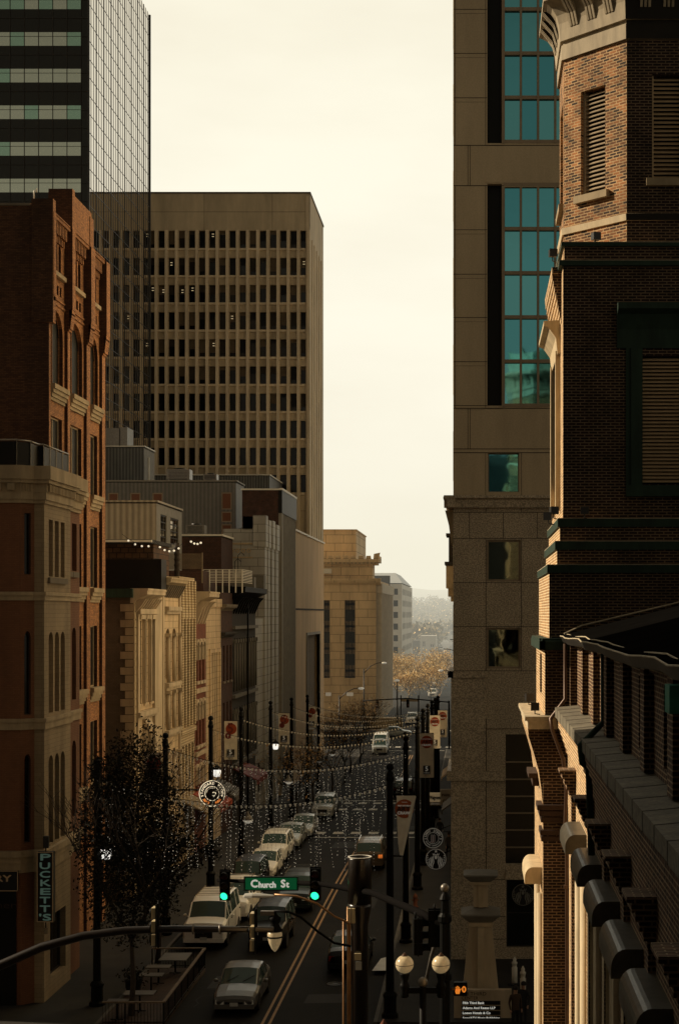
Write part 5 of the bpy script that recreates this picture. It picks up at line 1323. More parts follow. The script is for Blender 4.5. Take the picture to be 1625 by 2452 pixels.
    for sg in(1,-1):
        h=MB(); h.hexa([(sg*wf*.5,-.02,zs0-.26),(sg*wf*.93,.02,zs0-.24),(sg*wf*.98,.3,zs0-.2),(sg*wf*.5,.2,zs0-.22),(sg*wf*.5,-.0,zs0-.1),(sg*wf*.9,.05,zs0-.07),(sg*wf*.96,.32,zs0-.04),(sg*wf*.5,.2,zs0-.08)]); h.build('headlight','lamp_clear',T)
        h=MB(); h.box(min(sg*wf*.66,sg*wf*.95),max(sg*wf*.66,sg*wf*.95),Ln-.13,Ln-.0,S[-2][2]-.3,S[-2][2]-.08); h.build('tail_light','tail_lit' if (lit and sg==(-1)) else 'tail_red',T)
        h=MB(); ym=S[cab[0]][0]+.55; h.sphere((sg*(W+.13),ym,S[4][2]+.04),.1,8,6,.75); h.tube([(sg*W*.95,ym,S[4][2]-.02),(sg*(W+.1),ym,S[4][2])],.025,5); h.build('mirror',paint,T)
        for yy in(.85 if kind!='van' else .95,Ln-.95):
            r=.33 if kind=='sedan' else .39; wm=MB(); wx=sg*(W-.12); wm.T=Matrix.Translation((wx,yy,r))@Matrix.Rotation(pi/2,4,'Y')
            wm.lathe([(r*.6,-.11),(r*.93,-.12),(r,-.08),(r,.08),(r*.93,.12),(r*.6,.11)],(0,0,0),20); wt=wm.build('wheel','rubber',T)
            rm=MB(); rm.T=Matrix.Translation((wx,yy,r))@Matrix.Rotation(pi/2,4,'Y'); rm.lathe([(.02,-.115),(r*.55,-.1),(r*.62,-.09),(r*.62,.09),(r*.55,.1),(.02,.115)],(0,0,0),14); rm.build('rim','rim',wt)
    arch=MB()
    for sg in(1,-1):
        for yy in(.85 if kind!='van' else .95,Ln-.95):
            r=.40 if kind=='sedan' else .47; pts=[(sg*(W+.002),yy+r*math.cos(t),.3+r*math.sin(t)) for t in [pi*i/10 for i in range(11)]]; arch.face([(a+sg*.004,b,c) for a,b,c in pts])
    arch.build('wheel_arch','rubber',T)
    pl=MB(); pl.box(-.16,.16,-.075,-.055,zg+.02,zg+.16); pl.build('number_plate','plate',T); pl=MB(); pl.box(-.16,.16,Ln+.0,Ln+.055,S[-2][2]-.4,S[-2][2]-.26); pl.build('number_plate','plate',T)
    wip=MB(); a,b=R[scr[0]][8],R[scr[0]+1][8]
    for xx_ in(-.5,.15): wip.tube([(xx_,a.y+.08,a.z+.06),(xx_+.45,a.y+.3,a.z+.26)],.012,4)
    wip.build('wiper','rubber',T)
    if rack or kind in('suv','van'):
        rk=MB(); z=S[5][3]
        for sg in(1,-1): rk.tube([(sg*W*.7,S[4][0]+.3,z+.02),(sg*W*.7,S[4][0]+.4,z+.09),(sg*W*.7,S[cab[1]][0]-.3,z+.09),(sg*W*.7,S[cab[1]][0]-.2,z)],.02,5)
        for yy in((S[4][0]+.7,S[cab[1]][0]-.6) if not rack else [S[4][0]+.5+k*.45 for k in range(6)]): rk.tube([(-W*.7,yy,z+.09),(W*.7,yy,z+.09)],.015,4)
        rk.build('roof_rack','chrome',T)
    T.location=(x,y,gz(y)); T.rotation_euler=(0,0,(pi if back else 0)+rz)
    if back: T.location.y=y+Ln
    return T
car('sedan','paint_grey','grey sedan driving towards the viewer alone in the lower left lane',-9.65,61.6)
car('van','paint_van_white','big white van parked behind the curved signal arm, first in the left kerb row',-12.98,73.6,rack=True)
car('suv','paint_van_white','white SUV parked directly behind the big white van',-12.75,80.2)
car('jeep','paint_black','black boxy car driving up behind the grey sedan, just below the street light bowl',-9.95,73.3)
car('suv','paint_darkgreen','dark green SUV with a chrome roof rack, partly behind the green street name sign',-9.75,82.5,rack=True)
car('jeep','paint_black','boxy black jeep parked between the two white SUVs in the kerb row',-13.1,87.0)
car('sedan','paint_van_white','white sedan parked just behind the boxy black jeep',-13.0,93.3)
car('suv','paint_van_white','tall white SUV parked behind the white sedan, before the silver cars',-13.2,99.8)
car('sedan','paint_silver','silver sedan, nearer one of two parked beyond the tall white SUV',-13.1,107.4)
car('sedan','paint_silver','paler silver sedan, farther one of two parked beyond the tall white SUV',-12.9,113.8)
car('suv','paint_silver','silver white SUV parked on its own farther back near the crosswalk',-12.8,128.5)
car('suv','paint_champagne','bronze SUV driving away in the right lane with one tail light glowing',-6.75,97.0,back=True,lit=True)
car('sedan','paint_black','black sedan driving away close to the thick pole, lowest in the right lane',-5.75,68.5,back=True,lit=True)
car('suv','paint_black','black SUV stopped at the far crosswalk behind the ball topped poles',-7.0,147.5,back=True)
car('suv','paint_silver','small silver SUV coming out of the far crossing on the left',-12.3,196,)
car('van','paint_van_white','small white van right behind the small silver SUV at the far crossing',-12.6,201.5)
car('sedan','paint_silver','distant silver sedan seen from the side on the crossing street',-9.5,226,rz=pi/2)
far=car('suv','paint_van_white','pale car waiting beyond the crossing street below the golden trees',-10.5,250)
far['label']='pale car waiting just beyond the crossing street below the golden trees'
for i,(x,y,l) in enumerate(((-9.4,330,'white car far up the road, nearest of the distant parked line'),(-10.0,380,'white car far up the road, second of the distant parked line'),(-10.3,430,'white car far up the road, third of the distant parked line'),(-10.4,480,'white car far up the road, fourth of the distant parked line'),(-10.6,540,'white car far up the road, last of the distant parked line'))):
    c_=dup(far,(x,y,gz(y)),0,l); c_['group']='far parked cars'
# ---- ball topped poles
def pole_proto():
    T=thing('light_pole','tall black pole with a ball finial','street pole',(0,0,0),0,'tall ball topped poles')
    mb=MB(); mb.lathe([(.33,0),(.33,.12),(.25,.2),(.24,.75),(.28,.8),(.28,.88),(.19,1.0)],(0,0,0),12,False); mb.build('base','black_iron',T)
    mb=MB(); mb.lathe([(.165,1.0),(.145,5),(.125,9.25),(.16,9.3),(.17,9.4),(.13,9.48),(.13,9.6),(.1,9.66),(.06,9.7)],(0,0,0),12,False); mb.build('shaft','black_iron',T)
    mb=MB(); mb.sphere((0,0,9.83),.155,14,9); mb.build('finial','black_iron',T)
    return T
RY=[60.8,74.6,89,98.5,107.5,118,128,137]; LY=[62.6,76.4,89.4,101.0,115.4,128.5,140.5,150.5]
base=pole_proto(); first=True
wn=['nearest','second','third','fourth','fifth','sixth','seventh','farthest']
for k,y in enumerate(RY):
    l=f'{wn[k]} black ball topped pole of the right hand pavement row'
    if k==0: base.location=(-3.4,y,gz(y)+.15); base['label']=l
    else: dup(base,(-3.4,y,gz(y)+.15),0,l)
for k,y in enumerate(LY): dup(base,(-15.35,y,gz(y)+.15),0,f'{wn[k]} black ball topped pole of the left hand pavement row')
# ---- banners
def banner(x0,x1,Y,z0,z1,label,kind,px):
    T=thing('banner',label,'banner',((x0+x1)/2,Y,z0),0,'street banners'); P=front(Y)
    mb=MB(); n=8
    for i in range(n):
        a,b=z0+(z1-z0)*i/n,z0+(z1-z0)*(i+1)/n; f=lambda z:.03*math.sin((z-z0)*3)
        mb.face([(x0,Y+f(a),a),(x1,Y+f(a)*1.4,a),(x1,Y+f(b)*1.4,b),(x0,Y+f(b),b)],(0,-1,0))
    mb.build('cloth','banner_cloth',T)
    mb=MB(); xm=(x0+x1)/2; w=x1-x0
    if kind=='five':
        disc(mb,P,xm+w*.05,z1-w*.62,w*.42,-.06,24); mb.mi=1
        addtext(mb,P,xm-w*.02,z1-w*.6,'5',w*1.1,-.075,bold=w*.02); disc(mb,P,xm-w*.18,z1-w*1.15,w*.24,-.08,20); mb.mi=2; 
        mb.face([P.pt(xm-w*.3,z0+w*.2,-.06),P.pt(xm+w*.3,z0+w*.2,-.06),P.pt(xm+w*.3,z0+w*.8,-.06),P.pt(xm-w*.3,z0+w*.8,-.06)],P.N)
        mb.mi=3; addtext(mb,P,xm,z0+w*.58,'5',w*.5,-.08,bold=.01); addtext(mb,P,xm,z0+w*.28,'AVENUE',w*.13,-.08); mb.mi=2; addtext(mb,P,xm,z0+w*.1,'ARTS',w*.16,-.07)
    else:
        disc(mb,P,xm,z1-w*.6,w*.44,-.06,28); mb.mi=3
        addtext(mb,P,xm,z1-w*.4,'FIRST SATURDAY',w*.1,-.08); addtext(mb,P,xm,z1-w*.82,'CRAWL',w*.2,-.08,bold=.004); mb.mi=2; addtext(mb,P,xm,z1-w*.6,'ART',w*.32,-.08,bold=.004)
        mb.face([P.pt(xm-w*.25,z0+w*.25,-.06),P.pt(xm+w*.25,z0+w*.25,-.06),P.pt(xm+w*.25,z0+w*.85,-.06),P.pt(xm-w*.25,z0+w*.85,-.06)],P.N); addtext(mb,P,xm,z0+w*.12,'ARTS',w*.15,-.07)
        mb.mi=3; addtext(mb,P,xm,z0+w*.62,'5',w*.45,-.08,bold=.01); addtext(mb,P,xm,z0+w*.34,'AVENUE',w*.11,-.08)
    mb.build('print',['banner_red','banner_red' if kind!='five' else 'sign_darkred','banner_black','sign_white'],T)
    mb=MB(); 
    for z in(z0,z1): mb.tube([(px,Y+.03,z),(x0 if abs(x0-px)>abs(x1-px) else x1,Y+.03,z)],.02,5)
    mb.build('arm','black_iron',T)
for Y,x0,x1,y0,y1,k,l in((76.4,346,388,1803,1915,'five','red 5 banner half hidden behind the dark leafy tree'),(101,537,568,1726,1819,'five','banner with a red 5, hung by the pole beside the round brewery sign'),(128.5,667,693,1707,1782,'five','third 5 banner of the left row, in front of the ribbed building'),(150.5,737,756,1692,1742,'five','farthest small 5 banner on the left before the beige building'),
  (74.6,1004,1038,1756,1862,'art','art crawl banner with a red disc on the second right hand pole'),(89,1028,1053,1713,1792,'art','art crawl banner on the third right hand pole, half covered by the nearer one'),(98.5,1048,1070,1701,1765,'art','farthest art crawl banner, dim, near the granite corner')):
    banner(PX(x0,Y),PX(x1,Y),Y,PZ(y1,Y),PZ(y0,Y),l,k,-15.35 if x0<800 else -3.4)
# the nearest banner hangs folded into a wedge
Y=60.8; T=thing('banner','white art crawl banner folded into a long slanting wedge on the nearest right hand pole','banner',(-2.7,Y,PZ(2050,Y)),0,'street banners'); P=front(Y-.05)
q=lambda x,y:(PX(x,Y),Y-.05,PZ(y,Y))
mb=MB(); mb.face([q(949,1905),q(995,1905),q(984,1950),q(969,2010),q(957,2048),q(953,2020),q(950,1960)],(0,-1,0)); mb.build('cloth','banner_cloth',T)
mb=MB(); f=lambda x,y,d:(PX(x,Y),Y-.05-d,PZ(y,Y)); mb.face([f(988,1906,.03),f(996,1906,.08),f(965,2047,.1),f(957,2047,.06)],(0,-1,0)); mb.build('folded_edge','banner_cloth',T)
mb=MB(); u,z=PX(968,Y),PZ(1936,Y); disc(mb,P,u,z,.37,-.02,32)
mb.mi=1; addtext(mb,P,u,z+.12,'FIRST SATURDAY',.07,-.05,bold=.004); addtext(mb,P,u,z-.17,'CRAWL',.16,-.05,bold=.008); addtext(mb,P,u,z+.26,'Nashville',.06,-.05); mb.mi=2; addtext(mb,P,u-.04,z-.02,'ART',.27,-.05,bold=.008)
mb.build('print',['banner_orange','sign_white','banner_black'],T)
mb=MB(); mb.tube([(-3.4,Y,PZ(1903,Y)),(PX(998,Y),Y,PZ(1903,Y))],.025,5); mb.tube([(-3.4,Y,PZ(2049,Y)),(PX(962,Y),Y,PZ(2050,Y))],.03,5); mb.build('arm','black_iron',T)
# ---- lanterns and pendant lamps on the left hand poles
def lantern(x,y,z,label):
    T=thing('street_lantern',label,'lantern',(x,y,z),0,'lanterns on the left hand poles'); L=V((x,y,z))
    mb=MB(); mb.T=Matrix.Translation(L); mb.lathe([(.16,0),(.2,.1),(.23,.3),(.2,.42)],(0,0,0),10); mb.build('glass','lantern_white' ,T)
    mb=MB(); mb.T=Matrix.Translation(L); mb.lathe([(.27,.42),(.28,.46),(.15,.6),(.04,.68),(.02,.8)],(0,0,0),10); mb.tube([(0,0,.45),(0,.0,.7),(-.3,0,.75)],.03,5); mb.build('cap','black_iron',T)
lantern(-14.95,62.4,6.1,'bright white street lantern glowing through the dark tree'); lantern(-14.95,89.2,6.6,'pale lantern just above the round brewery sign'); lantern(-14.95,115.2,5.9,'small bright lantern before the white tiled building')
def pendant(y,label,x=-13.6):
    T=thing('pendant_lamp',label,'street lamp',(x,y,gz(y)+4),0,'bell shaped lamps over the left kerb'); L=V((x,y,gz(y)+4))
    mb=MB(); mb.T=Matrix.Translation(L); mb.lathe([(.02,-.12),(.12,-.1),(.24,0),(.3,.06),(.27,.12)],(0,0,0),14); mb.build('bowl','lamp_bowl',T)
    mb=MB(); mb.T=Matrix.Translation(L); mb.lathe([(.3,.1),(.27,.2),(.14,.36),(.07,.44),(.06,.6)],(0,0,0),14); mb.build('shade','shade_grey',T)
    mb=MB(); mb.tube([L+V((0,0,.6)),L+V((-.3,0,.9)),L+V((-15.35-x+.12,0,.8))],.035,6); mb.build('arm','black_iron',T)
pendant(89.4,'bell shaped lamp hanging below the nearest bulb garland',-13.2); pendant(115.4,'bell shaped lamp in the middle of the left kerb line',-14.0); pendant(140.5,'small bell shaped lamp before the bare trees',-14.3); pendant(150.5,'farthest little bell shaped lamp in front of the bare trees',-14.0)
# ---- light curtains over the street
random.seed(21)
def strand(L,seed):
    r=random.Random(seed); mb=MB(); ph=r.random()*6; amp=r.uniform(.02,.1); dr=r.uniform(-.12,.12)
    f=lambda z:(amp*math.sin(z*1.7+ph)+dr*z,.15*math.sin(z*.9+ph))
    pts=[(*f(L*i/8),-L*i/8) for i in range(9)]; mb.tube(pts,.004,3,False); mb.mi=1
    z=.1
    while z<L:
        x,y=f(z); s=.014*r.uniform(.4,1.35); p=V((x+r.uniform(-.02,.02),y,-z)); a=[p+V(d)*s for d in((1,0,0),(0,1,0),(-1,0,0),(0,-1,0),(0,0,1),(0,0,-1))]
        for i in range(4): mb.face([a[i],a[(i+1)%4],a[4]]); mb.face([a[(i+1)%4],a[i],a[5]])
        z+=r.uniform(.1,.22)
    return mb
protos={}
for k,(yl,yr,Ls,ns,lab) in enumerate(((62.6,60.8,3.3,90,'nearest garland of cone bulbs with long light strands between the first poles'),(76.4,74.6,3.4,84,'second garland with light strands, sagging above the parked white SUVs'),(89.4,89,3.2,44,'third garland with light strands, above the silver parked cars'),(101,98.5,2.8,26,'fourth garland with light strands, across the middle of the street'),(115.4,107.5,2.6,14,'fifth garland with light strands, before the bare trees'),(128.5,118,1.2,6,'sixth thin garland of bulbs in front of the bare trees'),(140.5,128,1,4,'seventh thin garland of bulbs, farthest one across the street'))):
    a=V((-15.35,yl,9.35+gz(yl))); b=V((-3.4,yr,9.3+gz(yr))); sag=.95
    T=thing('light_curtain',lab,'string lights',tuple(a),0,'light curtains across the street'); T['group']='light curtains across the street'
    f=lambda t:a.lerp(b,t)-ZZ*(sag*4*t*(1-t))
    mb=MB(); mb.tube([f(i/24) for i in range(25)],.012,4); n=60
    mb.mi=1
    for i in range(1,n): p=f(i/n); mb.lathe([(.045,-.03),(.03,-.1),(.012,-.15)],p,6)
    mb.build('garland',['black_iron','bulb_warm'],T)
    for i in range(ns):
        t=(i+.5+random.uniform(-.3,.3))/ns
        if k==0 and t>.93: continue
        v=random.randrange(7); key=(v,k>1)
        if key not in protos:
            L_=Ls*random.uniform(.65,1.12); s_=strand(L_,v*10+k); me=bpy.data.meshes.new('strand'); me.from_pydata([tuple(p) for p in s_.v],[],s_.f); me.materials.append(MATS['black_iron']); me.materials.append(MATS['bulb' if k<2 else 'bulb_dim']); me.polygons.foreach_set('material_index',s_.k); protos[key]=me
        o=bpy.data.objects.new('light_strand',protos[key]); COL.objects.link(o); o.parent=T; o.location=f(t)-a; o.rotation_euler=(0,0,random.uniform(0,6)); o.scale=(1,1,random.uniform(.75,1.05)*Ls/3.3)
# ---- near left signal arm
def arm_signal_side(parent_label,x,y,z,h=1.1):
    T=thing('traffic_signal',parent_label,'traffic signal',(x,y,z),0,'signals seen edge on')
    mb=MB(); mb.T=Matrix.Translation((x,y,z))
    for k in range(3): mb.box(-.075,.05,-.17,.17,-.52+k*.36,-.22+k*.36)
    mb.build('housing','back_yellow',T)
    mb=MB(); mb.T=Matrix.Translation((x,y,z)); mb.box(.05,.062,-.24,.24,-.58,.6); mb.tube([(.085,0,-.62),(.085,0,.68)],.02,6); mb.build('backplate','black_iron',T)
    for k in range(3):
        mb=MB(); mb.T=Matrix.Translation((x-.075,y,z-.37+k*.36))@Matrix.Rotation(-pi/2,4,'Y'); mb.lathe([(.13,0),(.13,.05),(.11,.05),(.1,.0)],(0,0,0),10); mb.build('visor','black_iron',T)
Y=42.0
T=thing('traffic_mast','long curved dark signal arm sweeping in from the lower left edge','signal mast',(-17.3,Y,0))
pts=[(-17.3,5.0),(-16.2,5.5),(PX(0,Y),PZ(2312,Y)),(PX(100,Y),PZ(2268,Y)),(PX(200,Y),PZ(2241,Y)),(PX(300,Y),PZ(2228,Y)),(PX(420,Y),PZ(2224,Y)),(PX(655,Y),PZ(2226,Y))]
mb=MB(); mb.tube([(x,Y,z) for x,z in pts],[.16,.15,.135,.125,.115,.105,.095,.075],10); 
mb.build('arm','bronze_pole',T); mb=MB(); mb.lathe([(.35,0),(.35,.2),(.2,.3),(.18,5.2),(.16,7.5)],(-17.3,Y,0),14); mb.build('mast','bronze_pole',T)
mb=MB()
for px in(463,527): mb.tube([(PX(px,Y)-.02,Y,PZ(2225,Y)),(PX(px,Y)+.02,Y,PZ(2225,Y))],.135,10)
mb.build('clamp','galv',T)
arm_signal_side('traffic signal seen edge on, nearer the middle of the long curved arm',PX(372,Y),Y,PZ(2216,Y)); arm_signal_side('traffic signal seen edge on at the right end of the long curved arm',PX(607,Y),Y,PZ(2229,Y))
# sign board fixed on top of that arm is seen from behind
# ---- far mast arm with the street name sign and two green signals
T=thing('signal_mast','black fluted pole with a ball finial and a long signal arm over the street','signal mast',(-.92,45,0))
mb=MB(); mb.lathe([(.3,0),(.3,.9),(.22,1),(.17,1.2),(.155,5.2),(.2,5.25),(.2,5.4),(.15,5.5),(.15,6.9),(.2,6.95),(.2,7.1),(.13,7.2),(.12,7.55),(.17,7.6),(.1,7.75),(.05,7.8)],(-.92,45,.1),12,False); mb.build('mast','black_iron',T)
mb=MB(); mb.sphere((-.92,45,8.02),.13,14,9); mb.build('finial','galv',T)
apts=[(-.92,45,6.9),(PX(1010,46),46,PZ(2188,46)),(PX(890,49),49.2,PZ(2138,49.2)),(PX(767,52.3),52.3,PZ(2116,52.3)),(PX(650,54.7),54.7,PZ(2112,54.7)),(PX(522,57),57,PZ(2108,57))]
mb=MB(); mb.tube(apts,[.13,.12,.105,.09,.08,.065],10); mb.build('arm','arm_black',T)
def signal(x,y,z,label,lit=True,rz=0):
    T=thing('traffic_signal',label,'traffic signal',(x,y,z),rz,'signals over the street'); M=Matrix.Translation((x,y,z))
    mb=MB(); mb.T=M
    for k in range(3): mb.box(-.17,.17,-.12,.14,-.53+k*.36,-.185+k*.36)
    mb.box(-.19,.19,.0,.03,-.56,.58); mb.tube([(0,.08,.5),(0,.08,.72)],.03,6); mb.build('housing','black_iron',T)
    for k,m in enumerate(('signal_green' if lit else 'lens_off','lens_off_amber','lens_off')):
        zc=-.36+k*.36
        mb=MB(); mb.T=M@Matrix.Translation((0,-.125,zc))@Matrix.Rotation(pi/2,4,'X'); mb.lathe([(.14,0),(.12,.03),(.06,.05),(.001,.055)],(0,0,0),16); mb.build('lens',m,T)
        mb=MB(); mb.T=M
        q=[(.15*math.cos(t),zc+.15*math.sin(t)) for t in [-.3+(pi+.6)*i/10 for i in range(11)]]
        for i in range(10): (a,b),(c,d)=q[i],q[i+1]; mb.face([(a,-.12,b),(c,-.12,d),(c*.97,-.36,d+.0),(a*.97,-.36,b)])
        mb.build('visor','black_iron',T)
signal(PX(538.5,56.3),56.3,PZ(2120,56.3)+.0,'green traffic signal left of the street name sign'); signal(PX(755,52.6),52.6,PZ(2117,52.6),'green traffic signal right of the street name sign')
Y=53.3; P=front(Y); T=thing('street_name_sign','green street name sign with a black border between the two green signals','sign',(PX(649,Y),Y,PZ(2130,Y)))
mb=MB(); pbox(mb,P,PX(584,Y),PX(714,Y),PZ(2133,Y),PZ(2099,Y),0,.05); mb.build('board','sign_black',T)
mb=MB(); pbox(mb,P,PX(587.5,Y),PX(710.5,Y),PZ(2130,Y),PZ(2102,Y),-.01,0); mb.build('face','sign_green',T)
mb=MB(); u=PX(649,Y); z=PZ(2116.5,Y)
addtext(mb,P,PX(609,Y),z-.0,'C',.36,-.02,bold=.016); addtext(mb,P,PX(640,Y),z-.035,'hurch',.29,-.02,bold=.014,fit=PX(660,Y)-PX(620,Y)); addtext(mb,P,PX(678,Y),z,'S',.36,-.02,bold=.016); addtext(mb,P,PX(688.5,Y),z-.02,'t',.3,-.02,bold=.014)
mb.build('lettering','sign_text',T)
# signals seen from behind near the mast
for (px,py,y,l) in((1000,2242,45.8,'black signal head seen from the side at the mast end of the arm'),(1040,2222,45.4,'black signal head turned away just left of the fluted pole')):
    signal(PX(px,y),y,PZ(py,y),l,False,pi*.55 if px<1020 else pi)
T=thing('arm_bracket','slim grey curved bracket leaning up to the fluted pole','bracket',(PX(1022,50),50,4)); mb=MB(); mb.tube([(PX(1020,48),48,PZ(2345,48)),(PX(1032,47.5),47.5,PZ(2290,47.5)),(PX(1045,47),47,PZ(2250,47)),(PX(1064,45.5),45.5,PZ(2216,45.5))],.06,8); mb.build('tube','galv',T)
# ---- the thick pole with street light arms
Y=50.0; x=PX(861,Y); T=thing('utility_pole','thick bronze pole with a wide cylinder head and thin conduits down its left side','utility pole',(x,Y,0))
mb=MB(); mb.lathe([(.385,PZ(2162,Y)),(.385,PZ(2056,Y)),(.37,PZ(2052,Y)),(.33,PZ(2052,Y)),(.32,PZ(2062,Y)),(.02,PZ(2062,Y))],(x,Y,0),36); mb.build('cylinder_head','bronze_pole',T)
mb=MB(); r0=PZ(2052,Y)
for i in range(36):
    a,b=2*pi*i/36,2*pi*(i+1)/36; mb.hexa([(x+R*math.cos(t),Y+R*math.sin(t),zz) for zz in(r0,r0+.015) for R,t in((.33,a),(.385,a),(.385,b),(.33,b))])
mb.build('rim','roof_edge',T)
mb=MB(); mb.lathe([(.27,0),(.27,PZ(2215,Y)),(.38,PZ(2170,Y)),(.38,PZ(2162,Y))],(x,Y,0),24); mb.build('shaft','bronze_pole',T)
mb=MB(); 
for px,r,t in((822,.03,2200),(833,.045,2170),(838,.03,2190)): mb.tube([(PX(px,Y-.1),Y-.1,0),(PX(px,Y-.1),Y-.1,PZ(t,Y))],r,8)
mb.build('conduit','conduit',T)
mb=MB(); 
for px in(838,848): mb.box(PX(px,Y)-.05,PX(px,Y)+.05,Y-.42,Y-.3,PZ(2205,Y),PZ(2170,Y))
mb.box(PX(850,Y),PX(866,Y),Y-.34,Y-.27,PZ(2294,Y),PZ(2278,Y)); mb.build('junction_box','back_yellow' ,T)
mb=MB(); mb.box(PX(852,Y),PX(867,Y),Y-.29,Y-.275,PZ(2318,Y),PZ(2298,Y)); mb.build('label_plate','plate',T)
T=thing('street_light','beige cobra head street light on a thin bronze arm from the thick pole','street light',(x,Y,5.5)); Y2=49.4
mb=MB(); mb.tube([(x-.25,Y2,PZ(2212,Y2)),(PX(800,Y2),Y2,PZ(2194,Y2)),(PX(760,Y2),Y2,PZ(2164,Y2)),(PX(710,Y2),Y2,PZ(2146,Y2)),(PX(657,Y2),Y2,PZ(2142,Y2))],.035,8); mb.build('arm','conduit',T)
mb=MB(); c=V((PX(620,Y2),Y2,PZ(2147,Y2))); pr=[(-.5,.05,.03),(-.45,.17,.1),(-.2,.2,.13),(.1,.16,.1),(.45,.07,.06),(.5,.04,.04)]
rg=[]
for u,wy_,wz in pr: rg.append([c+V((u,wy_*math.cos(t),wz*math.sin(t)*(1 if math.sin(t)>0 else .35))) for t in [2*pi*i/12 for i in range(12)]])
for i in range(5):
    for j in range(12): k=(j+1)%12; mb.smooth=True; mb.face([rg[i][j],rg[i][k],rg[i+1][k],rg[i+1][j]]); mb.smooth=False
mb.build('head','plate',T)
mb=MB(); mb.sphere(c+V((-.17,0,-.05)),.2,14,8,.9); mb.build('bowl','globe',T)
T=thing('acorn_lantern','acorn shaped lantern with an iron cap hanging from a black swan neck arm','lantern',(PX(658,Y2),Y2,4.5)); Y3=49.0
mb=MB(); mb.tube([(x-.2,Y3,PZ(2266,Y3)),(PX(800,Y3),Y3,PZ(2258,Y3)),(PX(760,Y3),Y3,PZ(2230,Y3)),(PX(720,Y3),Y3,PZ(2196,Y3)),(PX(690,Y3),Y3,PZ(2183,Y3)),(PX(656,Y3),Y3,PZ(2181,Y3))],.04,8); mb.build('arm','black_iron',T)
c=(PX(658,Y3),Y3,0)
mb=MB(); mb.box(PX(624,Y3),PX(657,Y3),Y3-.08,Y3+.08,PZ(2191,Y3),PZ(2181,Y3)); mb.build('driver_box','galv',T)
mb=MB(); mb.lathe([(.24,PZ(2230,Y3)),(.2,PZ(2222,Y3)),(.13,PZ(2212,Y3)),(.18,PZ(2204,Y3)),(.2,PZ(2197,Y3)),(.08,PZ(2190,Y3)),(.05,PZ(2183,Y3))],c,14); mb.build('cap','black_iron',T)
mb=MB(); mb.lathe([(.02,PZ(2279,Y3)),(.1,PZ(2272,Y3)),(.19,PZ(2258,Y3)),(.235,PZ(2243,Y3)),(.235,PZ(2236,Y3)),(.21,PZ(2230,Y3))],c,16); mb.build('globe','globe',T)
mb=MB(); mb.lathe([(.24,PZ(2245,Y3)),(.25,PZ(2244,Y3)),(.25,PZ(2242,Y3)),(.24,PZ(2241,Y3))],c,16); mb.build('band','black_iron',T)
# ---- twin globe lamp
Y=43.6; x=PX(1012,Y); T=thing('twin_globe_lamp','dark lamp post carrying two sunlit milky globes either side of a small ball','street lamp',(x,Y,0))
mb=MB(); mb.lathe([(.3,0),(.3,.5),(.2,.7),(.13,1),(.12,2.6),(.22,2.65),(.22,3.6),(.15,3.7),(.1,3.8),(.1,PZ(2362,Y))],(x,Y,0),12); mb.build('post','black_iron',T)
mb=MB(); mb.sphere((x,Y,PZ(2351,Y)),.14,14,9); mb.build('finial','galv',T)
mb=MB(); zc_=PZ(2371,Y); mb.box(PX(975,Y),PX(1048,Y),Y-.06,Y+.06,zc_-.08,zc_+.08)
for px in(968,1055): mb.lathe([(.1,PZ(2388,Y)),(.12,PZ(2384,Y)),(.1,PZ(2372,Y)),(.15,PZ(2362,Y)),(.13,PZ(2356,Y)),(.09,PZ(2350,Y)),(.14,PZ(2334,Y)),(.15,PZ(2330,Y))],(PX(px,Y),Y,0),12)
mb.build('crossbar','black_iron',T)
for px in(968,1055): mb=MB(); mb.sphere((PX(px,Y),Y,PZ(2309,Y)),.257,20,14); mb.build('globe','globe',T); mb=MB(); zq=PZ(2309,Y); mb.lathe([(.259,-.008),(.263,-.006),(.263,.006),(.259,.008)],(PX(px,Y),Y,zq),20); mb.lathe([(.1,.24),(.07,.27),(.02,.33)],(PX(px,Y),Y,zq),10); mb.build('band','bronze_pipe',T)
# ---- pedestrian signal
Y=46; P=front(Y); T=thing('pedestrian_signal','small black walk signal showing an orange hand and a zero','pedestrian signal',(PX(1102,Y),Y,PZ(2386,Y)))
mb=MB(); pbox(mb,P,PX(1086,Y),PX(1118,Y),PZ(2385,Y),PZ(2353,Y),0,.2); mb.tube([(-.92,45,PZ(2369,45)),(PX(1090,Y),Y+.1,PZ(2369,Y))],.04,6); mb.build('housing','black_iron',T)
mb=MB(); u,z=PX(1095,Y),PZ(2371,Y)
mb.face([P.pt(u+a*.085,z+b*.085,-.012) for a,b in((-.6,-1.3),(.6,-1.3),(.9,-.2),(1.3,.5),(1.05,.65),(.7,.2),(-.75,.2),(-.9,-.4))],P.N)
for a,t in((-.6,1.2),(-.2,1.5),(.2,1.45),(.58,1.15)): mb.face([P.pt(u+(a-.15)*.085,z+.01,-.012),P.pt(u+(a+.15)*.085,z+.01,-.012),P.pt(u+(a+.13)*.085,z+t*.085,-.012),P.pt(u+(a-.13)*.085,z+t*.085,-.012)],P.N)
addtext(mb,P,PX(1110,Y),PZ(2369.5,Y),'0',.25,-.015,bold=.01)
mb.build('lit_symbol','lit_orange',T)
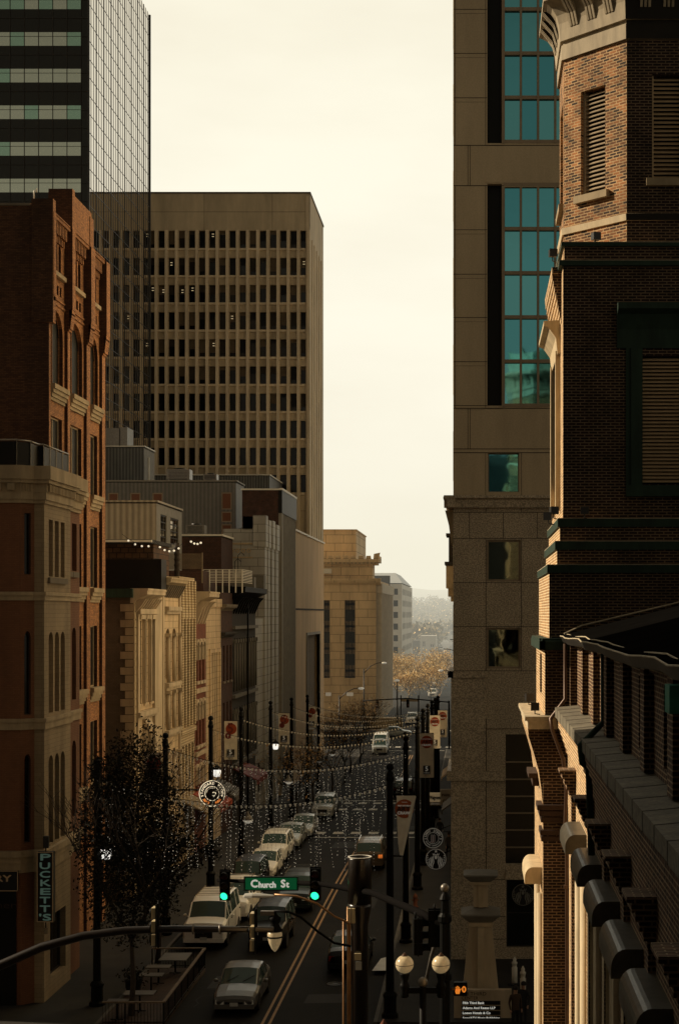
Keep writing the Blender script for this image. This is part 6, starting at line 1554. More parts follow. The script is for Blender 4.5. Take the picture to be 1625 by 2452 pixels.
# ---- stone pylon with pyramid caps and the directory board
Y=62.5; P=front(Y); T=thing('stone_pylon','slender stone pylon with two stacked pyramid caps in front of the granite base','monument',(PX(1147,Y),Y,0))
def frust(mb,cx,cy,w0,z0_,w1,z1_,d=1): mb.hexa([(cx-w0,cy-w0*d,z0_),(cx+w0,cy-w0*d,z0_),(cx+w0,cy+w0*d,z0_),(cx-w0,cy+w0*d,z0_),(cx-w1,cy-w1*d,z1_),(cx+w1,cy-w1*d,z1_),(cx+w1,cy+w1*d,z1_),(cx-w1,cy+w1*d,z1_)])
cx=PX(1150,Y); cy=Y+.8; mb=MB()
frust(mb,cx,cy,.78,.1,.45,PZ(2222,Y)); mb.build('shaft','pylon_stone',T)
mb=MB(); frust(mb,cx,cy,.30,PZ(2178,Y),.30,PZ(2122,Y)); mb.build('upper_shaft','pylon_stone',T)
mb=MB(); mb.box(cx-.12,cx+.14,Y-.08,Y+.2,.1,PZ(2222,Y)); mb.box(cx-.1,cx+.1,cy-.36,cy-.28,PZ(2178,Y),PZ(2122,Y)); mb.box(cx-.5,cx+.5,cy-.55,cy+.5,PZ(2222,Y),PZ(2213,Y)); mb.box(cx-.44,cx+.4,cy-.45,cy+.4,PZ(2123,Y),PZ(2116,Y)); mb.build('pale_band','frame_cream',T)
for z0_,z1_,z2_,z3_,w in((2213,2194,2190,2176,.8),(2116,2100,2097,2089,.7)):
    mb=MB(); frust(mb,cx,cy,w*.58,PZ(z0_,Y),w,PZ(z1_,Y)); frust(mb,cx,cy,w,PZ(z1_,Y)+.001,w,PZ(z2_,Y)); frust(mb,cx,cy,w*.98,PZ(z2_,Y),.06,PZ(z3_,Y)); mb.build('pyramid_cap','panel_grey',T)
Y=60.6; P=front(Y); T=thing('directory_board','beige stone directory board listing the tenants in black strips at the bottom edge','sign',(PX(1155,Y),Y,0))
mb=MB(); mb.box(PX(1086,Y),PX(1224,Y),Y,Y+.3,.05,PZ(2371,Y)); mb.build('slab','stone_pale',T)
mb=MB(); addtext(mb,P,PX(1104,Y)+.36,PZ(2380,Y),'FIFTH THIRD',.19,-.006,fit=PX(1170,Y)-PX(1096,Y)); addtext(mb,P,PX(1124,Y),PZ(2390,Y),'CENTER',.18,-.006,fit=PX(1144,Y)-PX(1104,Y)); mb.build('lettering','joint_dark',T)
for k,(s,fw) in enumerate((('Fifth Third Bank',51),('Adams And Reese LLP',78),('Loews Hotels & Co',66),('Sony/ATV Music Publishing',88),('Estate Property Company (615)',88))):
    y0=2396.5+k*12; mb=MB(); pbox(mb,P,PX(1104,Y),PX(1197,Y),PZ(y0+9.5,Y),PZ(y0,Y),-.012,0); st=mb.build('name_strip','sign_black',T)
    mb=MB(); mb_u=(PX(1107,Y)+PX(1107+fw,Y))/2; addtext(mb,P,mb_u,PZ(y0+5,Y),s,.13,-.02,bold=.004,fit=PX(1107+fw,Y)-PX(1107,Y)); mb.build('lettering','sign_text',st)
# ---- bollards, hydrants, planters
for px,yb_,yt,l in((1234,2366,2300,'left one of two pale slanting posts beyond the directory board'),(1254,2400,2322,'right one of two pale slanting posts beyond the directory board')):
    Y=3700*16/(yb_-1470); T=thing('bollard',l,'bollard',(PX(px,Y),Y,.15),0,'pale posts')
    h=(yb_-yt)*Y/3700; X=PX(px-3,Y); mb=MB(); mb.lathe([(.12,0),(.12,h*.62),(.09,h*.64),(.1,h*.74),(.12,h*.75),(.12,h*.82),(.07,h*.84),(.08,h*.93),(.04,h*.96),(.03,h)],(X,Y,.15),10); mb.build('post','roof_edge',T); mb=MB(); mb.lathe([(.3,0),(.3,.05),(.12,.08)],(X,Y,.15),12); mb.build('foot','rubber',T)
def hydrant(x,y,l):
    T=thing('fire_hydrant',l,'hydrant',(x,y,.15),0,'hydrants'); mb=MB(); mb.lathe([(.16,0),(.16,.06),(.11,.08),(.11,.5),(.14,.52),(.13,.6),(.06,.7),(.03,.76)],(x,y,.15),12); mb.build('barrel','brick_red',T); mb=MB(); mb.tube([(x-.18,y,.55),(x+.18,y,.55)],.05,8); mb.build('nozzle','brick_red',T)
hydrant(-3.3,83.5,'dull red hydrant between the second and third right hand poles'); hydrant(-3.45,57.5,'dull red hydrant beside the foot of the nearest right hand pole')
T=thing('kerb_ramp','white painted kerb corner beside the nearest right hand pole','kerb ramp',(-3.9,69.5,.16)); mb=MB(); Y=69
mb.hexa([(PX(892,Y),68.6,.158),(PX(927,Y),68.6,.158),(PX(927,Y),71.5,.158),(PX(905,Y),71.0,.158),(PX(892,Y),68.6,.17),(PX(927,Y),68.6,.17),(PX(927,Y),71.5,.17),(PX(905,Y),71.0,.17)]); mb.build('paint','paint_bright',T)
# ================================================================= SIGNS
Y=62.0; P=front(Y); T=thing('vertical_sign','tall narrow black sign with pale stacked letters on the corner building','sign',(PX(108,Y),Y,PZ(2208,Y)))
x0,x1=PX(89,Y),PX(128,Y); z0,z1=PZ(2208,Y),PZ(2040,Y)
mb=MB(); pbox(mb,P,x0,x1,z0,z1,0,.3); mb.build('box','sign_black',T)
mb=MB(); 
for a in((x0,x0+.035,z0,z1),(x1-.035,x1,z0,z1),(x0+.035,x1-.035,z0,z0+.035),(x0+.035,x1-.035,z1-.035,z1)): pbox(mb,P,*a,-.02,0)
mb.build('border','sign_border',T)
mb=MB()
for i,chh in enumerate(("P","U","C","K","E","T","T","'S")): addtext(mb,P,(x0+x1)/2,z1-.22-i*.345,chh,.36,-.02,bold=.012,fit=.40 if chh!="'S" else .46)
mb.build('lettering','neon_pale',T)
mb=MB(); xm=(x0+x1)/2; mb.box(xm-.1,xm+.12,Y+.05,Y+.2,z1+.15,z1+.62); mb.tube([(xm,Y+.1,z1),(xm,Y+.1,z1+.2)],.03,6); mb.tube([(xm,Y+.1,z0),(xm,Y+.1,z0-.25)],.03,6)
for k in(-1,0,1): mb.tube([(xm+k*.05,Y+.1,z0-.25),(xm+k*.05,Y+.1,z0-.5)],.012,5)
mb.build('finial','iron_worn',T)
for zz_ in(z1-.2,z0+.3): mb=MB(); mb.tube([(x0,Y+.1,zz_),(-17.7,Y+1.1,zz_)],.04,6); mb.build('bracket','iron_worn',T)
Y=62.45; P=front(Y); T=thing('shop_sign','dark framed shop sign with pale letters RY cut by the left edge','sign',(PX(20,Y),Y,PZ(2133,Y)))
mb=MB(); pbox(mb,P,PX(-150,Y),PX(44,Y),PZ(2134,Y),PZ(2085,Y),0,.08); mb.build('board','sign_black',T)
mb=MB()
for a in((PX(-150,Y),PX(44,Y),PZ(2134,Y),PZ(2134,Y)+.03),(PX(-150,Y),PX(44,Y),PZ(2085,Y)-.03,PZ(2085,Y)),(PX(44,Y)-.03,PX(44,Y),PZ(2134,Y),PZ(2085,Y))): pbox(mb,P,*a,-.015,0)
mb.build('border','sign_border',T)
mb=MB(); addtext(mb,P,PX(-48,Y),PZ(2104,Y),'GROCERY',.36,-.02,bold=.014,fit=PX(27,Y)-PX(-123,Y)); mb.build('lettering','sign_border',T)
T=thing('window_lettering','faint brown lettering on the dark shopfront under the framed shop sign','lettering',(PX(10,Y),Y,PZ(2175,Y))); mb=MB(); addtext(mb,P,PX(-10,Y),PZ(2168,Y),'corner',.4,-.0,fit=PX(38,Y)-PX(-58,Y)); mb.build('lettering','iron_brick',T)
# round brewery sign
Y=88.2; P=front(Y); u,z=PX(508,Y),PZ(1900,Y); R=.76; T=thing('round_sign','round black sign ringed with glowing letters beside the third left hand pole','sign',(u,Y,z-R))
mb=MB(); disc(mb,P,u,z,R,0,40); disc(mb,P,u,z,R,.12,40); 
for i in range(40): a,b=2*pi*i/40,2*pi*(i+1)/40; mb.face([P.pt(u+R*math.cos(t),z+R*math.sin(t),d) for t,d in((a,0),(b,0),(b,.12),(a,.12))])
mb.build('disc','sign_black',T)
mb=MB(); disc(mb,P,u,z,R*.99,-.012,40,R*.93); disc(mb,P,u,z,R*.56,-.012,32,R*.51); arctext(mb,P,u,z,'STANDARD PROOF',R*.755,R*.26,pi/2,pi*1.15,-.015,bold=.008); addtext(mb,P,u+.14,z-.02,'C',.34,-.015,rot=pi,bold=.012); arctext(mb,P,u,z,'WHISKEY CO',R*.42,R*.13,pi/2,pi*.8,-.015); mb.build('ring','sign_glow',T)
mb=MB()
for sg in(-1,1):
    for k in range(7): a=-pi/2+sg*(.3+k*.1); 
    pts=[(-pi/2+sg*(.28+k*.1)) for k in range(8)]
    for k in range(7): mb.face([P.pt(u+R*rr*math.cos(t),z+R*rr*math.sin(t),-.014) for rr,t in((.66,pts[k]),(.84,pts[k]),(.84,pts[k+1]),(.66,pts[k+1]))])
mb.build('orange_arc','sign_orange',T)
mb=MB(); mb.tube([(u-R,Y+.06,z+.2),(-17,Y+.06,z+.2)],.05,6); mb.tube([(-17,Y+.06,z+.2),(-19,Y+.06,z+.2)],.05,6); mb.build('bracket','black_iron',T)
Y=86.2; T=thing('arts_sign','slanted black sign with white lettering above the shopfront of the quoined building','sign',(-18.4,88,PZ(1905,88))); PP=Pl((-18.75,86.4,0),(.35,2.5,0),(1,-.14,0))
mb=MB(); pbox(mb,PP,0,2.6,PZ(1912,87),PZ(1878,87),0,.1); mb.build('board','sign_black',T); mb=MB(); addtext(mb,PP,1.3,PZ(1895,87),'ARTS',.75,-.02,bold=.03,fit=2.2); mb.build('lettering','sign_dimwhite',T)
# right hand hanging signs
Y=75.0; P=front(Y); u,z=PX(1036,Y),PZ(2007,Y); R=.49; T=thing('sandwich_sign','round black and white sandwich shop sign, upper of the two round signs on the right','sign',(u,Y,z-R))
mb=MB(); disc(mb,P,u,z,R,0,40); disc(mb,P,u,z,R,.1,40)
for i in range(40): a,b=2*pi*i/40,2*pi*(i+1)/40; mb.face([P.pt(u+R*math.cos(t),z+R*math.sin(t),d) for t,d in((a,0),(b,0),(b,.1),(a,.1))])
mb.build('disc','sign_black',T)
mb=MB(); disc(mb,P,u,z,R*.99,-.012,40,R*.92); disc(mb,P,u,z,R*.58,-.012,36,R*.54); arctext(mb,P,u,z,"JIMMY JOHN'S",R*.745,R*.3,pi/2,pi*1.05,-.015,bold=.008); arctext(mb,P,u,z,"GOURMET SANDWICHES",R*.75,R*.17,-pi/2,pi*.72,-.015,flip=True,bold=.003); addtext(mb,P,u,z-.01,'JJ',R*.85,-.016,bold=.022); mb.build('ring','sign_white',T)
mb=MB(); addtext(mb,P,u,z-.01,'JJ',R*.85,-.03,bold=.006); mb.build('initials','sign_darkred',T)
mb=MB(); mb.tube([(u+R,Y+.05,z+.3),(-1.1,Y+.05,z+.3)],.03,6); mb.tube([(u+.3,Y+.05,z+R*.8),(-1.1,Y+.05,z+R+.2)],.02,5); mb.build('bracket','black_iron',T)
Y=73.4; P=front(Y); u,z=PX(1043,Y),PZ(2057,Y); T=wave_emblem('coffee_sign','round black and white wavy emblem sign, lower of the two round signs on the right',P,u,z,.49); mb=MB(); mb.tube([(u+.4,Y,z+.3),(-1.1,Y,z+.45)],.03,6); mb.build('bracket','black_iron',T)
Y=112; P=front(Y); T=thing('pharmacy_sign','cream pharmacy sign with dark script over a grey strip','sign',(PX(1040,Y),Y,PZ(1928,Y)))
mb=MB(); pbox(mb,P,PX(1027,Y),PX(1054,Y),PZ(1920,Y),PZ(1899,Y),0,.3); mb.build('board','sign_cream',T); mb=MB(); pbox(mb,P,PX(1027,Y),PX(1054,Y),PZ(1928,Y),PZ(1920.5,Y),0,.3); mb.build('strip','panel_grey',T)
mb=MB(); addtext(mb,P,PX(1041,Y),PZ(1910,Y),'Walgreens',.4,-.02,bold=.012,fit=.76); mb.build('lettering','joint_dark',T); mb=MB(); addtext(mb,P,PX(1041,Y),PZ(1924,Y),'pharmacy',.2,-.02,fit=.6); mb.build('lettering','sign_white',T)
Y=108; P=front(Y); T=thing('parking_sign','small grey sign board with dark parking lettering beside the granite corner','sign',(PX(1064,Y),Y,PZ(1925,Y)))
mb=MB(); pbox(mb,P,PX(1053,Y),PX(1079,Y),PZ(1927,Y),PZ(1890,Y),0,.2); mb.build('board','panel_grey',T); mb=MB(); addtext(mb,P,PX(1067,Y),PZ(1904,Y),'PARK',.24,-.02,bold=.01); addtext(mb,P,PX(1067,Y),PZ(1918,Y),'CAR',.24,-.02,bold=.01); mb.build('lettering','joint_dark',T)
for (a,b,y0_,z0_,l,m) in((100,104,1,3.2,'dark slanted shop awning low on the right hand side','rib_dark'),(118,124,1,3.4,'pale striped awning over the right pavement behind the poles','rib_gold')):
    T=thing('shop_awning',l,'awning',(-1.8,(a+b)/2,z0_)); mb=MB(); prof(mb,left(-1.05 if a<113 else -1.5),a,b,[(0,z0_+1.0),(-1.2,z0_+.1),(-1.2,z0_-.15),(-1.15,z0_-.15),(-1.15,z0_+.05),(0,z0_+.9)]); mb.build('canvas',m,T)
# storefront awnings and glowing shop windows on the left
for (a,b,m,l) in((103.8,108.5,'banner_red','dull red shop awning under the red brick building'),(110,114,'rib_dark','dark awning under the plain cream building'),(100,103.5,'awning_tan','long tan awning low on the striped building'),(121,127,'sign_darkred','dark red awning under the black ornate building')):
    T=thing('shop_awning',l,'awning',(-18,(a+b)/2,2.8)); mb=MB(); prof(mb,right(-19.0),a,b,[(0,3.9),(-1.9,3.0),(-1.9,2.6),(-1.82,2.6),(-1.82,2.95),(0,3.8)]); mb.build('canvas',m,T)
# ---- parklet with fence and tables
T=thing('parklet_fence','dark parklet fence with a worn wooden top rail along the kerb','fence',(-13.2,64.5,0))
mb=MB(); R=[(-14.5,69.2),(-12.15,69.2),(-12.05,59.6),(-14.4,59.6)]
for i in range(3):
    a,b=V((*R[i],1.0)),V((*R[i+1],1.0)); d=(b-a).normalized(); s_=V((d.y,-d.x,0))*.06
    mb.hexa([a-s_,b-s_,b+s_,a+s_,a-s_+ZZ*.05,b-s_+ZZ*.05,b+s_+ZZ*.05,a+s_+ZZ*.05])
mb.build('top_rail','rail_wood',T)
mb=MB()
for i in range(3):
    a,b=V((*R[i],0)),V((*R[i+1],0)); L=(b-a).length; n=int(L/.12)
    for k in range(n+1): p=a.lerp(b,k/n); r=.03 if k%12==0 else .008; mb.tube([p+ZZ*.15,p+ZZ*1.0],r,4)
    mb.tube([a+ZZ*.25,b+ZZ*.25],.02,4)
mb.build('balusters','black_iron',T)
T=thing('parklet_deck','dark timber deck of the parklet at the left kerb','deck',(-13.3,64.4,0)); mb=MB()
for i in range(17): mb.box(-14.55+i*.145,-14.55+i*.145+.135,59.7,69.1,.02,.17)
mb.build('planks','iron_brick',T)
def table(x,y,w,l,label):
    T=thing('cafe_table',label,'table',(x,y,.17),0,'parklet tables'); mb=MB(); mb.T=Matrix.Translation((x,y,.17)); mb.box(-w,w,-l,l,.7,.74); mb.build('table_top','slate_top',T)
    mb=MB(); mb.T=Matrix.Translation((x,y,.17)); mb.tube([(0,0,0),(0,0,.7)],.04,6); mb.box(-.25,.25,-.03,.03,0,.03); mb.box(-.03,.03,-.25,.25,0,.03); mb.build('pedestal','black_iron',T)
table(-13.25,68.1,.6,.75,'largest grey table top at the back of the parklet'); table(-13.6,66.2,.5,.3,'narrow table behind the middle of the parklet'); table(-13.6,64.7,.5,.3,'narrow table in the middle of the parklet'); table(-13.4,61.6,.6,.35,'wide table near the front rail of the parklet'); table(-14.0,60.3,.4,.3,'small table in the front left corner of the parklet')
for x,y,l in((-14.3,64.5,'round dark planter with scrubby leaves at the back of the parklet'),):
    T=thing('planter',l,'planter',(x,y,.17)); mb=MB(); mb.lathe([(.28,0),(.36,.55),(.4,.6),(.34,.6)],(x,y,.17),12); mb.build('pot','rubber',T)
    mb=MB(); r=random.Random(4)
    for i in range(240):
        p=V((x+r.gauss(0,.25),y+r.gauss(0,.25),.85+r.gauss(0,.2))); d=V((r.gauss(0,1),r.gauss(0,1),r.gauss(0,1))).normalized()*.07; e=d.orthogonal().normalized()*.04; mb.face([p-d,p+e,p+d,p-e])
    mb.build('leaves','leaf_dark',T)
# ================================================================= TREES
def branches(mb,r,p,d,L,rad,depth,tips,spread=.55,n=3,gravity=0.1):
    q=p+d*L; m=p.lerp(q,.5)+V((r.gauss(0,.05),r.gauss(0,.05),0))*L
    mb.tube([p,m,q],[rad,rad*.82,rad*.6],6 if depth>1 else 4,False)
    if depth==0: tips.append(q); return
    if depth<=2: tips.append(m)
    for i in range(n):
        dd=(d+V((r.gauss(0,spread),r.gauss(0,spread),r.gauss(gravity,spread*.5)))).normalized(); branches(mb,r,q,dd,L*r.uniform(.62,.85),rad*.6,depth-1,tips,spread,n,gravity)
def tree(name,label,x,y,z,h,rcrown,zc0,seed,leafm,nleaf,ls=.12,bark='bark',depth=4,lean=(0,0),group=None,tipm=None,trunkr=.13,bare=False,sq=1.0,sp=.42,clip=False,cl=.72):
    r=random.Random(seed); T=thing(name,label,'tree',(x,y,z),0,group); mb=MB(); tips=[]
    p=V((x,y,z)); top=V((x+lean[0],y+lean[1],z+zc0)); mb.tube([p,p.lerp(top,.5)+V((.08,0,0)),top],[trunkr,trunkr*.8,trunkr*.65],8)
    L=(h-zc0)*.33
    for i in range(5): a=i*2*pi/5+r.random(); branches(mb,r,top,V((math.cos(a)*.55,math.sin(a)*.55,r.uniform(.6,1.1))).normalized(),L,trunkr*.5,depth-1,tips,sp)
    mb.build('trunk',bark,T)
    if nleaf:
        lb=MB(); C_=V((x+lean[0],y+lean[1],z+zc0+(h-zc0)*.52)); hz_=(h-zc0)*.55
        clumps=[t for t in tips]; r.shuffle(clumps)
        for i in range(nleaf):
            if r.random()<cl: c=clumps[i%len(clumps)]; sc=rcrown*.16
            else:
                while 1:
                    v=V((r.uniform(-1,1),r.uniform(-1,1),r.uniform(-1,1)))
                    if v.length<1: break
                c=C_+V((v.x*rcrown,v.y*rcrown,v.z*hz_*sq)); sc=rcrown*.1
            pq=c+V((r.gauss(0,sc),r.gauss(0,sc),r.gauss(0,sc)))
            if clip and (((pq.x-C_.x)/rcrown)**2+((pq.y-C_.y)/rcrown)**2+((pq.z-C_.z)/(hz_*1.1))**2)>1.1+.25*math.sin(pq.z*3+pq.x*4): continue
            d=V((r.gauss(0,1),r.gauss(0,1),r.gauss(0,1))).normalized(); e=d.cross(V((r.random(),r.random(),r.random()))).normalized(); s_=ls*r.uniform(.6,1.4)
            lb.mi=1 if (tipm and r.random()<.16) else 0
            lb.face([pq-d*s_,pq+e*s_*.45,pq+d*s_,pq-e*s_*.45])
        lb.build('crown',[leafm]+([tipm] if tipm else []),T)
    return T
tree('dark_tree','large dark leafy tree rising from the parklet in front of the corner building',-13.6,60.9,.0,10.6,2.25,3.0,12,'leaf_dark',36000,.075,group='pavement trees',tipm='leaf_tip',lean=(-.1,.6),depth=5,sp=.3,clip=True,cl=.5)
tree('dark_tree','smaller dark tree just right of the big leafy one, behind the light strands',-14.5,70.4,.1,6.6,1.2,2.4,9,'leaf_dark',4500,.09,group='pavement trees',tipm='leaf_tip',depth=4)
bt=[(-14.2,152,7,'nearest bare branched tree on the left pavement'),(-13.9,163,8,'second bare branched tree on the left pavement'),(-14.2,174,7.5,'third bare branched tree on the left pavement'),(-14.0,186,8,'fourth bare tree of the left row, near the crossing'),(-14.5,197,7.5,'last bare tree of the left row at the crossing corner'),(-14.2,134,6.5,'small bare tree behind the middle light strands'),(-14.1,121,6.5,'slim bare tree beside the white tiled building')]
for i,(x,y,h,l) in enumerate(bt): tree('bare_tree',l,x,y,gz(y),h,2,2.2,30+i,'leaf_rust',260,.12,'bark_dark',5,group='bare pavement trees',trunkr=.11)
gt=[(PX(912,308),308,10.6,3.3,'golden autumn tree in front of the grey office corner'),(PX(948,318),318,10.2,3.6,'golden autumn tree just right of the grey office block'),(PX(1003,330),330,10.0,3.8,'tall golden tree below the white apartment block'),(PX(1030,306),306,8.4,3.4,'low orange tree left of the granite corner'),(PX(978,302),302,7.0,3.0,'small rusty tree low beside the crossing'),(PX(1052,345),345,10,3.8,'golden tree peeping out beside the granite tower')]
for i,(x,y,h,rc,l) in enumerate(gt): tree('golden_tree',l,x,y,gz(y),h,rc,2.2,60+i,'leaf_gold',2600,.17,'bark_dark',4,group='golden trees beyond the crossing',tipm='leaf_rust')
# ================================================================= FAR BUILDINGS
Y=256.0; T=thing('columned_stone_building','large tan classical stone building with tall dark windows and an ornamented roof edge','building',(-25,275,-2)); X=-17.6
P=front(Y); xr=PX(840/3.409+640,Y); xs_=PX(640+888/3.409,Y); g5=lambda v:640+v/3.409; h5=lambda v:1240+v/3.409
zt=PZ(h5(505),Y); xr=PX(g5(885),Y)
ops=[(PX(g5(v0),Y),PX(g5(v1),Y),PZ(h5(1308),Y),PZ(h5(672),Y)) for v0,v1 in((630,716),(440,510),(250,330),(60,140))]+[(PX(g5(a),Y),PX(g5(b),Y),PZ(h5(1456),Y),PZ(h5(1425),Y)) for a,b in((640,700),(470,520))]
mb=MB(); wall(mb,P,-62,xr,-2,zt,ops,.9); mb.build('front_wall','temple_stone',T)
RP=right(xr); sops=[(259+i*3.4,260.8+i*3.4,2,PZ(h5(672),Y)) for i in range(10)]
mb=MB(); wall(mb,RP,Y,294,-2,zt,sops,.8); mb.face([(-62,Y,zt),(xr,Y,zt),(xr,294,zt),(-62,294,zt)],(0,0,1)); mb.build('side_wall','temple_stone',T)
for o in ops[:4]:
    g=MB(); g.face([P.pt(o[0],o[2],.85),P.pt(o[1],o[2],.85),P.pt(o[1],o[3],.85),P.pt(o[0],o[3],.85)],P.N); g.mi=1
    n=7
    for k in range(n):
        z=o[2]+(o[3]-o[2])*(k+.5)/n
        if k%2==0: 
            for c in range(3): 
                for rr in range(2):
                    a=o[0]+(o[1]-o[0])*(c+.1)/3; b=o[0]+(o[1]-o[0])*(c+.9)/3; zz=o[2]+(o[3]-o[2])*(k+.15+rr*.4)/n; g.face([P.pt(a,zz,.8),P.pt(b,zz,.8),P.pt(b,zz+1.1,.8),P.pt(a,zz+1.1,.8)],P.N)
    g.build('window',['glass_black','blind'],T)
for o in sops: window(RP,o,T,.8,.1,nz=4)
mb=MB()
for i in range(11): u=257.2+i*3.4; pbox(mb,RP,u-.5,u+.5,-2,zt-2.2,-.9,0)
pbox(mb,RP,Y+.3,294,zt-2.2,zt-.6,-1.0,0)
mb.build('pilaster','office_pale',T)
mb=MB(); prof(mb,P,-62,xr+.8,[(0,zt-.9),(-.5,zt-.5),(-.7,zt-.1),(-.7,zt+.2),(.5,zt+.2),(.5,zt-.9)]); mb.box(-62,xr-.6,Y+.8,262,zt,PZ(h5(380),Y)); 
z3=PZ(h5(380),Y); xe=PX(g5(920),Y)
mb.box(-62,xe-.6,Y+.3,262,z3,PZ(h5(362),Y)); mb.box(-62,xe-.2,Y,262.5,PZ(h5(362),Y),PZ(h5(338),Y)); 
z4=PZ(h5(338),Y)
for i in range(36):
    x_=xe-.7-i*1.25; mb.hexa([(x_-.45,Y,z4),(x_+.45,Y,z4),(x_+.45,Y+.4,z4),(x_-.45,Y+.4,z4),(x_-.35,Y,z4+(.9 if i==0 else .55)),(x_+.35 if i else x_+.7,Y,z4+(1.1 if i==0 else .6)),(x_+.35,Y+.4,z4+.6),(x_-.35,Y+.4,z4+.6)])
    if i<3: mb.hexa([(xe-.6,Y+1+i*2,z4),(xe-.2,Y+1+i*2,z4),(xe-.2,Y+2.6+i*2,z4),(xe-.6,Y+2.6+i*2,z4),(xe-.6,Y+1.5+i*2,z4+.6),(xe-.2,Y+1.5+i*2,z4+.6),(xe-.2,Y+2.1+i*2,z4+.6),(xe-.6,Y+2.1+i*2,z4+.6)])
mb.build('cornice','temple_stone',T)
mb=MB(); 
for i in range(60): x_=xe-.8-i*.65; mb.box(x_-.18,x_+.18,Y+.05,Y+.3,z3+.1,z3+.9)
mb.build('dentil_band','stone_trim',T)
xb=PX(g5(700),Y); mb=MB(); mb.box(-62,xb,Y+6,285,z3,PZ(h5(96),Y+6)); mb.box(-62,xb+.15,Y+5.8,285,PZ(h5(103),Y+6),PZ(h5(94),Y+6)); mb.build('attic_block','temple_stone',T)
mb=MB(); pbox(mb,P,PX(g5(440),Y),PX(g5(525),Y),PZ(h5(455),Y),PZ(h5(415),Y),-1,0); mb.build('plant_unit','roof_edge',T)
# grey office with hipped roof
Y=364.0; T=thing('grey_office_building','grey office block with a pale hipped metal roof beyond the columned building','building',(-22,390,-2)); P=front(Y)
xl_,xm,xr=PX(g5(800),Y),PX(g5(1095),Y),PX(g5(1095),Y); ztp=PZ(h5(540),Y)
ops=[]; 
for r_ in range(9): z=PZ(h5(628+95*r_),Y); ops.append((PX(g5(1028),Y),PX(g5(1064),Y),z,z+1.45))
mb=MB(); wall(mb,P,PX(g5(1000),Y),xr,-2,ztp,ops,.3); mb.build('front_wall','office_grey',T)
for o in ops: window(P,o,T,.3,.08,nu=2,nz=1,glass='black_panel',frame='shade_grey')
mb=MB(); mb.face([P.pt(xl_-20,-2,.6),P.pt(PX(g5(1000),Y),-2,.6),P.pt(PX(g5(1000),Y),ztp+2,.6),P.pt(xl_-20,ztp+2,.6)],P.N); mb.build('glass_front','glass_black',T)
mb=MB()
for r_ in range(12): z=PZ(h5(560+78*r_),Y); pbox(mb,P,xl_-10,PX(g5(1000),Y),z-.2,z+.2,-.2,.6)
mb.build('balcony','office_pale',T)
RP=right(xr); ye=PX(1,1); yend=YX(g5(1180),xr) if 0 else -xr*3700/(1140-g5(1180)); sops=[]
for r_ in range(9):
    z=PZ(h5(628+95*r_),Y)
    for i in range(8): a=Y+3+i*(yend-Y-4)/8; sops.append((a+1.5,a+1.5+(yend-Y)/20,z,z+1.5))
mb=MB(); wall(mb,RP,Y,yend,-2,ztp,sops,.12); mb.face([(xl_-30,Y,ztp),(xr,Y,ztp),(xr,yend,ztp),(xl_-30,yend,ztp)],(0,0,1)); mb.build('side_wall','office_grey',T)
for o in sops: window(RP,o,T,.12,.15,glass='black_panel')
mb=MB(); xa,xb_=PX(g5(700),Y),PX(g5(1128),Y)+.5; za_,zb2=ztp+.3,PZ(h5(428),Y)
mb.hexa([(xa,Y+4,za_),(xb_-1.5,Y+4,za_),(xb_-1.5,yend,za_),(xa,yend,za_),(xa,Y+24,zb2),(PX(g5(1000),Y),Y+24,zb2),(PX(g5(1000),Y),yend-8,zb2),(xa,yend-8,zb2)]); mb.build('hipped_roof','roof_metal',T)
# white flats far away
Y=600.0; T=thing('white_apartment_block','small white and grey apartment block with balconies far down the street','building',(PX(1025,Y),Y+10,-2)); P=front(Y)
def seg(x0,x1,y0,m,ops,nm):
    mb=MB(); wall(mb,P,PX(g5(x0),Y),PX(g5(x1),Y),-2,PZ(h5(y0),Y),ops,.6); shell(mb,PX(g5(x0),Y),PX(g5(x1),Y),Y,Y+15,-2,PZ(h5(y0),Y),'F'); mb.build(nm,m,T)
    for o in ops: window(P,o,T,.6,.3,nu=2,glass='glass_black',frame='frame_white')
wo=lambda l:[(PX(g5(a),Y),PX(g5(b),Y),PZ(h5(d),Y),PZ(h5(c),Y)) for a,b,c,d in l]
seg(1185,1245,1000,'shade_grey',[], 'grey_wing'); seg(1245,1312,962,'frame_white',wo([(1262,1290,1005,1055),(1262,1290,1080,1105),(1262,1290,1128,1155)]),'white_bay'); seg(1312,1375,962,'frame_white',wo([(1325,1362,1030,1058),(1325,1362,1080,1105)]),'white_wing'); seg(1375,1425,1055,'shade_grey',[],'dark_wing')
# far houses and poles
for k,(x0,x1,y0,y1,Y,l,m) in enumerate(((1178,1212,905,990,800,'small gabled house far left of the white apartment block','office_grey'),(1335,1400,930,965,900,'low white roofed house on the wooded slope far away','frame_white'),(1480,1530,885,960,850,'little pale house at the right end of the far slope','frame_white'))):
    T=thing('far_house',l,'house',(PX(g5((x0+x1)/2),Y),Y+6,-2)); a,b=PX(g5(x0),Y),PX(g5(x1),Y); z=PZ(h5(y0+25),Y); mb=MB(); mb.box(a,b,Y,Y+12,PZ(h5(y1+60),Y),z); mb.build('wall',m,T); mb=MB(); mb.hexa([(a-.5,Y-.5,z),(b+.5,Y-.5,z),(b+.5,Y+12,z),(a-.5,Y+12,z),((a+b)/2-.1,Y-.5,z+3),((a+b)/2+.1,Y-.5,z+3),((a+b)/2+.1,Y+12,z+3),((a+b)/2-.1,Y+12,z+3)]); mb.build('roof','shade_grey',T); mb=MB(); mb.box(a+1,a+2.2,Y-.05,Y+.02,z-3,z-1); mb.build('window','glass_black',T)
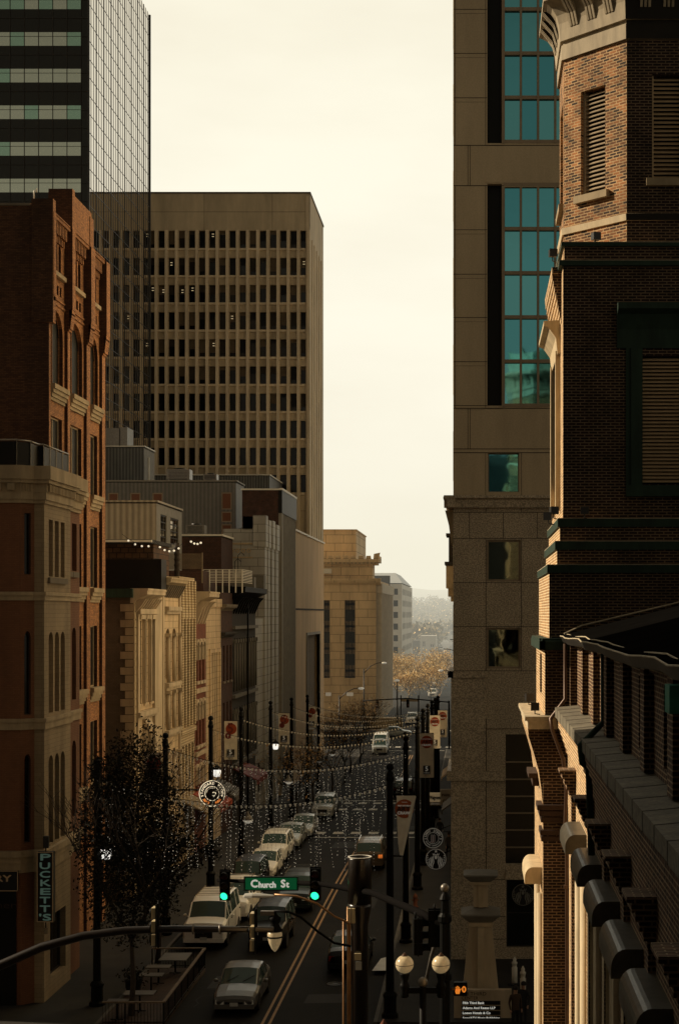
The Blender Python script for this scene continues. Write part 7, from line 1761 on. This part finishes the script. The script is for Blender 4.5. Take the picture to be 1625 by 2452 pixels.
def wood_pole(x,y,h,l):
    T=thing('telegraph_pole',l,'pole',(x,y,gz(y)),0,'telegraph poles'); mb=MB(); mb.lathe([(.22,0),(.14,h)],(x,y,gz(y)),8); mb.build('pole','bark_dark',T); mb=MB(); mb.box(x-1.5,x+1.5,y-.1,y+.1,gz(y)+h-1,gz(y)+h-.8); mb.build('crossarm','bark_dark',T)
for i,y in enumerate((350,430,520,620)): wood_pole(-4.5,y,13,f'{wn[i] if i<3 else "last"} telegraph pole of the line beside the far road')
T=thing('overhead_wires','thin overhead wires running along the far right side of the road','wires',(-4.5,350,10)); mb=MB()
for d in(-1.3,0,1.3):
    for a,b in((350,430),(430,520),(520,620)): mb.tube([V((-4.5+d,a,gz(a)+12.2)).lerp(V((-4.5+d,b,gz(b)+12.2)),t)-ZZ*(4*t*(1-t)*1.2) for t in(0,.25,.5,.75,1)],.04,4)
mb.build('wire','black_iron',T)
# far street lights at the crossing
def cobra(x,y,h,reach,l):
    T=thing('cobra_light',l,'street light',(x,y,gz(y)),0,'cobra lights at the far crossing'); z=gz(y); mb=MB(); mb.tube([(x,y,z),(x,y,z+h)],[.14,.09],8); mb.build('post','galv_dark',T); mb=MB(); mb.tube([(x,y,z+h*.93),(x+reach*.35,y,z+h+.4),(x+reach*.75,y,z+h+.9),(x+reach,y,z+h+.95)],.07,6); mb.build('arm','galv_dark',T); mb=MB(); mb.sphere((x+reach*1.1,y,z+h+.9),.42,10,6,.4); mb.build('head','lamp_bowl',T)
cobra(PX(812,203),203,7.2,2.6,'far street light arching right in front of the columned building'); cobra(PX(871,236),236,9.5,2.8,'slim street light beside the columned building corner'); cobra(-1.6,240,8.2,-3.6,'lower of two street lights arching left beside the granite tower'); cobra(-1.4,262,11.0,-4.2,'upper of two street lights arching left beside the granite tower'); cobra(PX(951,232),232,7.0,-.1,'plain straight post standing at the far crossing')
T=thing('overpass_sign','long pale sign beam on two dark posts below the golden trees','sign',(PX(981,240),240,0)); Y=240; mb=MB(); mb.box(PX(960,Y),PX(1000,Y),Y,Y+.2,PZ(1680,Y),PZ(1674,Y)); mb.build('beam','frame_tan',T); mb=MB(); mb.box(PX(958,Y),PX(960.5,Y),Y,Y+.3,-1.9,PZ(1665,Y)); mb.box(PX(1000,Y),PX(1003,Y),Y,Y+.3,-1.9,PZ(1665,Y)); mb.build('post','black_iron',T)
T=thing('far_signal_arm','slender dark signal arm reaching left over the far crossing','signal mast',(-3.6,202,0)); mb=MB(); mb.tube([(-3.6,203,-1.9),(-3.6,203,4.6)],.12,8); mb.build('mast','black_iron',T); mb=MB(); mb.tube([(-3.6,203,4.4),(-9,203,4.9),(-15,203,4.6)],.09,6); mb.build('arm','black_iron',T)
for k,(x,lt) in enumerate(((-9,'lens_off'),(-13,'lens_off'))):
    S_=thing('far_traffic_signal',('right' if k==0 else 'left')+' one of the two small signals on the slender far arm','traffic signal',(x,202.8,3.9),0,'far signals'); mb=MB(); mb.box(x-.18,x+.18,202.7,202.95,3.7,4.8); mb.build('housing','black_iron',S_); mb=MB(); mb.sphere((x,202.68,4.0),.12,8,6); mb.build('lens','lens_off',S_)
# retaining wall / low planter at the crossing
T=thing('low_wall','sunlit low stone wall along the far side of the crossing street','wall',(-9,240,-1.9)); mb=MB(); mb.box(-17,-11.5,240.0,240.6,-1.9,-.3); mb.box(-17.1,-11.4,239.9,240.7,-.3,-.15); mb.build('wall','stone_trim',T)
# hills and far woods
import mathutils
def hill(name,Y0,Y1,zt,m,seed,kind='structure',amp=.25):
    r=random.Random(seed); mb=MB(); n=60; xs=[-1600+3200*i/n for i in range(n+1)]; hs=[zt*(1+amp*mathutils.noise.noise(V((x*.004+seed,0,0)))+.08*mathutils.noise.noise(V((x*.02,seed,0)))) for x in xs]
    for i in range(n):
        for (ya,fa),(yb,fb) in(((Y0,0),(Y0+(Y1-Y0)*.3,.35)),((Y0+(Y1-Y0)*.3,.35),(Y0+(Y1-Y0)*.7,.8)),((Y0+(Y1-Y0)*.7,.8),(Y1,1)),((Y1,1),(Y1+(Y1-Y0)*.8,.2))):
            mb.face([(xs[i],ya,-3+hs[i]*fa),(xs[i+1],ya,-3+hs[i+1]*fa),(xs[i+1],yb,-3+hs[i+1]*fb),(xs[i],yb,-3+hs[i]*fb)],(0,0,1))
    return mb.build(name,m,kind=kind)
hill('far_hill',2400,3600,78,'hill_far',3); hill('hill',1100,1800,32,'hill_near',8)
mb=MB(); r=random.Random(17)
for i in range(420):
    y=r.uniform(640,1750); x=r.uniform(PX(930,y),PX(1120,y)); g_=0 if y<1100 else 32*(y-1100)/700*.9; h=r.uniform(8,15)
    if -19<x<1 and y<900: continue
    for k in range(60):
        v=V((r.gauss(0,1),r.gauss(0,1),r.gauss(0,1))).normalized()*r.uniform(.5,1); p=V((x+v.x*h*.42,y+v.y*h*.42,g_-2+h*.6+v.z*h*.42)); d=V((r.gauss(0,1),r.gauss(0,1),r.gauss(0,1))).normalized()*h*.075; e=d.orthogonal().normalized()*h*.055; mb.mi=0 if r.random()<.9 else 1; mb.face([p-d,p+e,p+d,p-e])
o=mb.build('far_woods',['leaf_olive','leaf_gold'],kind='stuff'); o['label']='hazy autumn woods on the far slope at the end of the street'; o['category']='woods'
# haze at the end of the street
hm=bpy.data.materials.new('haze'); hm.use_nodes=True; N=NT(hm); out=N.n('ShaderNodeOutputMaterial'); vs=N.n('ShaderNodeVolumeAbsorption'); vs.inputs['Color'].default_value=(0,0,0,1); vs.inputs['Density'].default_value=.0006; ve=N.n('ShaderNodeEmission'); ve.inputs['Color'].default_value=(1,.95,.76,1); ve.inputs['Strength'].default_value=.0006*.9; va=N.n('ShaderNodeAddShader'); N.l(vs.outputs[0],va.inputs[0]); N.l(ve.outputs[0],va.inputs[1]); N.l(va.outputs[0],out.inputs['Volume']); MATS['haze']=hm
mb=MB(); mb.box(-700,700,243,3900,-8,170); mb.build('haze','haze',kind='structure')

# ================================================================= street wear and roof fittings
mb=MB(); r=random.Random(2)
for (x,y,a,b) in((-10.6,66,.9,2.4),(-6.0,63.5,1.1,1.6),(-11.2,90,.7,3.2),(-6.3,84,.8,3.5),(-9.2,108,1.0,4.0),(-5.6,120,.8,3.0)):
    mb.face([(x-a,y,gz(y)+.004),(x+a*.9,y+.1,gz(y)+.004),(x+a,y+b,gz(y+b)+.004),(x-a*.95,y+b-.15,gz(y+b)+.004)],(0,0,1))
mb.build('road_patch','asphalt_patch',kind='structure')
mb=MB()
for k in range(9):
    y=60+k*7.5+r.random()*3; x=r.choice([-11.6,-6.2,-9.0,-5.0]); pts=[]
    for j in range(9): pts.append((x+r.gauss(0,.12)+j*r.choice([.0,.15]),y+j*.55))
    for j in range(8): (a,b),(c,d)=pts[j],pts[j+1]; mb.face([(a-.018,b,gz(b)+.005),(a+.018,b,gz(b)+.005),(c+.018,d,gz(d)+.005),(c-.018,d,gz(d)+.005)],(0,0,1))
mb.build('road_crack','rubber',kind='structure')
for x,y,l in((-6.1,66.8,'round iron manhole cover in the right lane near the black sedan'),(-10.9,70.6,'round iron manhole cover in the left lane behind the grey sedan')):
    mb=MB(); mb.lathe([(.36,0),(.36,.012),(.3,.012),(.3,.008),(.02,.008)],(x,y,gz(y)+.004),20); mb.build('manhole_cover','iron_worn',None,l,'manhole','manhole covers')
def ac(x,y,z,w,d,h,l):
    T=thing('rooftop_unit',l,'roof unit',(x,y,z),0,'roof fittings'); mb=MB(); mb.box(x-w,x+w,y-d,y+d,z+.15,z+h); mb.box(x-w*.9,x-w*.8,y-d,y+d,z,z+.15); mb.box(x+w*.8,x+w*.9,y-d,y+d,z,z+.15); mb.build('casing','galv',T); mb=MB(); mb.lathe([(w*.5,h),(w*.5,h+.15),(w*.4,h+.15),(w*.38,h+.05),(.02,h+.05)],(x,y,z),14); mb.build('fan','iron_worn',T)
    g=MB(); 
    for k in range(6): g.box(x-w*.8,x+w*.8,y-d-.02,y-d,z+.25+k*(h-.3)/6,z+.29+k*(h-.3)/6)
    g.build('grille','iron_worn',T)
ac(PX(470,133),133,PZ(1283,133),.8,.6,.9,'small metal roof unit standing on the dark red brown wall'); ac(PX(430,160),160,PZ(1153,160),1.2,.8,1.2,'metal roof unit standing left on the long grey roof'); ac(PX(505,160),160,PZ(1153,160),.7,.6,.7,'small metal roof unit standing right on the long grey roof'); ac(-26,224,PZ(464,216),1.6,1.4,1.3,'metal unit just showing over the parapet of the concrete tower'); ac(-23.5,110,17.0,.7,.6,.9,'metal roof unit between the slab building roof and the lattice fence')
